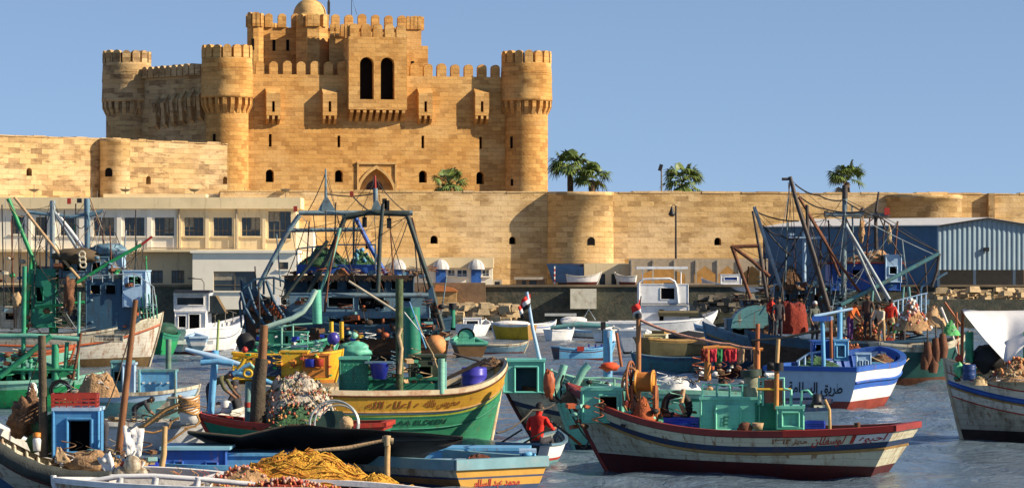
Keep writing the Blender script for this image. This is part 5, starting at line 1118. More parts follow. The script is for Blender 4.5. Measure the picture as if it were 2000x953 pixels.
# ================================================================== centre: big dark trawler
hd = Hull(10.2, 3.7, (2.1, 1.75, 3.9), rake=.5, srake=.3, bowpow=3.2, fine=.6)
td = boat('fishing_trawler', 'large dark blue and brown trawler with tall steel gallows in the centre', 676, 706, 184, hd, 'trawler', D=150)
WD_ = mat('weathered_brown_planks', (.085, .042, .022), .8, .4, 3, dirt=.6, dirtcol=(.02, .015, .012), streak=True, bump=.4)
make_hull(td, hd, [(.5, DBLUE), (.6, OCHRE), (9, WD_)], (.3, BLKR), rail=DBLUE, inner=mat('orange_brown_lining', (.22, .08, .03), .8, .35), strakes=((.55, DBLUE, .07), (1.2, WOODD, .05)), bulw=.9)
cabin(td, 560, 838, 574, 622, -1.5, 2.8, GBLUE, [(586, 604, 580, 588), (640, 690, 580, 600), (700, 750, 580, 604), (784, 802, 580, 589)], name='main_cabin')
cabin(td, 556, 806, 540, 574, -1.2, 2.6, mat('dark_blue_planks', (.02, .045, .07), .8, .4), [(600, 622, 548, 566), (636, 660, 548, 566), (676, 700, 548, 566), (724, 752, 548, 566), (764, 790, 548, 566)], name='wheelhouse', over=.3, roofm=WOOD)
part(td, 'eave_fringe', mat('dark_fringe', (.075, .045, .028), .9, .4), lambda k: [k.box(Q(td, 562 + i * 3.4, 542 + (i * 7 % 3), -1.38), (.07, .04, .22 + .05 * (i % 3))) for i in range(72)])
cabin(td, 580, 733, 519, 535, -.6, 2.2, BLUE, (), name='net_deck')
cabin(td, 590, 835, 622, 662, -1.2, 2.6, WOODD, [(640, 690, 628, 650), (700, 712, 628, 658), (735, 760, 628, 655), (790, 815, 628, 655)], name='lower_deckhouse')
for px, m_ in ((624, WOODR), (748, WOODR), (668, GBLUE), (716, DBLUE), (812, GBLUE)): pole(td, 'stanchion', m_, [(px, 662), (px, 622)], .07, dd=-1.6)
rail(td, 'upper_rail', DBLUE, [(579, 486), (650, 478), (734, 478)], [(580, 486, 530), (610, 483, 520), (650, 478, 520), (695, 478, 520), (733, 478, 530)], .04, -1.4)
netpile('net_heap', 'green and dark netting heaped on top of the dark trawler wheelhouse', 'fishing net', NETG, Q(td, 632, 521, 0), 1.35, .8, 1.0, 5, strands=30, sm=[TEAL, RIG, ROPE])
netpile('net_heap', 'teal rope and gear heap behind the dark trawler net deck rail', 'fishing net', NETG, Q(td, 705, 521, .1), .8, .6, .8, 9, floats=30, fm=[TURQ, SKYB, TEAL], fr=.09, strands=14, sm=[TURQ, RIG])
netpile('net_heap', 'orange brown gear thrown on the canopy edge of the dark trawler', 'fishing net', mat('orange_brown', (.25, .09, .03), .9, .4, 5), Q(td, 668, 538, -1.0), .45, .4, .35, 19, strands=10, sm=[ROPE])
GAL = mat('gallows_steel', (.16, .23, .26), .5, .4, 2.5, dirt=.65, dirtcol=(.10, .05, .03)); GALD = mat('gallows_dark', (.035, .05, .045), .6, .5, 2.5, dirt=.5, dirtcol=(.12, .06, .03))
def beam(root, name, m, pts, r, dd=0): return pole(root, name, m, pts, r, dd=dd, n=4)
beam(td, 'gallows_leg', GAL, [(585, 420), (560, 456), (515, 540), (478, 612)], .12, -1.0); beam(td, 'gallows_leg', BLUE, [(694, 424), (722, 480), (756, 540)], .11, .8)
beam(td, 'gallows_beam', GAL, [(583, 416), (806, 416)], .12, -.9); beam(td, 'gallows_beam', GAL, [(566, 450), (706, 448)], .10, .2)
beam(td, 'gallows_leg', GALD, [(676, 420), (668, 440), (640, 505), (598, 575)], .12, -1.4); beam(td, 'gallows_leg', GALD, [(795, 418), (812, 470), (842, 560), (866, 645)], .12, -1.4)
beam(td, 'gallows_beam', GALD, [(668, 425), (720, 415), (800, 418)], .14, -1.4); beam(td, 'gallows_leg', MINT, [(664, 445), (650, 500), (624, 575)], .08, -1.6); beam(td, 'gallows_leg', RUST, [(658, 460), (642, 540), (634, 610)], .05, -1.7)
beam(td, 'lattice_leg', GALD, [(640, 470), (560, 575), (500, 640)], .09, -1.6)
for s_ in (0, 7):
    pole(td, 'shroud', RUST if s_ else GALD, [(803 + s_ * .3, 425), (826 + s_, 540), (850 + s_, 640)], .035, dd=-1.2)
pole(td, 'mast', GAL, [(637, 412), (636, 330)], .1, .04); pole(td, 'mast', GAL, [(734, 414), (733, 368)], .12); 0 or pole(td, 'mast_tip', RED, [(733, 368), (732, 343)], .06); pole(td, 'mast', GALD, [(738, 574), (742, 470), (748, 398)], .12, .09, dd=-1.7)
part(td, 'mast_step', GAL, lambda k: k.prism(Q(td, 618, 416, -.9), BX, Z, [(0, 0), (1.0, 0), (.55, .75), (.4, .75)], Vector((0, .1, 0)))); part(td, 'mast_step', GAL, lambda k: (k.prism(Q(td, 722, 416, -.9), BX, Z, [(0, 0), (.7, 0), (.4, .6), (.25, .6)], Vector((0, .1, 0)))))
part(td, 'lamp', RED, lambda k: k.box(Q(td, 687, 379, -.5), (.18, .15, .26))); rope(td, RIG, [(637, 379), (687, 384), (733, 378)], .03, .02); part(td, 'lamp', RED, lambda k: k.box(Q(td, 577, 408, -1), (.18, .15, .26)))
part(td, 'pulley', BLKR, lambda k: [k.box(Q(td, px, py, -1.3), (.22, .15, .5)) for px, py in ((712, 434), (760, 436), (751, 398), (756, 402))])
for a in ([(712, 418), (712, 430)], [(760, 418), (760, 432)], [(636, 412), (637, 500)], [(692, 420), (691, 500)], [(690, 385), (705, 400), (720, 412)]): pole(td, 'hanging_line', RIG, a, .035, dd=-1.3)
beam(td, 'cross_spar', GAL, [(648, 577), (837, 577)], .12, -2.0); pole(td, 'spar', mat('pale_spar', (.42, .36, .26), .6, .3, 4), [(681, 549), (730, 580), (774, 608)], .06, dd=-2.3)
part(td, 'spar_block', DBLUE, lambda k: k.prism(Q(td, 826, 588, -2), BX, Z, [(0, .2), (.45, .75), (.6, 0), (.3, -.2)], Vector((0, .2, 0))))
for i, (a, b_) in enumerate((((497, 632), (470, 570)), ((520, 640), (484, 560)), ((540, 634), (500, 560)), ((556, 620), (520, 548)))): pole(td, 'bow_frame', DBLUE, [a, ((a[0] + b_[0]) / 2 - 4, (a[1] + b_[1]) / 2 + 2), b_], .08, dd=-1.9)
rail(td, 'bow_rail', DBLUE, [(472, 640), (468, 590), (476, 560), (500, 545), (535, 542), (556, 550)], [(490, 550, 580), (515, 544, 575), (535, 542, 575)], .06, -1.8)
part(td, 'lamp', CLEANW, lambda k: k.box(Q(td, 544, 588, -2.2), (.2, .2, .38)))
for i in range(9): pole(td, 'boarding', ORR if i % 2 else WOODR, [(490 + i * 7, 606 + i * 2), (506 + i * 6.4, 580 + i * 2.2)], .09, dd=-1.7)
lumps(td, 'deck_gear', [NETB, WOODD, GBLUE, RUST, BLKR, TURQ, ORR], 110, 500, 870, 585, 668, -2.2, -1.0, .12, .4, 77)
lumps(td, 'roof_gear', [NETB, RUST, GBLUE, WOODR, CANV], 30, 570, 850, 530, 540, -1.6, 1, .1, .3, 78)
for a in ([(600, 430), (560, 540), (540, 600)], [(700, 430), (690, 520)], [(760, 440), (795, 560), (860, 640)], [(612, 420), (630, 560), (640, 690)], [(800, 420), (770, 500), (740, 620)], [(637, 335), (600, 415)], [(733, 350), (795, 416)], [(560, 560), (690, 600), (780, 630)]): rope(td, RIG, a, .022, .15)
fr = tag(empty('fender', Q(td, 853, 672, -2.4), 0, 'big faded orange bag fender slung at the right end of the dark trawler', 'fender'), group='fenders on the trawlers'); k = MB(); k.lathe((0, 0, 0), [(.02, .45), (.25, .38), (.5, .1), (.52, -.1), (.4, -.3), (.02, -.42)], 14, uv=False); o = k.build('bag', mat('orange_bag', (.6, .26, .09), .7, .3, 3, dirt=.4, dirtcol=(.25, .08, .03)), fr); k = MB(); k.tube([(0, 0, .4), (.2, 0, .9)], .04); k.build('lanyard', ROPED, fr); fr.rotation_euler = (0, .8, 0)

# ================================================================== right: blue trawler cluster
hf = Hull(9.2, 3.3, (1.7, 1.25, 2.2), rake=.7)
tf = boat('fishing_trawler', 'grey blue trawler with many raking masts moored before the warehouse', 1590, 741, 176, hf, 'trawler', D=128)
make_hull(tf, hf, [(.35, GBLUE), (.42, OCHRE), (9, DBLUE)], (.25, MAROON), rail=GBLUE, inner=DBLUE, bulw=.5)
cabin(tf, 1512, 1640, 566, 612, .8, 1.8, GBLUE, [(1524, 1542, 574, 588), (1554, 1572, 574, 588), (1586, 1604, 574, 588)], name='deckhouse')
cabin(tf, 1622, 1758, 515, 568, .5, 2.0, BLUE, [(1636, 1652, 526, 544), (1664, 1680, 526, 544), (1692, 1708, 526, 544), (1728, 1744, 526, 546)], name='wheelhouse', roofm=RED, over=.3)
cabin(tf, 1730, 1760, 500, 552, .1, 1.5, PBLUE, [(1736, 1752, 520, 536)], name='wheelhouse_wing'); cabin(tf, 1420, 1500, 625, 680, -.2, 1.8, GBLUE, [(1430, 1455, 640, 655)], name='fore_cabin')
k = MB(); c = Q(tf, 1475, 640, .2); k.grid([[c + Vector((1.05 * math.cos(a), y, .95 * math.sin(a))) for a in [PI * q / 10 for q in range(11)]] for y in (-.6, .9)]); k.face([c + Vector((1.05 * math.cos(a), -.6, .95 * math.sin(a))) for a in [PI * q / 10 for q in range(11)]]); k.build('domed_cover', TURQ, tf, True)
netpile('net_heap', 'tan canvas and nets heaped on the blue wheelhouse roof', 'fishing net', NETT, Q(tf, 1702, 513, 1.2), 1.25, .8, .55, 41, strands=26, sm=[ROPE, CLOTHW, FLR], rough=.5)
netpile('net_heap', 'dark net bundle hanging behind the rail of the grey blue trawler', 'fishing net', NETB, Q(tf, 1545, 566, .6), .75, .5, .95, 43, strands=20, sm=[TURQ, ROPED])
TH = mat('trawler_mast', (.16, .22, .24), .5, .4, 3, dirt=.5, dirtcol=(.1, .05, .03)); TDK = mat('trawler_mast_dark', (.05, .04, .035), .6, .4, 3, dirt=.4, dirtcol=(.15, .07, .03))
pole(tf, 'mast', TH, [(1645, 700), (1648, 520), (1650, 388)], .13, .11, .1); pole(tf, 'mast', TDK, [(1650, 388), (1650, 362)], .12, dd=.1); part(tf, 'crosstree', TH, lambda k: k.box(Q(tf, 1649, 419, .1), (1.6, .18, .2)))
for a in ([(1613, 412), (1613, 424)], [(1684, 406), (1684, 428)]): pole(tf, 'crosstree_end', TDK, a, .08, dd=.1)
pole(tf, 'derrick', TDK, [(1543, 345), (1556, 395), (1590, 500), (1621, 612)], .08, .11, -.6); pole(tf, 'derrick', TDK, [(1545, 350), (1527, 350)], .06, dd=-.6); pole(tf, 'derrick', RUST, [(1560, 385), (1612, 470), (1640, 540)], .06, dd=-.3)
pole(tf, 'derrick', RUST, [(1578, 417), (1625, 495), (1682, 574)], .06, dd=-.5); pole(tf, 'derrick', TDK, [(1576, 400), (1578, 470)], .07, dd=-.5); pole(tf, 'derrick', RIGG, [(1652, 437), (1682, 506), (1719, 588)], .065, dd=-.7); pole(tf, 'derrick', RIGG, [(1652, 440), (1706, 532), (1763, 628)], .075, dd=-.9)
pole(tf, 'derrick', RIGG, [(1473, 404), (1490, 455), (1510, 515), (1530, 575)], .075, dd=-.2); pole(tf, 'derrick', TDK, [(1470, 412), (1482, 480), (1500, 580)], .05, dd=-.3)
for a in ([(1429, 480), (1447, 530), (1466, 582)], [(1429, 480), (1470, 510), (1503, 540)], [(1429, 482), (1480, 480)], [(1482, 478), (1498, 580)]): pole(tf, 'gallows_leg', RUST if a[0][0] == 1429 else TDK, a, .08, dd=-.4)
pole(tf, 'boom', TURQ, [(1643, 595), (1740, 545), (1834, 495)], .09, dd=-.6); pole(tf, 'boom_strop', TDK, [(1834, 495), (1830, 530), (1820, 560)], .07, dd=-.6)
pole(tf, 'mast', TDK, [(1711, 487), (1710, 420), (1716, 375)], .1, .04, .6); part(tf, 'lamp', RED, lambda k: k.box(Q(tf, 1732, 413, .4), (.22, .2, .3))); part(tf, 'mast_head', TH, lambda k: k.box(Q(tf, 1716, 420, .5), (.9, .14, .14))); pole(tf, 'aerial', RUST, [(1746, 520), (1753, 432)], .04, dd=.5)
for a in ([(1553, 360), (1600, 382), (1648, 391), (1720, 425), (1834, 492)], [(1561, 383), (1610, 408), (1690, 412)], [(1543, 350), (1536, 430)], [(1482, 416), (1560, 432)], [(1490, 440), (1545, 500)], [(1650, 420), (1700, 520)], [(1650, 425), (1600, 530)], [(1578, 430), (1500, 560)], [(1490, 440), (1525, 460), (1560, 465)], [(1716, 420), (1760, 500)], [(1834, 495), (1790, 560)]): rope(tf, RIG, a, .03, .1)
part(tf, 'crows_nest', PBLUE, lambda k: (k.box(Q(tf, 1562, 464, .4), (.9, .4, .06)), k.box(Q(tf, 1600, 464, .4), (.7, .3, .1)), k.box(Q(tf, 1545, 458, .4), (.3, .3, .1)))); pole(tf, 'mast', PBLUE, [(1571, 560), (1571, 448)], .08, dd=.4)
blob(tf, 'hanging_net', NETT, 1683, 450, -.1, .12, .12, .5, 51, .3); blob(tf, 'hanging_net', ROPE, 1737, 460, -.1, .1, .1, .35, 52, .3)
rail(tf, 'deck_rail', PBLUE, [(1512, 555), (1640, 555)], [(x, 555, 575) for x in range(1512, 1641, 16)], .03, .3); rail(tf, 'side_rail', PBLUE, [(1740, 590), (1812, 572)], [(x, 588 - (x - 1740) * .22, 612) for x in range(1745, 1812, 9)], .035, -.8)
rail(tf, 'gantry', GBLUE, [(1795, 600), (1800, 560), (1850, 532)], [], .06, -.5)
lumps(tf, 'deck_gear', [GBLUE, TURQ, NETB, RUST, BLKR, DBLUE, CANV, OLDW], 150, 1430, 1830, 575, 668, -.4, 1.2, .1, .38, 91)
for p in ((1530, 600, 1527, 560), (1585, 620, 1590, 560), (1612, 640, 1600, 580), (1700, 640, 1705, 560), (1760, 620, 1765, 560), (1780, 610, 1775, 560)): pole(tf, 'stanchion', TDK if p[0] % 20 else TURQ, [(p[0], p[1]), (p[2], p[3])], .05, dd=-.5)
# hung red net and net heaps on the working deck
netpile('hung_net', 'maroon net heaped high between the men at the left of the working deck', 'fishing net', NETR, Q(tf, 1549, 652, -1.9), .62, .45, 1.25, 61, strands=24, sm=[MAROON, FLR], rough=.16, peak=7.0)
netpile('net_heap', 'brown net with rusty floats piled at the feet of the crew', 'fishing net', NETB, Q(tf, 1690, 676, -2.2), .85, .5, 1.0, 62, floats=160, fm=[FLR, FLO, NETB, OCHRE], fr=.05, strands=40, sm=[FLO, ROPED])
netpile('net_heap', 'dark red net spilling down beside the man in tan trousers', 'fishing net', NETR, Q(tf, 1735, 686, -3.2), .7, .4, .55, 63, strands=20, sm=[FLR])
S_ = lambda n, c: mat(n, c, .85, .15, 5, bump=.3, bscale=12)
SO, SW_, SR, SBK, SG, SBR, TP, TT, TDG = S_('orange_shirt', (.62, .14, .03)), S_('offwhite_shirt', (.6, .52, .38)), S_('red_shirt', (.50, .03, .015)), S_('dark_clothing', (.03, .03, .035)), S_('grey_green_shirt', (.10, .11, .09)), S_('brown_shirt', (.10, .06, .04)), S_('purple_trousers', (.10, .04, .16)), S_('tan_trousers', (.42, .28, .14)), S_('dark_trousers', (.04, .04, .05)); GRN = S_('green_shirt', (.03, .22, .07)); OLV = S_('olive_jacket', (.11, .105, .05)); WHAIR = mat('white_hair', (.6, .58, .55), .8)
def crew(px, ypx_feet, dd, facing, shirt, tr, pose, label, hair=None, hat=None, root=tf, sc_=1.0): return person(label, Q(root, px, ypx_feet, dd), facing, shirt, tr, pose, hair, hat, sc_)
crew(1660, 668, -3.2, 320, SO, TP, 'work', 'man in orange shirt and purple trousers leaning over the nets')
crew(1722, 674, -3.3, 235, SW_, TT, 'work', 'man in off-white shirt and tan trousers bending by the nets'); crew(1740, 668, -2.9, 70, SR, TT, 'stand', 'man in bright red shirt standing behind the man in off-white')
crew(1695, 660, -2.9, 240, SBR, TDG, 'stand', 'man in brown shirt standing between the orange and off-white shirts', sc_=1.03); crew(1591, 672, -2.8, 300, SG, TDG, 'stand', 'white haired man in grey green shirt right of the maroon net', WHAIR)
crew(1506, 660, -2.9, 320, SR, TDG, 'stand', 'man in dark red shirt at the left edge of the maroon net'); crew(1520, 664, -3.1, 280, SBK, TDG, 'stand', 'man in dark clothes close beside the dark red shirt'); crew(1764, 690, -2.8, 200, GRN, TDG, 'bend', 'man in green shirt crouched over at the right of the crew')
# platform deck that the crew stand on
hw = Hull(7.4, 2.6, (1.6, 1.5, 1.9), rake=.6); wbt = boat('work_boat', 'dark work boat alongside the grey blue trawler carrying the crew and their nets', 1640, 748, 178, hw, 'boat', D=125.2); make_hull(wbt, hw, [(.3, DBLUE), (9, WOODD)], (.2, BLKR), inner=WOODD, bulw=.25)
# second boat with tan gear, far right of the cluster
h2_ = Hull(3.9, 2.0, (1.55, 1.45, 1.95), rake=.7); t2 = boat('net_boat', 'dark teal boat piled with tan and pink nets right of the crew', 1800, 735, 12, h2_, 'boat', D=121); make_hull(t2, h2_, [(.2, OLDW), (9, mat('dark_teal', (.02, .09, .08), .6, .3))], (.2, RUST), inner=TEALD)
netpile('net_heap', 'pink floats and tan net piled on the dark teal boat', 'fishing net', NETT, Q(t2, 1782, 645, -.2), .75, .6, 1.05, 71, floats=90, fm=[FLR, mat('pink_float', (.6, .32, .25), .5), CLOTHW], fr=.06, strands=30, sm=[ROPE, FLR]); netpile('net_heap', 'pale canvas and rope heap at the bow of the dark teal boat', 'fishing net', CANV, Q(t2, 1822, 638, .2), .6, .5, .8, 72, strands=30, sm=[ROPE, WOODR], rough=.5)
for i, (px, y0, y1) in enumerate(((1812, 668, 712), (1828, 660, 705), (1841, 652, 700), (1806, 690, 722), (1822, 688, 728))):
    f = tag(empty('tyre_fender', Q(t2, px, y1, -1.3)), ['leftmost upper rusty fender hanging below the dark teal boat', 'longest rusty fender in the middle of the row below the dark teal boat', 'rightmost and highest rusty fender below the dark teal boat', 'low rusty fender at the left end below the dark teal boat', 'lowest rusty fender under the longest one below the teal boat'][i], 'fender', 'rusty fenders below the teal boat'); k = MB(); hgt = (y1 - y0) / F * BD(t2); k.tube([(0, 0, 0), (.03, 0, hgt * .4), (0, 0, hgt)], [.16, .2, .12], 8); k.build('fender_body', RUST, f); k = MB(); k.tube([(0, 0, hgt), (0, .1, hgt + .5)], .03); k.build('lanyard', ROPED, f)
for a in ([(1838, 600), (1862, 660), (1870, 690)], [(1845, 590), (1880, 640)], [(1868, 610), (1872, 700)]): pole(t2, 'leaning_spar', CLOTHW if a[0][0] == 1838 else WOODR, a, .05, dd=-.3)
netpile('net_heap', 'bright green and grey netting beside the stern of the awning boat', 'fishing net', mat('lime_net', (.10, .38, .12), .9, .5, 6), Q(t2, 1856, 655, -.6), .4, .3, .6, 73, strands=14, sm=[GREEN, CLOTHW])

tangle(ta, [RIG, ROPED, RUST, RIGG, CANV], 44, [(16, 390), (103, 395), (170, 390), (54, 414), (202, 412), (60, 500), (218, 615), (250, 620), (46, 600), (105, 640), (275, 480), (240, 540), (285, 530), (180, 500), (300, 605), (10, 560), (165, 592), (20, 640), (150, 640)], (-1.2, .4), 301)
tangle(td, [RIG, ROPED, RUST, GBLUE, RIG], 50, [(585, 420), (637, 340), (733, 345), (668, 422), (795, 418), (748, 400), (694, 424), (566, 450), (706, 448), (515, 540), (478, 605), (598, 572), (640, 560), (690, 530), (842, 560), (866, 640), (837, 577), (740, 570), (560, 640), (620, 650), (780, 640), (700, 650)], (-1.9, .3), 302)
tangle(tf, [RIG, ROPED, RUST, RIGG, TDK], 56, [(1543, 350), (1650, 385), (1650, 430), (1473, 408), (1429, 482), (1716, 420), (1834, 495), (1578, 420), (1612, 416), (1685, 418), (1620, 605), (1509, 513), (1763, 620), (1711, 480), (1640, 600), (1530, 590), (1700, 560), (1810, 590), (1480, 600), (1498, 580), (1560, 600), (1753, 436), (1600, 500)], (-.8, .8), 303)
for i, (a, b_) in enumerate((((1500, 600), (1492, 470)), ((1532, 590), (1538, 430)), ((1600, 600), (1604, 450)), ((1625, 560), (1618, 430)), ((1668, 520), (1664, 400)), ((1690, 520), (1699, 425)), ((1722, 510), (1728, 430)), ((1775, 580), (1762, 470)), ((1455, 600), (1462, 520)), ((1812, 600), (1806, 500)))): pole(tf, 'thin_mast', [TDK, TH, RUST][i % 3], [a, b_], .035, dd=.2 + .1 * (i % 4))
for i, (a, b_) in enumerate((((505, 640), (498, 520)), ((548, 560), (540, 455)), ((598, 530), (604, 432)), ((652, 520), (656, 395)), ((690, 520), (690, 425)), ((770, 560), (762, 440)), ((818, 570), (810, 470)), ((858, 640), (872, 540)), ((620, 640), (612, 575)), ((700, 665), (705, 590)), ((760, 660), (752, 600)), ((835, 650), (828, 560)))): pole(td, 'thin_mast', [TDK, GAL, RUST][i % 3], [a, b_], .035, dd=-.4 - .1 * (i % 4))
for i, (a, b_) in enumerate((((8, 600), (4, 400)), ((28, 640), (22, 430)), ((66, 600), (70, 440)), ((120, 560), (126, 410)), ((222, 600), (214, 440)), ((258, 600), (268, 470)), ((140, 640), (150, 540)), ((182, 640), (176, 540)))): pole(ta, 'thin_mast', [RIG, RUST, GALD][i % 3], [a, b_], .03, dd=-.7)
for i, (a, b_) in enumerate((((40, 640), (36, 420)), ((88, 640), (92, 470)), ((150, 600), (146, 440)), ((205, 560), (200, 430)), ((238, 560), (246, 450)), ((290, 600), (285, 500)))): pole(ta, 'thin_mast', [TDK, RIGG, GREEN][i % 3], [a, b_], .035, dd=.2)
lumps(ta, 'hanging_gear', [RUST, NETB, GBLUE, GREEN, OLDW], 46, 0, 290, 500, 600, -1.2, .4, .1, .28, 304)
lumps(tf, 'hanging_gear', [GBLUE, NETB, RUST, TURQ, DBLUE], 60, 1480, 1760, 545, 610, -.2, .8, .1, .3, 305)
netpile('net_heap', 'rusty brown net heap between the domed cover and the maroon net', 'fishing net', NETB, Q(tf, 1500, 668, -2.3), .6, .5, .7, 306, strands=20, sm=[RUST, ROPED])
netpile('net_heap', 'long brown red net sheet drooping over the side beneath the crew', 'fishing net', mat('brown_red_net', (.16, .05, .03), .95, .5, 8, bump=1, bscale=20), Q(tf, 1650, 700, -4.2), 1.1, .35, .7, 307, floats=60, fm=[FLR, FLO], fr=.045, strands=30, sm=[ROPED, FLR])
# ================================================================== blue and white boat
hG = Hull(5.6, 3.35, (1.22, 1.28, 1.75), ws=.97, rake=.55, srake=.15, bulge=.2, bowpow=3.0, fine=.62)
bG = boat('fishing_boat', 'royal blue and white boat with dark Arabic writing on its pale stern', 1652, 792, 60, hG, 'boat')
make_hull(bG, hG, [(.12, CLEANW), (.36, CLEANW), (.58, BLUE), (9, CLEANW)], (.26, mat('red_bottom', (.28, .05, .03), .6, .3)), rail=BLUE, inner=BLUE, deckm=mat('dark_blue_deck', (.03, .07, .16), .7), bulw=.45, transom=mat('pale_grey_blue', (.42, .55, .66), .5, .06, dirt=.2, dirtcol=(.2, .25, .3)), railw=.2, railh=.14, strakes=((.36, BLUE, .05),))
transom_letters(bG, hG, 'طريق السلامة', .34, .66, INK, 1.9, -.15)
cabin(bG, 1588, 1640, 668, 700, .2, 1.0, BLUE, [(1592, 1606, 672, 690)], name='engine_box'); cabin(bG, 1630, 1656, 666, 705, -.4, .6, SKYB, [(1634, 1650, 674, 698)], name='locker', wm=GBLUE)
cabin(bG, 1673, 1700, 692, 724, -.8, .3, PBLUE, [(1679, 1684, 704, 718), (1690, 1695, 704, 718)], name='fretwork_screen'); cabin(bG, 1700, 1732, 711, 724, .2, .5, SKYB, (), name='seat')
pole(bG, 'lamp_post', SKYB, [(1609, 722), (1606, 625)], .07, dd=-1.1); part(bG, 'lamp_bar', PBLUE, lambda k: (k.box(Q(bG, 1608, 621, -1.1), (.62, .22, .12)), k.tube([Q(bG, 1590, 617, -1.1), Q(bG, 1665, 603, -.8)], .05))); part(bG, 'lamp_float', BLUE, lambda k: k.box(Q(bG, 1604, 622, -1.35), (.6, .16, .16)))
pole(bG, 'post', SKYB, [(1640, 680), (1640, 600)], .09, dd=-.2); pole(bG, 'spar', WOODR, [(1624, 700), (1622, 618)], .06, dd=-.4)
rail(bG, 'stern_rail', PBLUE, [(1556, 706), (1580, 690), (1606, 686)], [(1560, 703, 722), (1572, 695, 722), (1586, 689, 720)], .04, -1.0)
netpile('net_heap', 'dark netting on the afterdeck of the royal blue boat', 'fishing net', NETG, Q(bG, 1592, 722, -.6), .9, .7, .5, 81, strands=22, sm=[TURQ, ROPE, RIG]); netpile('net_heap', 'olive rope heap under the far gunwale inside the royal blue boat', 'fishing net', NETB, Q(bG, 1722, 712, 1.0), .55, .8, .35, 82, strands=18, sm=[ROPE, NETR])
rope(bG, ROPE, [(1690, 690, -.6), (1750, 715, 0), (1775, 700, 1.5)], .02, .05)

# ================================================================== green left boat with frames
hq2 = Hull(6.2, 2.3, (.95, .85, 1.1), rake=.4); bq = boat('green_boat', 'bright green boat with a welded pipe frame at the left edge', 8, 800, 4, hq2, 'boat', D=98); make_hull(bq, hq2, [(.2, MINT), (9, GREEN)], (.08, TEALD), rail=MINT, inner=GREEN, bulw=.4)
FG = mat('frame_green', (.03, .26, .13), .5, .35, 3, dirt=.45, dirtcol=(.05, .08, .04)); FM = mat('frame_mint', (.13, .36, .27), .5, .3, 3, dirt=.35, dirtcol=(.12, .1, .06))
rail(bq, 'pipe_frame', FM, [(0, 656), (60, 655), (155, 662)], [], .085, -1); 
for px, y0, y1, m_, r in ((45, 520, 740, FG, .075), (108, 672, 742, FG, .12), (128, 668, 722, FG, .07), (58, 700, 742, FM, .05), (80, 668, 740, FG, .07), (152, 570, 742, FM, .05)): pole(bq, 'frame_post', m_, [(px, y1), (px + (3 if r < .1 else 0), y0)], r, dd=-.9)
pole(bq, 'brace', FG, [(0, 735), (45, 700), (100, 655)], .09, dd=-1.1); pole(bq, 'frame_rail', FG, [(0, 722), (150, 722)], .05, dd=-1); pole(bq, 'frame_rail', FM, [(0, 690), (60, 700), (150, 730)], .05, dd=-.6)
cabin(bq, -30, 85, 722, 768, -.8, 1.2, FG, [(0, 14, 732, 760), (92 - 70, 60, 728, 745)], name='engine_box'); cabin(bq, 88, 145, 718, 760, -.4, 1.0, FG, [(92, 108, 728, 742)], name='deck_box')
part(bq, 'winch_wheel', BLKR, lambda k: [k.tube([Q(bq, 118 + 20 * math.cos(a) * f, 762 + 20 * math.sin(a) * f, -1.2) for a in [j * PI / 8 for j in range(17)]], .04, 5) for f in (1, .8)])
lumps(bq, 'deck_gear', [FG, NETB, GBLUE, RUST, OLDW], 50, 0, 150, 690, 765, -1, .4, .08, .25, 131)
pole(bq, 'tall_spar', RUST, [(158, 650), (150, 700), (142, 740)], .05, dd=-1)
hqq = Hull(4.5, 1.8, (1.3, 1.2, 1.5)); bq2 = boat('weathered_boat', 'pale green and rust hull lying under the pipe frame at the left edge', 30, 735, 3, hqq, 'boat', D=118); make_hull(bq2, hqq, [(.12, ORR), (.5, MINT), (.58, ORR), (9, OLDW)], (.2, OCHRE), rail=ORR, inner=OLDW, bulw=.3)
netpile('net_heap', 'dark olive net hung over a post on the left foreground boat', 'fishing net', NETB, Vector((xpx(62, 64), 64, zpx(822, 64))), .32, .3, .75, 141, strands=26, sm=[ROPE, ROPED, CLOTHW], rough=.15)
blob(bq, 'white_cloth', CLOTHW, 63, 765, -2, .16, .1, .28, 3)

# light blue box boat
hbx = Hull(3.6, 1.7, (.85, .8, 1.0)); bb_ = boat('work_skiff', 'turquoise skiff carrying light blue boxes behind the brown mast', 268, 815, 4, hbx, 'boat', D=90); make_hull(bb_, hbx, [(.2, PBLUE), (9, TURQ)], (.06, NAVY), rail=OLDW, inner=TURQ)
cabin(bb_, 274, 340, 726, 778, -.3, .8, SKYB, (), name='chest', roofm=TURQ); cabin(bb_, 268, 346, 778, 800, -.5, 1.0, OLDW, (), name='bench')
cabin(bb_, 218, 256, 708, 778, -.4, .6, TURQ, [(222, 238, 724, 745)], name='locker'); cabin(bb_, 240, 262, 712, 778, -.7, .5, PBLUE, (), name='locker_door')
for px in (272, 342): pole(bb_, 'corner_post', TURQ, [(px, 790), (px, 722)], .04, dd=-.5)
part(bb_, 'hinge_strip', CLOTHW, lambda k: [k.box(Q(bb_, px, 746 + (px % 3), -.33), (.06, .03, .05)) for px in (280, 293, 303, 314, 328)])
netpile('canvas_bundle', 'striped tan canvas bundle between the red crate and the light blue locker', 'canvas', NETT, Vector((xpx(192, 88), 88, zpx(775, 88))), .62, .35, .72, 151, strands=22, sm=[WOODD, CLOTHW, ROPE], rough=.15, peak=3)
ps = tag(empty('mooring_post', (xpx(328, 96), 96, 0)), 'weathered green post standing in the water behind the turquoise chest', 'post'); k = MB(); k.tube([(0, 0, -.3), (.02, 0, zpx(662, 96))], .09, 8); k.build('post', mat('green_grey_post', (.12, .22, .16), .8, .4, 4, dirt=.5, dirtcol=(.2, .12, .06)), ps)

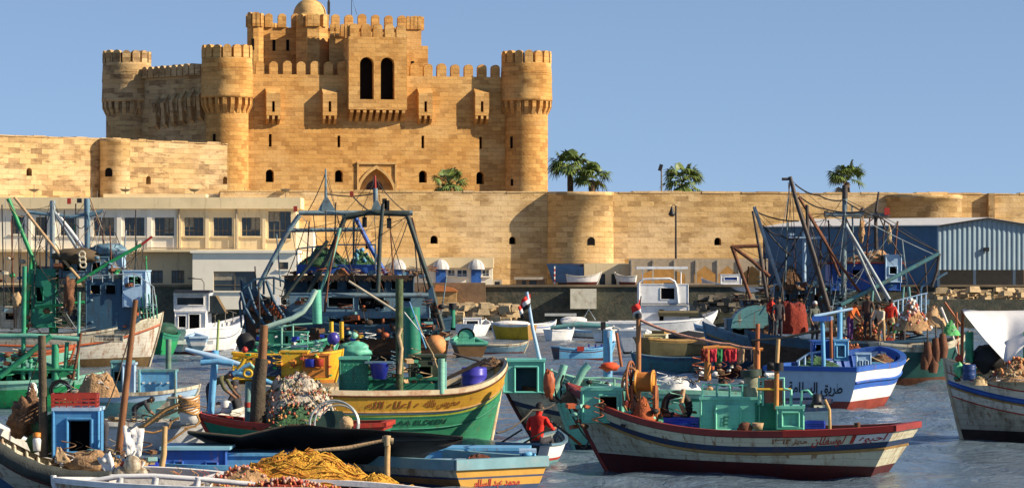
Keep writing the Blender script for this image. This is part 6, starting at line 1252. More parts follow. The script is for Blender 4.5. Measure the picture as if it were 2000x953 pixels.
# yellow orange boat and green boat behind it
hm2 = Hull(4.3, 2.2, (1.15, 1.05, 1.25), rake=.4); bm_ = boat('yellow_boat', 'orange yellow boat with a dark hatch lying behind the big pile of white net', 562, 748, 4, hm2, 'boat', D=121); make_hull(bm_, hm2, [(.3, YEL), (9, YEL)], (.1, ORANGE), rail=YEL, inner=ORANGE, bulw=.3)
cabin(bm_, 548, 600, 688, 735, -1.3, 1.2, YEL, (), name='yellow_cabin'); cabin(bm_, 520, 548, 697, 735, -1.4, .8, mat('navy_hatch', (.02, .04, .08)), (), name='hatch'); cabin(bm_, 592, 642, 694, 738, -1.5, 1.0, ORANGE, [(598, 628, 700, 718)], name='orange_cabin', wm=GBLUE)
part(bm_, 'plastic_tub', BPL, lambda k: k.lathe(Q(bm_, 606, 716, -1.75), [(.01, 0), (.2, 0), (.22, .3)], 12, uv=False)); part(bm_, 'plastic_tub', RED, lambda k: k.lathe(Q(bm_, 622, 716, -1.75), [(.01, 0), (.18, 0), (.2, .3)], 12, uv=False))
cabin(bm_, 455, 500, 700, 742, -1.2, .8, YEL, (), name='fore_locker'); blob(bm_, 'red_float', RED, 478, 683, -1.5, .12, .12, .12); part(bm_, 'red_tag', RED, lambda k: k.box(Q(bm_, 572, 714, -1.35), (.14, .05, .12)))
hg2 = Hull(4.6, 2.1, (1.2, 1.1, 1.5)); bg2 = boat('green_boat', 'green boat with mint pipe rails and curved arm in front of the dark trawler', 565, 712, 2, hg2, 'boat', D=138); make_hull(bg2, hg2, [(.3, TEALD), (9, TEAL)], (.1, BLKR), rail=TEAL, inner=TEALD)
cabin(bg2, 520, 548, 648, 690, -1, .9, TEALD, (), name='green_locker'); cabin(bg2, 548, 600, 650, 690, -.9, .9, TEAL, [(556, 564, 655, 684), (570, 590, 664, 672)], name='green_cabin')
rail(bg2, 'pipe_rail', MINT, [(505, 646), (575, 634), (610, 632)], [(550, 634, 684), (572, 632, 684)], .05, -1.6); pole(bg2, 'curved_arm', mat('pale_mint', (.45, .62, .5), .5, .2), [(517, 640), (545, 630), (572, 621), (592, 608), (605, 590), (617, 566)], .12, dd=-1.7)
pole(bg2, 'arm_post', TEAL, [(620, 632), (618, 566)], .22, dd=-1.3)
for px, c_ in ((648, YEL), (668, YEL)): pole(bg2, 'painted_pole', c_, [(px, 700), (px - 1, 628)], .10, dd=-2.2)
for px, c_ in ((668, RED), (668, RED)): pole(bg2, 'red_band', c_, [(px, 672), (px, 664)], .115, dd=-2.2)
pole(bg2, 'spar', RIG, [(505, 560), (508, 640)], .04, dd=-1); rail(bg2, 'shelf_rail', MINT, [(570, 660), (600, 660)], [(572, 660, 670), (586, 660, 670)], .04, -1.7); rail(bg2, 'shelf_rail', CLEANW, [(560, 676), (602, 676)], [], .06, -1.7)
blob(bg2, 'violet_fender', PURP, 651, 661, -2.8, .28, .25, .28, 2, .04); blob(bg2, 'green_tarp', TEAL, 692, 685, -2.4, .72, .5, .38, 5, .18); blob(bg2, 'mint_cap', MINT, 692, 655, -2.4, .16, .16, .14); blob(bg2, 'rust_bag', RUST, 640, 688, -2.6, .22, .2, .32); blob(bg2, 'round_fender', BLKR, 480, 668, -1.6, .42, .4, .42, 1, .05)
lumps(bg2, 'deck_gear', [TEAL, YEL, RUST, CLOTHW, BPL, MINT, NETB], 60, 505, 730, 655, 700, -2.4, -.6, .08, .26, 161)
lumps(bm_, 'deck_gear', [YEL, ORANGE, RUST, RED, GREEN], 36, 460, 650, 684, 735, -1.9, -1.2, .08, .2, 162)

# ================================================================== yellow and green boat
hL = Hull(6.1, 3.0, (1.38, 1.30, 2.05), rake=.45, srake=.3, bowpow=5.0, fine=.5, spow=4.5, bulge=.5)
bL = boat('fishing_boat', 'yellow and green banded boat with faded red writing and a violet drum', 762, 868, 19, hL, 'boat')
CRM = mat('cream_rail', (.60, .50, .33), .6, .15, 3, dirt=.7, dirtcol=(.36, .12, .04), thr=.53)
make_hull(bL, hL, [(.42, mat('sun_bleached_yellow', (.60, .33, .035), .5, .2, 1.2, dirt=.45, dirtcol=(.30, .15, .05), streak=True)), (.48, PBLUE), (.54, LIME), (.60, TEALD), (9, mat('boat_green', (.05, .30, .15), .5, .3, 1.6, dirt=.4, dirtcol=(.02, .09, .06), streak=True))], (.06, BLKR), rail=CRM, inner=mat('stained_cream_lining', (.46, .42, .30), .7, .2, dirt=.6, dirtcol=(.12, .1, .05)), bulw=.55, railw=.26, railh=.13, strakes=((.0, RUST, .035), (.42, OCHRE, .03), (.85, TEALD, .02)))
letter_hull(bL, hL, 'ه اعلاه الله', .19, .33, .56, .24, -1, INKB); letter_hull(bL, hL, 'محروس بالله', .19, .58, .74, .22, -1, INKB); letter_hull(bL, hL, 'ALAA ELDEEN', .13, .42, .70, .70, -1, mat('dark_green_ink', (.01, .07, .05)))
cabin(bL, 664, 718, 702, 766, -1.0, 1.0, TEALD, (), name='perforated_box', roofm=TEAL)
part(bL, 'rivet', MINT, lambda k: [k.ball(Q(bL, 672 + 9 * i + (j % 2) * 4, 712 + 11 * j, -1.02), .012, 4) for i in range(5) for j in range(5)])
cabin(bL, 718, 860, 742, 766, -.4, .5, TEALD, (), name='coaming'); cabin(bL, 800, 868, 697, 742, .2, .9, mat('dark_winch_house', (.04, .055, .035), .8, .5), [(812, 842, 715, 738)], name='winch_house')
part(bL, 'bucket', BPL, lambda k: (k.lathe(Q(bL, 741, 740, -1.1), [(.01, 0), (.17, 0), (.24, .36), (.27, .38), (.27, .41)], 16, uv=False),)); part(bL, 'bucket_rim', GBLUE, lambda k: k.box(Q(bL, 741, 707, -1.1), (.72, .4, .05)))
pole(bL, 'samson_post', mat('mossy_post', (.08, .11, .05), .9, .5, 4, dirt=.5, dirtcol=(.2, .12, .05), bump=.4), [(781, 762), (780, 650), (780, 545)], .10, dd=-.9); pole(bL, 'rope_wound_post', ROPE, [(783, 640), (778, 655), (784, 680), (780, 730)], .055, dd=-1.05)
pole(bL, 'green_post', TEALD, [(806, 700), (804, 600)], .22, dd=.8); pole(bL, 'light_post', MINT, [(862, 768), (862, 700)], .09, dd=-1.1); pole(bL, 'light_post', TURQ, [(868, 768), (868, 706)], .06, dd=-1.0)
for p, q in (((868, 742), (960, 700)), ((872, 738), (950, 700)), ((885, 690), (960, 712))): pole(bL, 'oar', TDK, [p, q], .03, dd=-.3)
lumps(bL, 'deck_gear', [NETB, TEALD, BLKR, GBLUE, CANV, RUST], 60, 720, 860, 700, 762, -.9, .5, .06, .2, 171)
rope(bL, ROPE, [(806, 600, .8), (845, 690, -.5), (868, 740, -1)], .02, .1); rope(bL, SKYB, [(800, 590, .5), (832, 680, -.4)], .02, 0); rope(bL, CLOTHW, [(790, 610, .5), (830, 660, 0)], .018, 0)
netpile('net_heap', 'knot of dark rope with a red float on the yellow and green prow', 'rope', NETB, Q(bL, 962, 715, .9), .36, .25, .22, 172, floats=3, fm=[FLR], fr=.07, strands=16, sm=[ROPED, ROPE])
drum('plastic_drum', 'violet blue plastic drum standing in the bow of the yellow and green boat', 'drum', mat('violet_drum', (.06, .055, .40), .35, .1, 2, dirt=.2, dirtcol=(.1, .1, .2)), Q(bL, 926, 764, .25), .325, .62)

# ================================================================== boat J, teal skiff, flag
hJ = Hull(6.4, 2.3, (1.0, 1.0, 1.42), rake=1.0, srake=.3); bJ = boat('fishing_boat', 'white boat with maroon rail, blue stripe and an open turquoise cabin', 1218, 855, 172, hJ, 'boat'); bJ['_'] = 0
make_hull(bJ, hJ, [(.42, WHITE), (.56, NAVY), (9, OLDW)], (.1, TURQ), rail=MAROON, inner=MINT, bulw=.4, railh=.1)
cabin(bJ, 983, 1062, 706, 768, -.6, 1.1, mat('turquoise_cabin', (.14, .50, .42), .5, .12, 2, dirt=.2, dirtcol=(.1, .2, .18)), [(1005, 1050, 716, 766)], wm=mat('deep_blue_inside', (.015, .05, .10)), rec=.5, over=.12)
pole(bJ, 'flag_pole', PBLUE, [(1054, 702), (1040, 640), (1029, 570)], .055, .04, -.2)
TI = mat('mint_deckhouse', (.18, .56, .41), .5, .13, 1.5, dirt=.3, dirtcol=(.08, .2, .14), streak=True)
hT = Hull(5.5, 1.9, (1.25, 1.40, 1.85), rake=.7); bT = boat('green_skiff', 'mint green open boat with a white cloth roll lying behind the winch boat', 1292, 812, 176, hT, 'boat', D=76.5); make_hull(bT, hT, [(.12, MINT), (.2, TEALD), (9, TI)], (.06, BLKR), rail=MINT, inner=TEAL, bulw=.4, railw=.2)
for a in ([(1120, 760), (1140, 722), (1150, 712)], [(1078, 770), (1095, 735), (1102, 712)]): pole(bT, 'rail_post', MINT, a, .10, dd=-.9)
rail(bT, 'mint_rail', MINT, [(1130, 738), (1200, 738), (1290, 752)], [(1150, 738, 765), (1200, 738, 770), (1260, 745, 778)], .03, -.6)
def flag(label, root, px0, py0, w, hgt, cols, seed, dd=-.2, droop=.6):
    f = empty('flag', Q(root, px0, py0, dd), 0, label, 'flag', 'red flags on the boats'); k = MB(); n = 10; mm = []
    rows = []
    for i in range(13):
        v = i / 12; rows.append([Vector((-(u * w * (1 - droop * v * .3)) + .05 * math.sin(u * 7 + seed), .08 * math.sin(u * 9 + v * 2 + seed), -hgt * v - u * droop * hgt)) for u in [j / n for j in range(n + 1)]])
    k.grid(rows, mirow=[min(len(cols) - 1, int(i * len(cols) / 12)) for i in range(12)]); k.build('cloth', cols, f, solid=.006); return f
FR, FW, FK = mat('flag_red', (.62, .03, .02), .8, .1), mat('flag_white', (.74, .72, .70), .8, .05), mat('flag_black', (.012, .012, .012), .8)
flag('red white and black flag drooping from the leaning pale blue pole', bJ, 1032, 574, .30, .34, [FR, FW, FK], 2, droop=1.0)
blob(bT, 'orange_life_vest', mat('life_orange', (.66, .08, .02), .7, .2, 4), 1190, 716, -.5, .24, .2, .11, 3)
netpile('cloth_roll', 'bundle of white striped sailcloth rolled up on the mint green boat', 'cloth', CLOTHW, Q(bT, 1325, 768, -.2), .62, .35, .42, 181, strands=20, sm=[ROPE, BLKR, CLOTHW], rough=.14, peak=3)
pole(bT, 'blue_post', SKYB, [(1187, 740), (1187, 645)], .12, dd=.5); pole(bT, 'leaning_stick', WOODR, [(1214, 716), (1204, 650)], .04, dd=.3); blob(bT, 'orange_rag', ORR, 1072, 750, -1.2, .14, .12, .35, 7, .2)
lumps(bT, 'deck_gear', [MINT, NETB, ORR, CLOTHW, BLKR], 40, 1075, 1300, 745, 785, -1.2, .3, .06, .2, 182)

# ================================================================== main red, white and green boat
hI = Hull(7.85, 2.75, (1.02, .86, 1.78), ws=.72, rake=1.2, srake=.9, draft=.45, bulge=.36, bowpow=2.3, fine=.72)
bI = boat('fishing_boat', 'long rust streaked white boat with red rail and mint deckhouse in the right foreground', 1433, 921, 157, hI, 'boat')
HULLI = mat('rust_streaked_white', (.60, .58, .42), .55, .12, 2, dirt=.75, dirtcol=(.28, .17, .08), streak=True, bump=.12, thr=.55)
make_hull(bI, hI, [(.22, HULLI), (.345, NAVY), (.41, OCHRE), (9, HULLI)], (.24, MAROON), rail=mat('deep_red_rail', (.24, .03, .022), .55, .25, 3, dirt=.4, dirtcol=(.08, .02, .015)), inner=TEAL, deckm=MINT, bulw=.4, railw=.16, railh=.12, strakes=((.38, OCHRE, .035), (.0, MAROON, .03)), N=36)
k = MB(); k.grid([[hI.pt(t, hI.sheer(t) + dz_, 1, o_) for t in [.30 * j / 12 for j in range(13)]] for dz_, o_ in ((-.012, .046), (.128, .048), (.130, -.14))], smooth=False); k.build('rail_cap', mat('bright_red_cap', (.55, .04, .022), .5, .15, 3, dirt=.3, dirtcol=(.2, .03, .02)), bI)
letter_hull(bI, hI, 'احبوه', .15, .085, .012, .12, 1, INKR); letter_hull(bI, hI, 'لوسفلان', .17, .215, .125, .13, 1, INKR); letter_hull(bI, hI, 'مهر ١٣٦٢', .11, .33, .23, .12, 1, INKB)
k = MB(); k.grid([[hI.pt(t, hI.sheer(t) - z, 1, .011) for t in (.108, .098)] for z in (.0, .07, .14, .21)], smooth=False); k.build('red_divider', RED, bI)
k = MB(); k.grid([[hI.pt(t, hI.sheer(t) - z, 1, .009) for t in [.097 - .097 * j / 5 for j in range(6)]] for z in (.01, .07, .14, .21)], smooth=False); k.build('name_panel', CLOTHW, bI)
TI = mat('mint_deckhouse', (.18, .56, .41), .5, .13, 1.5, dirt=.3, dirtcol=(.08, .2, .14), streak=True)
cabin(bI, 1138, 1214, 762, 826, .4, .9, TI, [(1170, 1207, 772, 813)], ang=-.12, over=.08)
part(bI, 'sloping_front', TI, lambda k: k.prism(Q(bI, 1130, 820, .5), BX, Z, [(0, 0), (.12, 0), (.12, .62), (.06, .62)], Vector((0, .9, 0))))
# winch with wheel
wn = empty('net_winch', Q(bI, 1258, 818, .35), R(-15), 'orange net winch drum with a spoked wheel on the mint deck', 'winch')
k = MB(); c = Vector((.02, 0, .82))
k.lathe((0, 0, 0), [(.01, -.2), (.27, -.2), (.27, -.17), (.19, -.15), (.19, .15), (.27, .17), (.27, .2), (.01, .2)], 20, uv=False)
k.v = [Vector((v.z, v.y, v.x)) + c for v in k.v]; dr = k.build('drum', mat('winch_orange', (.64, .27, .03), .5, .25, 4, dirt=.4, dirtcol=(.3, .08, .02)), wn)
k = MB(); WB = mat('winch_rust', (.30, .10, .035), .7, .35, 4)
k.tube([c + Vector((-.32, .45 * math.cos(a), .45 * math.sin(a))) for a in [j * PI / 12 for j in range(25)]], .03, 6); k.build('wheel_rim', WB, wn)
k = MB(); 
for j in range(8): k.tube([c + Vector((-.32, 0, 0)), c + Vector((-.32, .43 * math.cos(j * PI / 4), .43 * math.sin(j * PI / 4)))], .018, 5)
k.build('wheel_spoke', WB, wn); k = MB()
for x in (-.24, .26): k.box((x, 0, .35), (.06, .34, .8), tilt=None)
k.box((.02, .1, .12), (.6, .5, .24)); k.build('stand', WB, wn); k = MB()
for j in range(26): k.tube([c + Vector((-.19 + .016 * j, .21 * math.cos(a), .21 * math.sin(a))) for a in [q * PI / 6 for q in range(13)]], .009, 4)
k.build('wound_rope', mat('orange_rope', (.55, .2, .04), .9), wn)
# crooked wooden wheel rim (photo: big brown ring left of the drum)
part(bI, 'hauling_ring', mat('wooden_ring', (.33, .15, .06), .7, .3, 5), lambda k: k.tube([Q(bI, 1232 + 17 * math.cos(a), 762 + 44 * math.sin(a), .3) for a in [j * PI / 12 for j in range(25)]], .035, 6))
part(bI, 'ring_spoke', BLKR, lambda k: [k.tube([Q(bI, 1232, 762, .3), Q(bI, 1232 + 16 * math.cos(a), 762 + 42 * math.sin(a), .3)], .014, 4) for a in [j * PI / 5 for j in range(10)]])
netpile('net_heap', 'rust red canvas and rope bundle under the orange winch', 'canvas', mat('rust_canvas', (.30, .07, .02), .9, .4, 5, bump=.6), Q(bI, 1256, 822, .0), .3, .28, .5, 191, strands=14, sm=[ORANGE, ROPED])
pole(bI, 'mast', mat('varnished_mast', (.36, .15, .05), .55, .3, 2, dirt=.5, dirtcol=(.12, .05, .02)), [(1246, 790), (1247, 700), (1247, 618)], .065, .055, .9); pole(bI, 'mast_cap', BLKR, [(1247, 622), (1247, 612)], .075, dd=.9)
flag('red and white flag hanging at the head of the varnished mast', bI, 1252, 582, .19, .22, [FR, FR, FW], 5, dd=.9, droop=1.0); pole(bI, 'flag_staff', BLKR, [(1247, 620), (1252, 578)], .015, dd=.9)
rope(bI, mat('bunting_rope', (.42, .22, .16), .9, .6, 14), [(1249, 624, .9), (1310, 648, .6), (1375, 664, .2), (1425, 672, 0), (1470, 680, -.2)], .032, .02)
for p, q in (((1300, 836, -.2), (1364, 816, .4)),):
    crate('fish_crate', 'blue plastic fish crate on the mint deck beside the tyre', BPL, Q(bI, 1332, 838, .1), .78, .45, .26, R(-8)); crate('fish_crate', 'blue plastic fish crate standing aft of the mint deckhouse', BPL, Q(bI, 1592, 836, -.5), .42, .4, .16, R(-10))
blob(bI, 'folded_tarp', BPL, 1325, 827, .0, .34, .25, .1, 3)
k = MB(); c = Q(bI, 1322, 795, .5); k.tube([c + Vector((.27 * math.cos(a), .05 * math.sin(a), .29 * math.sin(a))) for a in [j * PI / 10 for j in range(21)]], .085, 8); o = k.build('tyre', BLKR); tag(o, 'black tyre leaning on the bulwark between the winch and the deckhouse', 'tyre')
rope(bI, CANV, [(1335, 760, .4), (1330, 790, .35), (1338, 806, .3)], .05, 0, 'canvas_strap')
# deckhouse and railing
dh = cabin(bI, 1369, 1482, 780, 844, -.35, 1.1, TI, (), name='deckhouse', ang=-.1); cabin(bI, 1398, 1446, 796, 842, -.45, .1, TI, (), name='hatch_panel', ang=-.1, over=.0)
letter_flat(bI, 'E', .2, Q(bI, 1417, 822, -.47), Vector((math.cos(-.1), math.sin(-.1), 0)), Vector((-math.sin(.1), -math.cos(.1), 0)), mat('dark_mint_ink', (.02, .14, .10)))
cabin(bI, 1518, 1568, 798, 838, -.85, .8, TI, [(1527, 1560, 805, 833)], name='side_locker', ang=-.1, wm=TI, rec=.04); cabin(bI, 1478, 1520, 792, 842, -.5, .9, TEALD, (), name='engine_casing', ang=-.1)
rail(bI, 'deck_rail', TI, [(1372, 782), (1372, 750), (1425, 752), (1478, 752)], [(1400, 751, 784), (1425, 752, 784), (1450, 752, 784)], .028, -.3); rail(bI, 'deck_rail', TI, [(1482, 790), (1482, 739), (1531, 738), (1531, 796)], [(1490, 739, 792)], .028, -.6)
rail(bI, 'deck_rail', mat('yellow_rail', (.55, .33, .03), .5), [(1478, 760), (1545, 760)], [], .03, -.7); rail(bI, 'deck_rail', TI, [(1545, 796), (1545, 761), (1531, 759)], [], .035, -.7); rail(bI, 'deck_rail', TI, [(1564, 800), (1566, 762), (1578, 762), (1588, 774)], [], .03, -.8)
part(bI, 'window_pane', mat('brown_glass', (.06, .025, .015), .3), lambda k: (k.box(Q(bI, 1510, 768, -.45), (.40, .03, .58)), k.box(Q(bI, 1462, 768, -.1), (.3, .03, .4))))
k = MB(); c = Q(bI, 1596, 786, -.85); k.lathe((c.x, c.y, c.z), [(.02, .2), (.09, .18), (.11, .05), (.17, -.1), (.02, -.09)], 12, uv=False); k.build('floodlight', BLK, bI, True); part(bI, 'lamp_glass', mat('lamp_glass', (.7, .68, .5), .2), lambda k: k.box(Q(bI, 1600, 793, -.92), (.24, .18, .05)))
pole(bI, 'exhaust_stack', mat('flaked_olive', (.30, .30, .20), .8, .3, 5, dirt=.7, dirtcol=(.06, .06, .04)), [(1468, 792), (1467, 730)], .17, dd=-.2); pole(bI, 'stack_top', mat('dark_cap', (.03, .05, .035)), [(1467, 735), (1466, 722)], .24, dd=-.2); pole(bI, 'stack_foot', RUST, [(1469, 800), (1469, 788)], .15, dd=-.3)
pole(bI, 'spar', mat('orange_spar', (.50, .21, .05), .6, .3, 3), [(1516, 800), (1517, 720)], .055, dd=-.7); pole(bI, 'spar', WOODL, [(1517, 720), (1520, 662)], .045, dd=-.7); part(bI, 'net_bobbin', BLKR, lambda k: k.tube([Q(bI, 1521, 724, -.7), Q(bI, 1521, 708, -.7)], .11, 10))
pole(bI, 'spar', WOODR, [(1478, 740), (1480, 632)], .05, dd=.4); pole(bI, 'spar', mat('black_spar', (.02, .02, .018)), [(1468, 665), (1530, 660), (1600, 645)], .025, dd=.2); pole(bI, 'bent_stick', WOODL, [(1621, 838), (1620, 800), (1611, 780)], .035, dd=-1.0); part(bI, 'bollard', RUST, lambda k: k.tube([Q(bI, 1675, 840, -1.0), Q(bI, 1674, 825, -1.0)], [.06, .07], 8))
part(bI, 'basket', CANV, lambda k: k.lathe(Q(bI, 1480, 838, -1.25), [(.01, 0), (.1, 0), (.13, .14), (.12, .14), (.09, .02)], 12, uv=False)); blob(bI, 'brown_sack', RUST, 1455, 836, -1.2, .16, .14, .13, 3)
# wooden goal post with hung clothing
gp = empty('drying_frame', Q(bI, 1425, 700, 6.0), 0, 'orange timber frame hung with red and green clothing behind the mint deckhouse', 'frame')
TO = mat('orange_timber', (.55, .22, .05), .7, .3, 3)
for px in (1382, 1478): k = MB(); k.tube([Q(bI, px, 740, 6), Q(bI, px, 682, 6)], .09, 6); k.build('upright', TO, gp, True)
k = MB(); k.tube([Q(bI, 1374, 681, 6), Q(bI, 1405, 678, 6)], .07, 6); k.tube([Q(bI, 1405, 678, 6), Q(bI, 1490, 682, 6)], .045, 6); k.build('crossbar', TO, gp, True)
for i, (px, c_) in enumerate(((1376, NETR), (1393, S_('hung_red', (.55, .03, .05))), (1404, GRN), (1420, S_('hung_crimson', (.42, .02, .03))), (1432, S_('hung_red2', (.6, .04, .05))), (1447, CANV), (1462, SBK))):
    o = cloth('garment', c_, [P(px - 7, 681, 73.2 + i * .02), P(px + 7, 681, 73.2), P(px + 6, 706, 73.1), P(px - 7, 704 + i % 3 * 4, 73.15)], 0, None, 5, 7, .03, i); tag(o, ['dark red net scrap hung at the left post of the timber frame', 'red garment second from the left on the timber frame', 'green cloth hung on the crossbar of the timber frame', 'crimson garment hung in the middle of the timber frame', 'scarlet garment hung left of the tan cloth on the timber frame', 'tan cloth hung on the timber frame', 'dark garment hung at the right post of the timber frame'][i], 'clothing', 'clothing drying on the timber frame')
hZ = Hull(4.6, 2.0, (1.15, 1.1, 1.3)); bZ = boat('dark_skiff', 'shadowed dark boat behind the mint deckhouse under the drying frame', 1440, 840, 177, hZ, 'boat', D=77); make_hull(bZ, hZ, [(.2, NAVY), (9, GBLUE)], (.06, BLKR), rail=NAVY, inner=WOODD); lumps(bZ, 'deck_gear', [NETB, RUST, CANV, ORR, BLKR, CLOTHW], 60, 1360, 1510, 712, 760, -.9, .9, .06, .2, 201)
# anchor at the bow
an = empty('anchor', Q(bI, 1100, 772, 1.6), 0, 'black iron anchor hooked over the bow of the red railed boat', 'anchor'); k = MB(); k.tube([Q(bI, 1096, 775, 1.6), Q(bI, 1096, 745, 1.6), Q(bI, 1101, 732, 1.6)], .03); k.build('shank', BLKR, an, True); k = MB(); k.tube([Q(bI, 1084, 758, 1.5), Q(bI, 1086, 776, 1.5), Q(bI, 1096, 786, 1.5), Q(bI, 1106, 778, 1.5)], [.015, .03, .03, .015]); k.build('fluke', BLKR, an, True)
lumps(bI, 'deck_gear', [NETB, ORR, MINT, ROPE, BLKR, RUST], 50, 1110, 1360, 790, 838, -.2, 1.0, .05, .16, 202)
for a in ([(1100, 775, 1.5), (1040, 800, -2), (970, 845, -4)], [(1104, 780, 1.5), (1150, 860, .5), (1135, 870, 0)]): rope(bI, ROPED, a, .022, .1)
netpile('rope_bundle', 'tangle of dark rope and tyres lashed to the bow of the red railed boat', 'rope', NETB, Q(bI, 1112, 785, 1.3), .3, .28, .3, 203, floats=4, fm=[ORR, MINT], strands=18, sm=[ROPE, ROPED, TEAL])
pole(bI, 'boat_hook', ORR, [(1134, 868, .8), (1112, 850, .6)], .035); pole(bI, 'boat_hook', TDK, [(1112, 850, .6), (1075, 822, .4)], .03)

# ================================================================== rowing boat with the man in red
hK = Hull(2.5, 1.15, (.48, .44, .66), ws=.92, rake=.3, srake=.1); bK = boat('row_boat', 'small dark sterned rowing boat carrying the man in red', 1052, 903, 68, hK, 'row boat'); make_hull(bK, hK, [(.30, CLEANW), (.36, RED), (9, TURQ)], (.04, TURQ), rail=GBLUE, inner=mat('row_inside', (.2, .24, .22), .7), transom=mat('dark_slate_transom', (.03, .045, .05), .6), bulw=.3, railw=.07, railh=.04, N=18)
part(bK, 'thwart', OLDW, lambda k: k.box(Q(bK, 1055, 866, 0) + Vector((0, 0, 0)), (.9, .25, .04), R(-22)))
person('man in a red shirt seated with his back turned in the small rowing boat', Vector((xpx(1048, 70.2), 70.2, .07)), 62, S_('bright_red_shirt', (.62, .022, .012)), TDG, 'sit', HAIR, scale=1.06)
for p, q, d in (((1020, 838), (950, 882), -.3), ((1075, 835), (1010, 872), -.9)): pole(bK, 'oar', mat('dark_oar', (.05, .05, .03), .7), [p, q], .022, dd=d)
rope(bK, MINT, [(968, 880, -1.2), (1000, 888, -1.4), (1010, 892, -1.5)], .03, .03)

# ================================================================== right boat with the white awning
hH = Hull(7.0, 2.8, (1.55, 1.45, 2.02), rake=.55, bowpow=3.2, fine=.6); bH = boat('fishing_boat', 'white boat with blue and red stripes under a draped white awning at the right edge', 2112, 862, 168, hH, 'boat')
make_hull(bH, hH, [(.22, OLDW), (.26, RED), (.44, WHITE), (.58, BLUE), (.64, OCHRE), (.84, WHITE), (.88, RED), (9, OLDW)], (.2, mat('dark_brown_bottom', (.05, .03, .025), .8, .4)), rail=CRM, inner=TEALD, bulw=.5, railw=.22, railh=.12, strakes=((.51, BLUE, .05), (.61, OCHRE, .03)))
aw = empty('awning', P(1940, 610, 78.6), 0, 'white striped cloth awning draped over the right edge boat', 'awning'); STRW = mat('striped_white_cloth', (.70, .69, .68), .85, .06, 3, dirt=.25, dirtcol=(.3, .32, .5), streak=False)
k = MB(); rows = []
tp = [(1880, 608), (1920, 607), (1965, 607), (2015, 606), (2070, 606)]; bt_ = [(1884, 614), (1925, 665), (1965, 708), (2008, 668), (2070, 640)]
for i in range(13):
    v = i / 12; row = []
    for j in range(33):
        u = j / 32 * 4; a = min(3, int(u)); f = u - a; X0 = tp[a][0] + (tp[a + 1][0] - tp[a][0]) * f; Y0 = tp[a][1] + (tp[a + 1][1] - tp[a][1]) * f; X1 = bt_[a][0] + (bt_[a + 1][0] - bt_[a][0]) * f; Y1 = bt_[a][1] + (bt_[a + 1][1] - bt_[a][1]) * f
        fold = .05 * math.sin(u * 6 + v * 2.5) * v + .03 * noise.noise(Vector((u * 2, v * 3, 3)))
        row.append(P(X0 + (X1 - X0) * v, Y0 + (Y1 - Y0) * v, 79.6 - 1.6 * v + fold))
    rows.append(row)
k.grid(rows); k.build('cloth', STRW, aw, True, solid=.01)
k = MB(); k.grid([[P(1880 + 190 * j / 8, 607 - v * 3, 79.6 + v * 1.8) + Vector((0, 0, -.08 * math.sin(PI * j / 8))) for j in range(9)] for v in (0, .5, 1)]); k.build('top_cloth', STRW, aw, True, solid=.01)
for px in (1893, 2006): pole(bH, 'green_post', FG, [(px, 708), (px, 648)], .11, dd=-1.0)
pole(bH, 'awning_pole', WOODR, [(1878, 720), (1880, 606)], .045, dd=0.2)
drum('plastic_drum', 'dark blue drum by the green post on the awning boat', 'drum', mat('navy_drum', (.02, .05, .16), .4, .15), Q(bH, 1893, 742, -1.6), .17, .4)
netpile('net_heap', 'orange brown nets with floats heaped under the white awning', 'fishing net', NETT, Q(bH, 1990, 744, -1.5), .85, .5, .5, 211, floats=170, fm=[FLO, NETB, ROPE, FLR], fr=.04, strands=40, sm=[ROPE, FLO, CLOTHW]); netpile('net_heap', 'coil of pale rope at the bow of the awning boat', 'rope', ROPE, Q(bH, 1912, 752, -1.9), .22, .2, .25, 212, strands=20, sm=[ROPE])
blob(bH, 'dark_bundle', BLKR, 1930, 700, -.9, .45, .4, .35, 3); blob(bH, 'red_rag', RED, 1873, 700, -1.2, .1, .1, .1); blob(bH, 'green_rope', mat('light_green_net', (.15, .5, .25), .9), 1872, 722, -1.4, .13, .12, .16, 5, .3); lumps(bH, 'deck_gear', [TEALD, NETB, ORR, CLOTHW, GREEN], 40, 1865, 2000, 712, 745, -1.2, 0, .05, .16, 213)

# ================================================================== net pile boat, T mast, men
hN2 = Hull(4.6, 2.0, (.72, .68, .9)); bn = boat('net_boat', 'green boat hidden under a tall heap of white net and pink floats', 575, 886, 174, hN2, 'boat', D=74); make_hull(bn, hN2, [(.1, RED), (9, TEALD)], (.06, BLKR), rail=RED, inner=TEALD)
netpile('net_heap', 'tall heap of white net full of pink floats beside the dark timber post', 'fishing net', NETW, Q(bn, 580, 838, -.2), .98, .7, 1.25, 221, floats=340, fm=[mat('dull_red_float', (.34, .10, .06), .7, .3), mat('faded_pink_float', (.50, .30, .22), .6, .3), mat('dark_teal_float', (.04, .09, .07), .6), OCHRE], fr=.03, strands=90, sm=[mat('teal_twine', (.04, .09, .07), .9), ROPE, FLR, ROPED], fzone=(0, .4), peak=2.8)
netpile('net_heap', 'dark teal net skirt with weights below the tall white net heap', 'fishing net', NETG, Q(bn, 574, 842, -.75), .82, .35, .6, 222, floats=150, fm=[mat('dark_teal_float', (.04, .09, .07)), FLR, OCHRE, FLO], fr=.032, strands=60, sm=[mat('teal_twine', (.04, .09, .07)), ROPE], peak=2.5)
pole(bn, 'timber_post', mat('tarred_post', (.06, .045, .028), .85, .5, 4, dirt=.5, dirtcol=(.18, .10, .05), bump=.5), [(503, 838), (505, 750), (512, 700)], .20, .15, -.6); pole(bn, 'timber_post', mat('brown_post', (.20, .09, .035), .7, .35, 3), [(512, 705), (516, 635)], .11, .1, -.55)
hoop = empty('hoop_net', P(652, 815, 71.5), 0, 'pair of big pale metal hoops of a net ring beside the yellow and green boat', 'hoop net'); RINGM = mat('hoop_metal', (.40, .42, .40), .35, .3, 4, metal=.3)
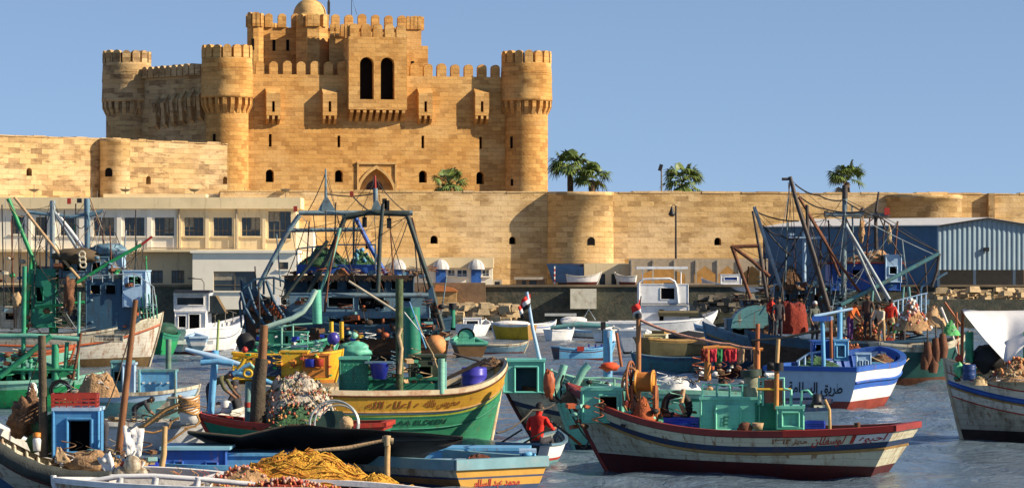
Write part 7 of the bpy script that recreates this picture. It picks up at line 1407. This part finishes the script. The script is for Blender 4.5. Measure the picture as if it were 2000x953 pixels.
for i, (dx, r) in enumerate(((0, .56), (.06, .52), (.10, .44))):
    k = MB(); k.tube([P(652, 828, 71.5) + Vector((dx + r * math.cos(a), .12 * i + .1 * math.sin(a), r * .98 * math.sin(a))) for a in [j * PI / 16 for j in range(33)]], .028 if i < 2 else .02, 6); k.build('hoop', RINGM, hoop, True)
k = MB(); k.prism(P(610, 836, 71.7), BX, Z, [(0, -.3), (.95, -.3), (.95, .05), (.7, .4), (.35, .42), (.05, .1)], Vector((0, .05, 0))); k.build('net_panel', mat('dark_teal_net', (.03, .06, .05), .9, .4), hoop, True)
blob(bn, 'tan_sack', CANV, 676, 826, -2.8, .16, .14, .16, 4); 
# light blue spars
sm = empty('sail_spar', P(415, 837, 75), 0, 'sky blue crossed wooden spars standing between the men and the net heap', 'spars')
def wp(root, name, m, pts, r, D): k = MB(); k.tube([P(a, b_, D + (c[0] if c else 0)) for a, b_, *c in pts], r, 8); return k.build(name, m, root, True)
wp(sm, 'upright', SKYB, [(409, 838), (415, 760), (421, 684)], .085, 75); wp(sm, 'yard', PBLUE, [(362, 682), (420, 697), (470, 712)], [.05, .08, .06], 74.8); wp(sm, 'yard', SKYB, [(392, 708), (425, 706), (455, 710)], .07, 74.7); wp(sm, 'yard', SKYB, [(458, 727), (498, 735), (540, 752)], [.10, .08, .05], 74.5); wp(sm, 'brace', SKYB, [(392, 708), (405, 698), (421, 688)], .06, 74.9)
wp(sm, 'top_pole', mat('lime_pole', (.3, .38, .12), .7), [(424, 684), (427, 625)], .03, 75); wp(sm, 'painted_post', TURQ, [(483, 842), (484, 790), (485, 745)], .075, 74.6); wp(sm, 'red_band', RED, [(484, 795), (484, 785)], .085, 74.6); wp(sm, 'tie', YEL, [(478, 700), (472, 712), (464, 722)], .05, 74.4); wp(sm, 'brace', MINT, [(490, 712), (505, 728), (516, 738)], .04, 74.4); wp(sm, 'brace', SKYB, [(455, 730), (475, 716), (490, 710)], .05, 74.4)
k = MB(); k.tube([P(484 + 8 * math.cos(a), 729 + 7 * math.sin(a), 74.2) for a in [j * PI / 8 for j in range(17)]], .035, 6); k.build('ring', YEL, sm, True); k = MB(); k.ball(P(478, 683, 74.4), .07, 6); k.build('float', RED, sm, True)
hR = Hull(4.6, 1.7, (.7, .62, 1.05), rake=.5); bR = boat('row_boat', 'low white rowing boat with the men and bamboo spars in the left foreground', 312, 878, 6, hR, 'row boat', D=76); make_hull(bR, hR, [(.1, WHITE), (9, CLEANW)], (.05, NAVY), rail=WHITE, inner=OLDW, bulw=.35)
letter_hull(bR, hR, 'نال', .16, .82, .92, .26, -1, INK)
crew(410, 826, -.2, -18, OLV, TDG, 'bend', 'man in olive jacket and dark cap bending over in the white rowing boat', hat=mat('navy_cap', (.02, .03, .08), .8), root=bR, sc_=.97)
crew(466, 842, .5, 160, SBK, TDG, 'sit', 'man in black crouched beside the white jug near the sky blue spars', root=bR)
person('dark haired man in black lying low between the turquoise chest and rope tub', Vector((xpx(262, 76.3), 76.3, zpx(850, 76.3))), 5, SBK, SBK, 'bend', scale=.72)
k = MB(); k.lathe(P(442, 808, 74.2), [(.01, 0), (.13, .02), (.13, .1), (.11, .16)], 12, uv=False); k.lathe(P(442, 795, 74.2), [(.15, 0), (.14, .09), (.09, .15), (.01, .17)], 12, uv=False); o = k.build('white_jug', CLOTHW); tag(o, 'round topped white jug in front of the man in black', 'jug')
k = MB(); k.lathe(P(369, 826, 73.5), [(.01, 0), (.2, 0), (.24, .3), (.24, .34), (.2, .36), (.2, .5), (.24, .56), (.24, .64), (.01, .64)], 14, uv=False); o = k.build('rope_tub', CLOTHW); tag(o, 'white tub wound with orange rope beside the bamboo spars', 'tub')
rc = MB()
for i in range(9): rc.tube([P(369, 800, 73.5) + Vector((.25 * math.cos(a), .25 * math.sin(a), -.06 + .045 * i + .04 * math.sin(a * 2 + i))) for a in [j * PI / 6 for j in range(13)]], .024, 5)
for a in ([(350, 790), (325, 800), (300, 818), (282, 832)], [(385, 810), (390, 822), (382, 832), (360, 836)], [(350, 815), (335, 822), (330, 835), (300, 845), (280, 842)], [(368, 835), (340, 855), (320, 868)]): rc.tube([P(x, y, 73.2) for x, y in a], .028, 5)
o = rc.build('rope_coil', mat('orange_manila', (.46, .24, .08), .9, .3, 7, bump=.5)); tag(o, 'orange manila rope wound round the white tub and trailing left', 'rope')
for i, a in enumerate(([(269, 835), (315, 808), (358, 785)], [(272, 838), (320, 812), (368, 792)], [(276, 832), (318, 800), (352, 786)])): k = MB(); k.tube([P(x, y, 73.9 + i * .1) for x, y in a], .03, 7); o = k.build('bamboo_spar', WOODL); tag(o, ['nearest bamboo spar leaning on the rope tub', 'longest bamboo spar leaning on the rope tub', 'rear bamboo spar leaning on the rope tub'][i], 'spar', 'bamboo spars in the white rowing boat')
lumps(bR, 'deck_gear', [ROPE, OLDW, NETB, CANV, TURQ], 60, 215, 470, 812, 838, -.7, .5, .05, .17, 231)

# ================================================================== black awning
ba = empty('awning', P(640, 860, 64), 0, 'long black tarpaulin awning sagging across the foreground boats', 'awning'); k = MB()
top = [(366, 841), (410, 845), (470, 850), (510, 842), (555, 831), (620, 832), (700, 838), (800, 845), (905, 851)]; bot = [(367, 844), (405, 866), (450, 884), (500, 893), (555, 896), (610, 892), (680, 878), (760, 862), (900, 866)]
rows = []
for i in range(9):
    v = i / 8; row = []
    for j in range(len(top) * 4 - 3):
        a = min(len(top) - 2, j // 4); f = j / 4 - a; f = min(1, f); p0 = Vector(top[a]).lerp(Vector(top[a + 1]), f); p1 = Vector(bot[a]).lerp(Vector(bot[a + 1]), f); q = p0.lerp(p1, v); q.y += 5 * math.sin(PI * v) * .6
        row.append(P(q.x, q.y, 62.6 + 2.2 * v) + Vector((0, .12, .03)) * noise.noise(Vector((j * .3, v * 2, 1))))
    rows.append(row)
k.grid(rows); k.build('tarpaulin', TARPK, ba, True, solid=.02)
k = MB(); top2 = [(620, 893), (700, 872), (760, 862), (830, 862), (904, 858)]; bot2 = [(640, 899), (700, 905), (760, 906), (815, 904), (840, 884)]
k.grid([[P(p[0], p[1], 62.9) for p in top2], [P((p[0] + q[0]) / 2, (p[1] + q[1]) / 2 + 2, 63.3) for p, q in zip(top2, bot2)], [P(q[0], q[1], 63.7) for q in bot2]]); k.build('tarpaulin_skirt', TARPK, ba, True, solid=.02)
k = MB(); k.tube([P(605, 880, 62.6), P(680, 874, 62.6), P(752, 859, 62.6)], [.03, .05, .035], 6); k.build('seam_rope', CANV, ba, True); k = MB(); k.tube([P(366, 842, 62.5), P(470, 852, 62.5), P(555, 832, 62.5)], .025, 5); k.build('edge_rope', ROPED, ba, True)
for px, y0, y1, D in ((756, 850, 975, 62.4), (316, 832, 960, 62.0)):
    o = empty('support_pole', P(px, y1, D), 0, 'pale wooden pole holding up the right side of the black awning' if px > 500 else 'bent pale wooden pole standing left of the blue cabin box', 'pole'); k = MB(); k.tube([P(px + (6 if px < 500 else 2), y0, D), P(px + 4 if px < 500 else px, (y0 + y1) / 2 - 10, D), P(px - 8 if px < 500 else px, y1, D)], [.055, .06, .065], 8); k.build('shaft', mat('peeled_pole', (.50, .32, .14), .7, .35, 4, dirt=.4, dirtcol=(.2, .08, .03)), o, True)
    if px > 500: k = MB(); k.tube([P(px - 10, 857, D - .05), P(px + 12, 861, D - .05)], .07, 6); k.tube([P(px, 870, D - .08), P(px, 850, D - .08)], .07, 6); k.build('lashing', ROPE, o, True)

# ================================================================== foreground: blue deck boat with yellow transom
hN = Hull(5.6, 2.55, (.43, .40, .52), ws=.9, rake=.6, srake=.05, bulge=.25); bN = boat('fishing_boat', 'light blue decked boat with yellow stern and red writing at the bottom edge', 823, 953, 127, hN, 'boat', D=64.4)
make_hull(bN, hN, [(.16, OLDW), (.20, NAVY), (9, mat('brown_ochre_side', (.26, .13, .04), .6, .25, 1.5, dirt=.4, dirtcol=(.08, .04, .02)))], (.08, NAVY), rail=mat('grey_teal_rail', (.15, .30, .34), .6, .2, 2, dirt=.4, dirtcol=(.3, .3, .28)), inner=SKYB, deckm=PBLUE, bulw=.16, railw=.2, railh=.2, transom=mat('yellow_stern', (.50, .27, .04), .5, .15, 2, dirt=.3, dirtcol=(.35, .12, .02)))
transom_letters(bN, hN, 'محمد عبد السلام', .15, .14, INKR, 1.15, .1)
cabin(bN, 790, 1030, 879, 906, 1.2, 1.0, SKYB, (), name='deck_locker', ang=-.05); cabin(bN, 1018, 1044, 884, 922, -1.6, .6, SKYB, (), name='stern_post_box', roofm=PBLUE); blob(bN, 'post_cap', SKYB, 1031, 886, -1.5, .13, .2, .08)
cabin(bN, 785, 905, 905, 922, -.5, .8, PBLUE, (), name='hatch_cover')
netpile('net_heap', 'dark red net and sacking on the light blue deck', 'fishing net', mat('maroon_net', (.14, .045, .025), .95, .45, 6, bump=1), Q(bN, 935, 916, -1.2), .55, .45, .3, 241, strands=26, sm=[FLR, ROPED, NETB], rough=.4)
pole(bN, 'hook', TDK, [(946, 916), (944, 906), (940, 900)], .02, dd=-2.4)
# foreground boat with the white rail and yellow net
hO = Hull(7.2, 2.4, (.26, .46, .56), rake=.4); bO = boat('fishing_boat', 'white railed boat full of yellow net along the bottom edge', 490, 953, 178, hO, 'boat', D=56); make_hull(bO, hO, [(.3, OLDW), (9, MAROON)], (.08, NAVY), rail=CLEANW, inner=MAROON, deckm=WOODD, bulw=.35, railw=.16)
netpile('net_heap', 'bright yellow orange net heaped high along the bottom edge', 'fishing net', NETY, Q(bO, 588, 962, 1.6), 2.0, .75, .86, 251, floats=0, strands=230, sm=[mat('gold_twine', (.68, .40, .05), .9, .3), mat('amber_twine', (.5, .2, .03), .9, .3)], rough=.2, peak=1.1)
netpile('net_heap', 'paler yellow net tail spreading right of the awning pole', 'fishing net', NETY, Q(bO, 735, 968, 1.4), .85, .5, .42, 252, strands=60, sm=[mat('gold_twine', (.68, .40, .05))], rough=.25)
netpile('net_heap', 'tan net mixed with pink floats left of the yellow net', 'fishing net', NETT, Q(bO, 470, 962, 1.1), 1.05, .5, .42, 253, floats=110, fm=[FLR, FLO, mat('faded_pink_float', (.55, .30, .22))], fr=.03, strands=60, sm=[mat('gold_twine', (.68, .40, .05)), FLR], rough=.3)
netpile('float_line', 'string of pink floats lying in front of the yellow net', 'floats', NETR, Q(bO, 565, 958, .2), .95, .22, .20, 254, floats=170, fm=[FLR, mat('faded_pink_float', (.55, .30, .22)), FLO], fr=.032, strands=10, sm=[FLR])
rail(bO, 'white_rail', CLEANW, [(150, 948, .4), (185, 938, .4), (232, 930, .4), (300, 929, .4), (400, 936, .4), (500, 946, .4)], [], .055)
for p in (236, 305, 388): pole(bO, 'rail_post', CLEANW, [(p, 932), (p - 12, 985)], .07, dd=.4)
part(bO, 'rail_panel', MAROON, lambda k: k.box(Q(bO, 250, 960, .9), (2.2, .1, .35))); lumps(bO, 'float', [FLR, FLO, OCHRE], 30, 330, 430, 938, 950, .6, 1.2, .04, .07, 255)
# blue cabin boat
hU = Hull(3.9, 1.9, (.45, .4, .5)); bU = boat('blue_boat', 'blue decked boat with a flat cabin box under the left end of the black awning', 420, 953, 178, hU, 'boat', D=63); make_hull(bU, hU, [(.3, SKYB), (9, BLUE)], (.06, NAVY), rail=SKYB, inner=BLUE, deckm=SKYB)
cabin(bU, 322, 440, 878, 935, -.7, 1.4, BLUE, [(340, 356, 900, 922), (402, 424, 902, 922)], name='cabin_box', roofm=mat('pale_cabin_roof', (.25, .50, .62), .5, .15, 2, dirt=.3, dirtcol=(.15, .25, .3)), over=.2, wm=BLUE, rec=.04); cabin(bU, 440, 560, 890, 935, -.2, 1.2, SKYB, (), name='cabin_box', roofm=SKYB)
blob(bU, 'blue_bag', BPL, 300, 918, -.6, .25, .25, .2, 5)

# ================================================================== foreground left boat
hP = Hull(4.8, 2.5, (.42, .50, 1.62), rake=.5, bowpow=3.0, fine=.6); bP = boat('fishing_boat', 'pale hulled boat with thick grey rubber edge in the bottom left corner', 182, 953, 172, hP, 'boat', D=58); make_hull(bP, hP, [(.6, OLDW), (9, mat('steel_blue_side', (.05, .12, .22), .6, .2))], (.1, NAVY), rail=CLOTHW, inner=OLDW, deckm=DECK, bulw=.35, railw=.25, railh=.16)
k = MB(); k.tube([hP.pt(t, hP.sheer(t) + .06, 1, -.02) for t in [.86 - .5 * i / 14 for i in range(15)]], [.15 + .012 * (i % 3) for i in range(15)], 10); k.build('rubber_fender', RUBB, bP)
k = MB(); k.tube([hP.pt(t, hP.sheer(t) - .12, 1, .03) for t in [1 - .6 * i / 14 for i in range(15)]], .04, 6); k.build('rubbing_strake', MAROON, bP)
cb_ = cabin(bP, 104, 192, 802, 892, -.4, .75, mat('cabinet_blue', (.07, .26, .50), .5, .12, 2, dirt=.3, dirtcol=(.04, .08, .12), streak=True), [(131, 179, 818, 884)], name='fish_cabinet', roofm=PBLUE, over=.06, fw=.07, rec=.5)
crate('fish_crate', 'dark red slatted plastic crate on top of the blue cabinet', mat('red_crate', (.33, .035, .02), .5, .15, 3), Q(bP, 147, 800, -.05), .86, .6, .31, R(3)); lumps(bP, 'crate_filling', [CLOTHW, CANV, MAROON], 8, 115, 180, 775, 785, -.1, .2, .05, .1, 261)
pole(bP, 'mast', mat('red_brown_mast', (.21, .085, .03), .6, .35, 2, dirt=.4, dirtcol=(.07, .03, .02)), [(232, 880), (248, 740), (265, 585)], .075, .05, -.2); pole(bP, 'mast', mat('weathered_grey_post', (.10, .075, .045), .9, .4, 4, bump=.4), [(86, 892), (84, 780), (82, 655)], .09, .075, -.3)
blob(bP, 'tan_sacking', mat('sacking', (.40, .24, .12), .95, .3, 4, bump=.8, dirt=.4, dirtcol=(.15, .08, .04)), 180, 905, -.7, .52, .35, .22, 5, .2); blob(bP, 'olive_net', NETB, 52, 815, .3, .32, .3, .35, 6, .25); blob(bP, 'dark_net', NETG, 92, 850, .2, .35, .3, .35, 16, .25)
cloth('white_sheet', CLOTHW, [Q(bP, 240, 832, -.6), Q(bP, 282, 836, -.6), Q(bP, 276, 888, -.9), Q(bP, 246, 884, -.9)], .02, bP, 8, 8, .05, 3); cloth('white_sheet', CLOTHW, [Q(bP, 190, 895, -1.0), Q(bP, 215, 880, -1.0), Q(bP, 226, 918, -1.1), Q(bP, 205, 925, -1.1)], .02, bP, 6, 6, .04, 4); cloth('white_sheet', CANV, [Q(bP, 110, 872, -.9), Q(bP, 118, 872, -.9), Q(bP, 138, 902, -1.1), Q(bP, 108, 898, -1.1)], .02, bP, 6, 6, .04, 8)
for i, (px, py, r) in enumerate(((259, 908, .17), (236, 925, .14), (276, 925, .12))):
    f = tag(empty('float_buoy', Q(bP, px, py, -1.1)), ['large dirty white buoy beside the tan sacking', 'smaller grey white buoy in front of the large dirty white one', 'small white buoy tucked right of the large dirty white one'][i], 'buoy', 'white buoys in the left foreground'); k = MB(); k.ball((0, 0, 0), r, 10, 0, 1.1); k.build('buoy_body', OLDW, f); k = MB(); k.tube([(0, 0, r), (.05, 0, r + .1)], .03); k.build('neck', RED if i == 1 else CLOTHW, f)
k = MB(); k.lathe(Q(bP, 72, 880, -.5), [(.01, 0), (.07, 0), (.08, .2), (.07, .23), (.03, .26), (.03, .3)], 12, uv=False); o = k.build('plastic_bottle', CLOTHW); tag(o, 'white bottle with orange cap standing by the grey post', 'bottle'); k = MB(); k.lathe(Q(bP, 72, 853, -.5), [(.075, 0), (.075, .08), (.01, .09)], 12, uv=False); k.build('cap', ORANGE, o)
crew(205, 905, .5, 200, SBK, TDG, 'bend', 'crouching figure in dark clothes right of the blue cabinet', root=bP, sc_=.8)
lumps(bP, 'deck_gear', [NETB, CANV, CLOTHW, ROPE, BLKR, RUST, TURQ], 90, 95, 300, 880, 930, -.9, .6, .05, .16, 262)
for a in ([(265, 590, 0), (240, 700, .3), (205, 800, .3)], [(83, 660, 0), (60, 740, .3), (30, 830, .5)]): rope(bP, ROPED, a, .012, .1)
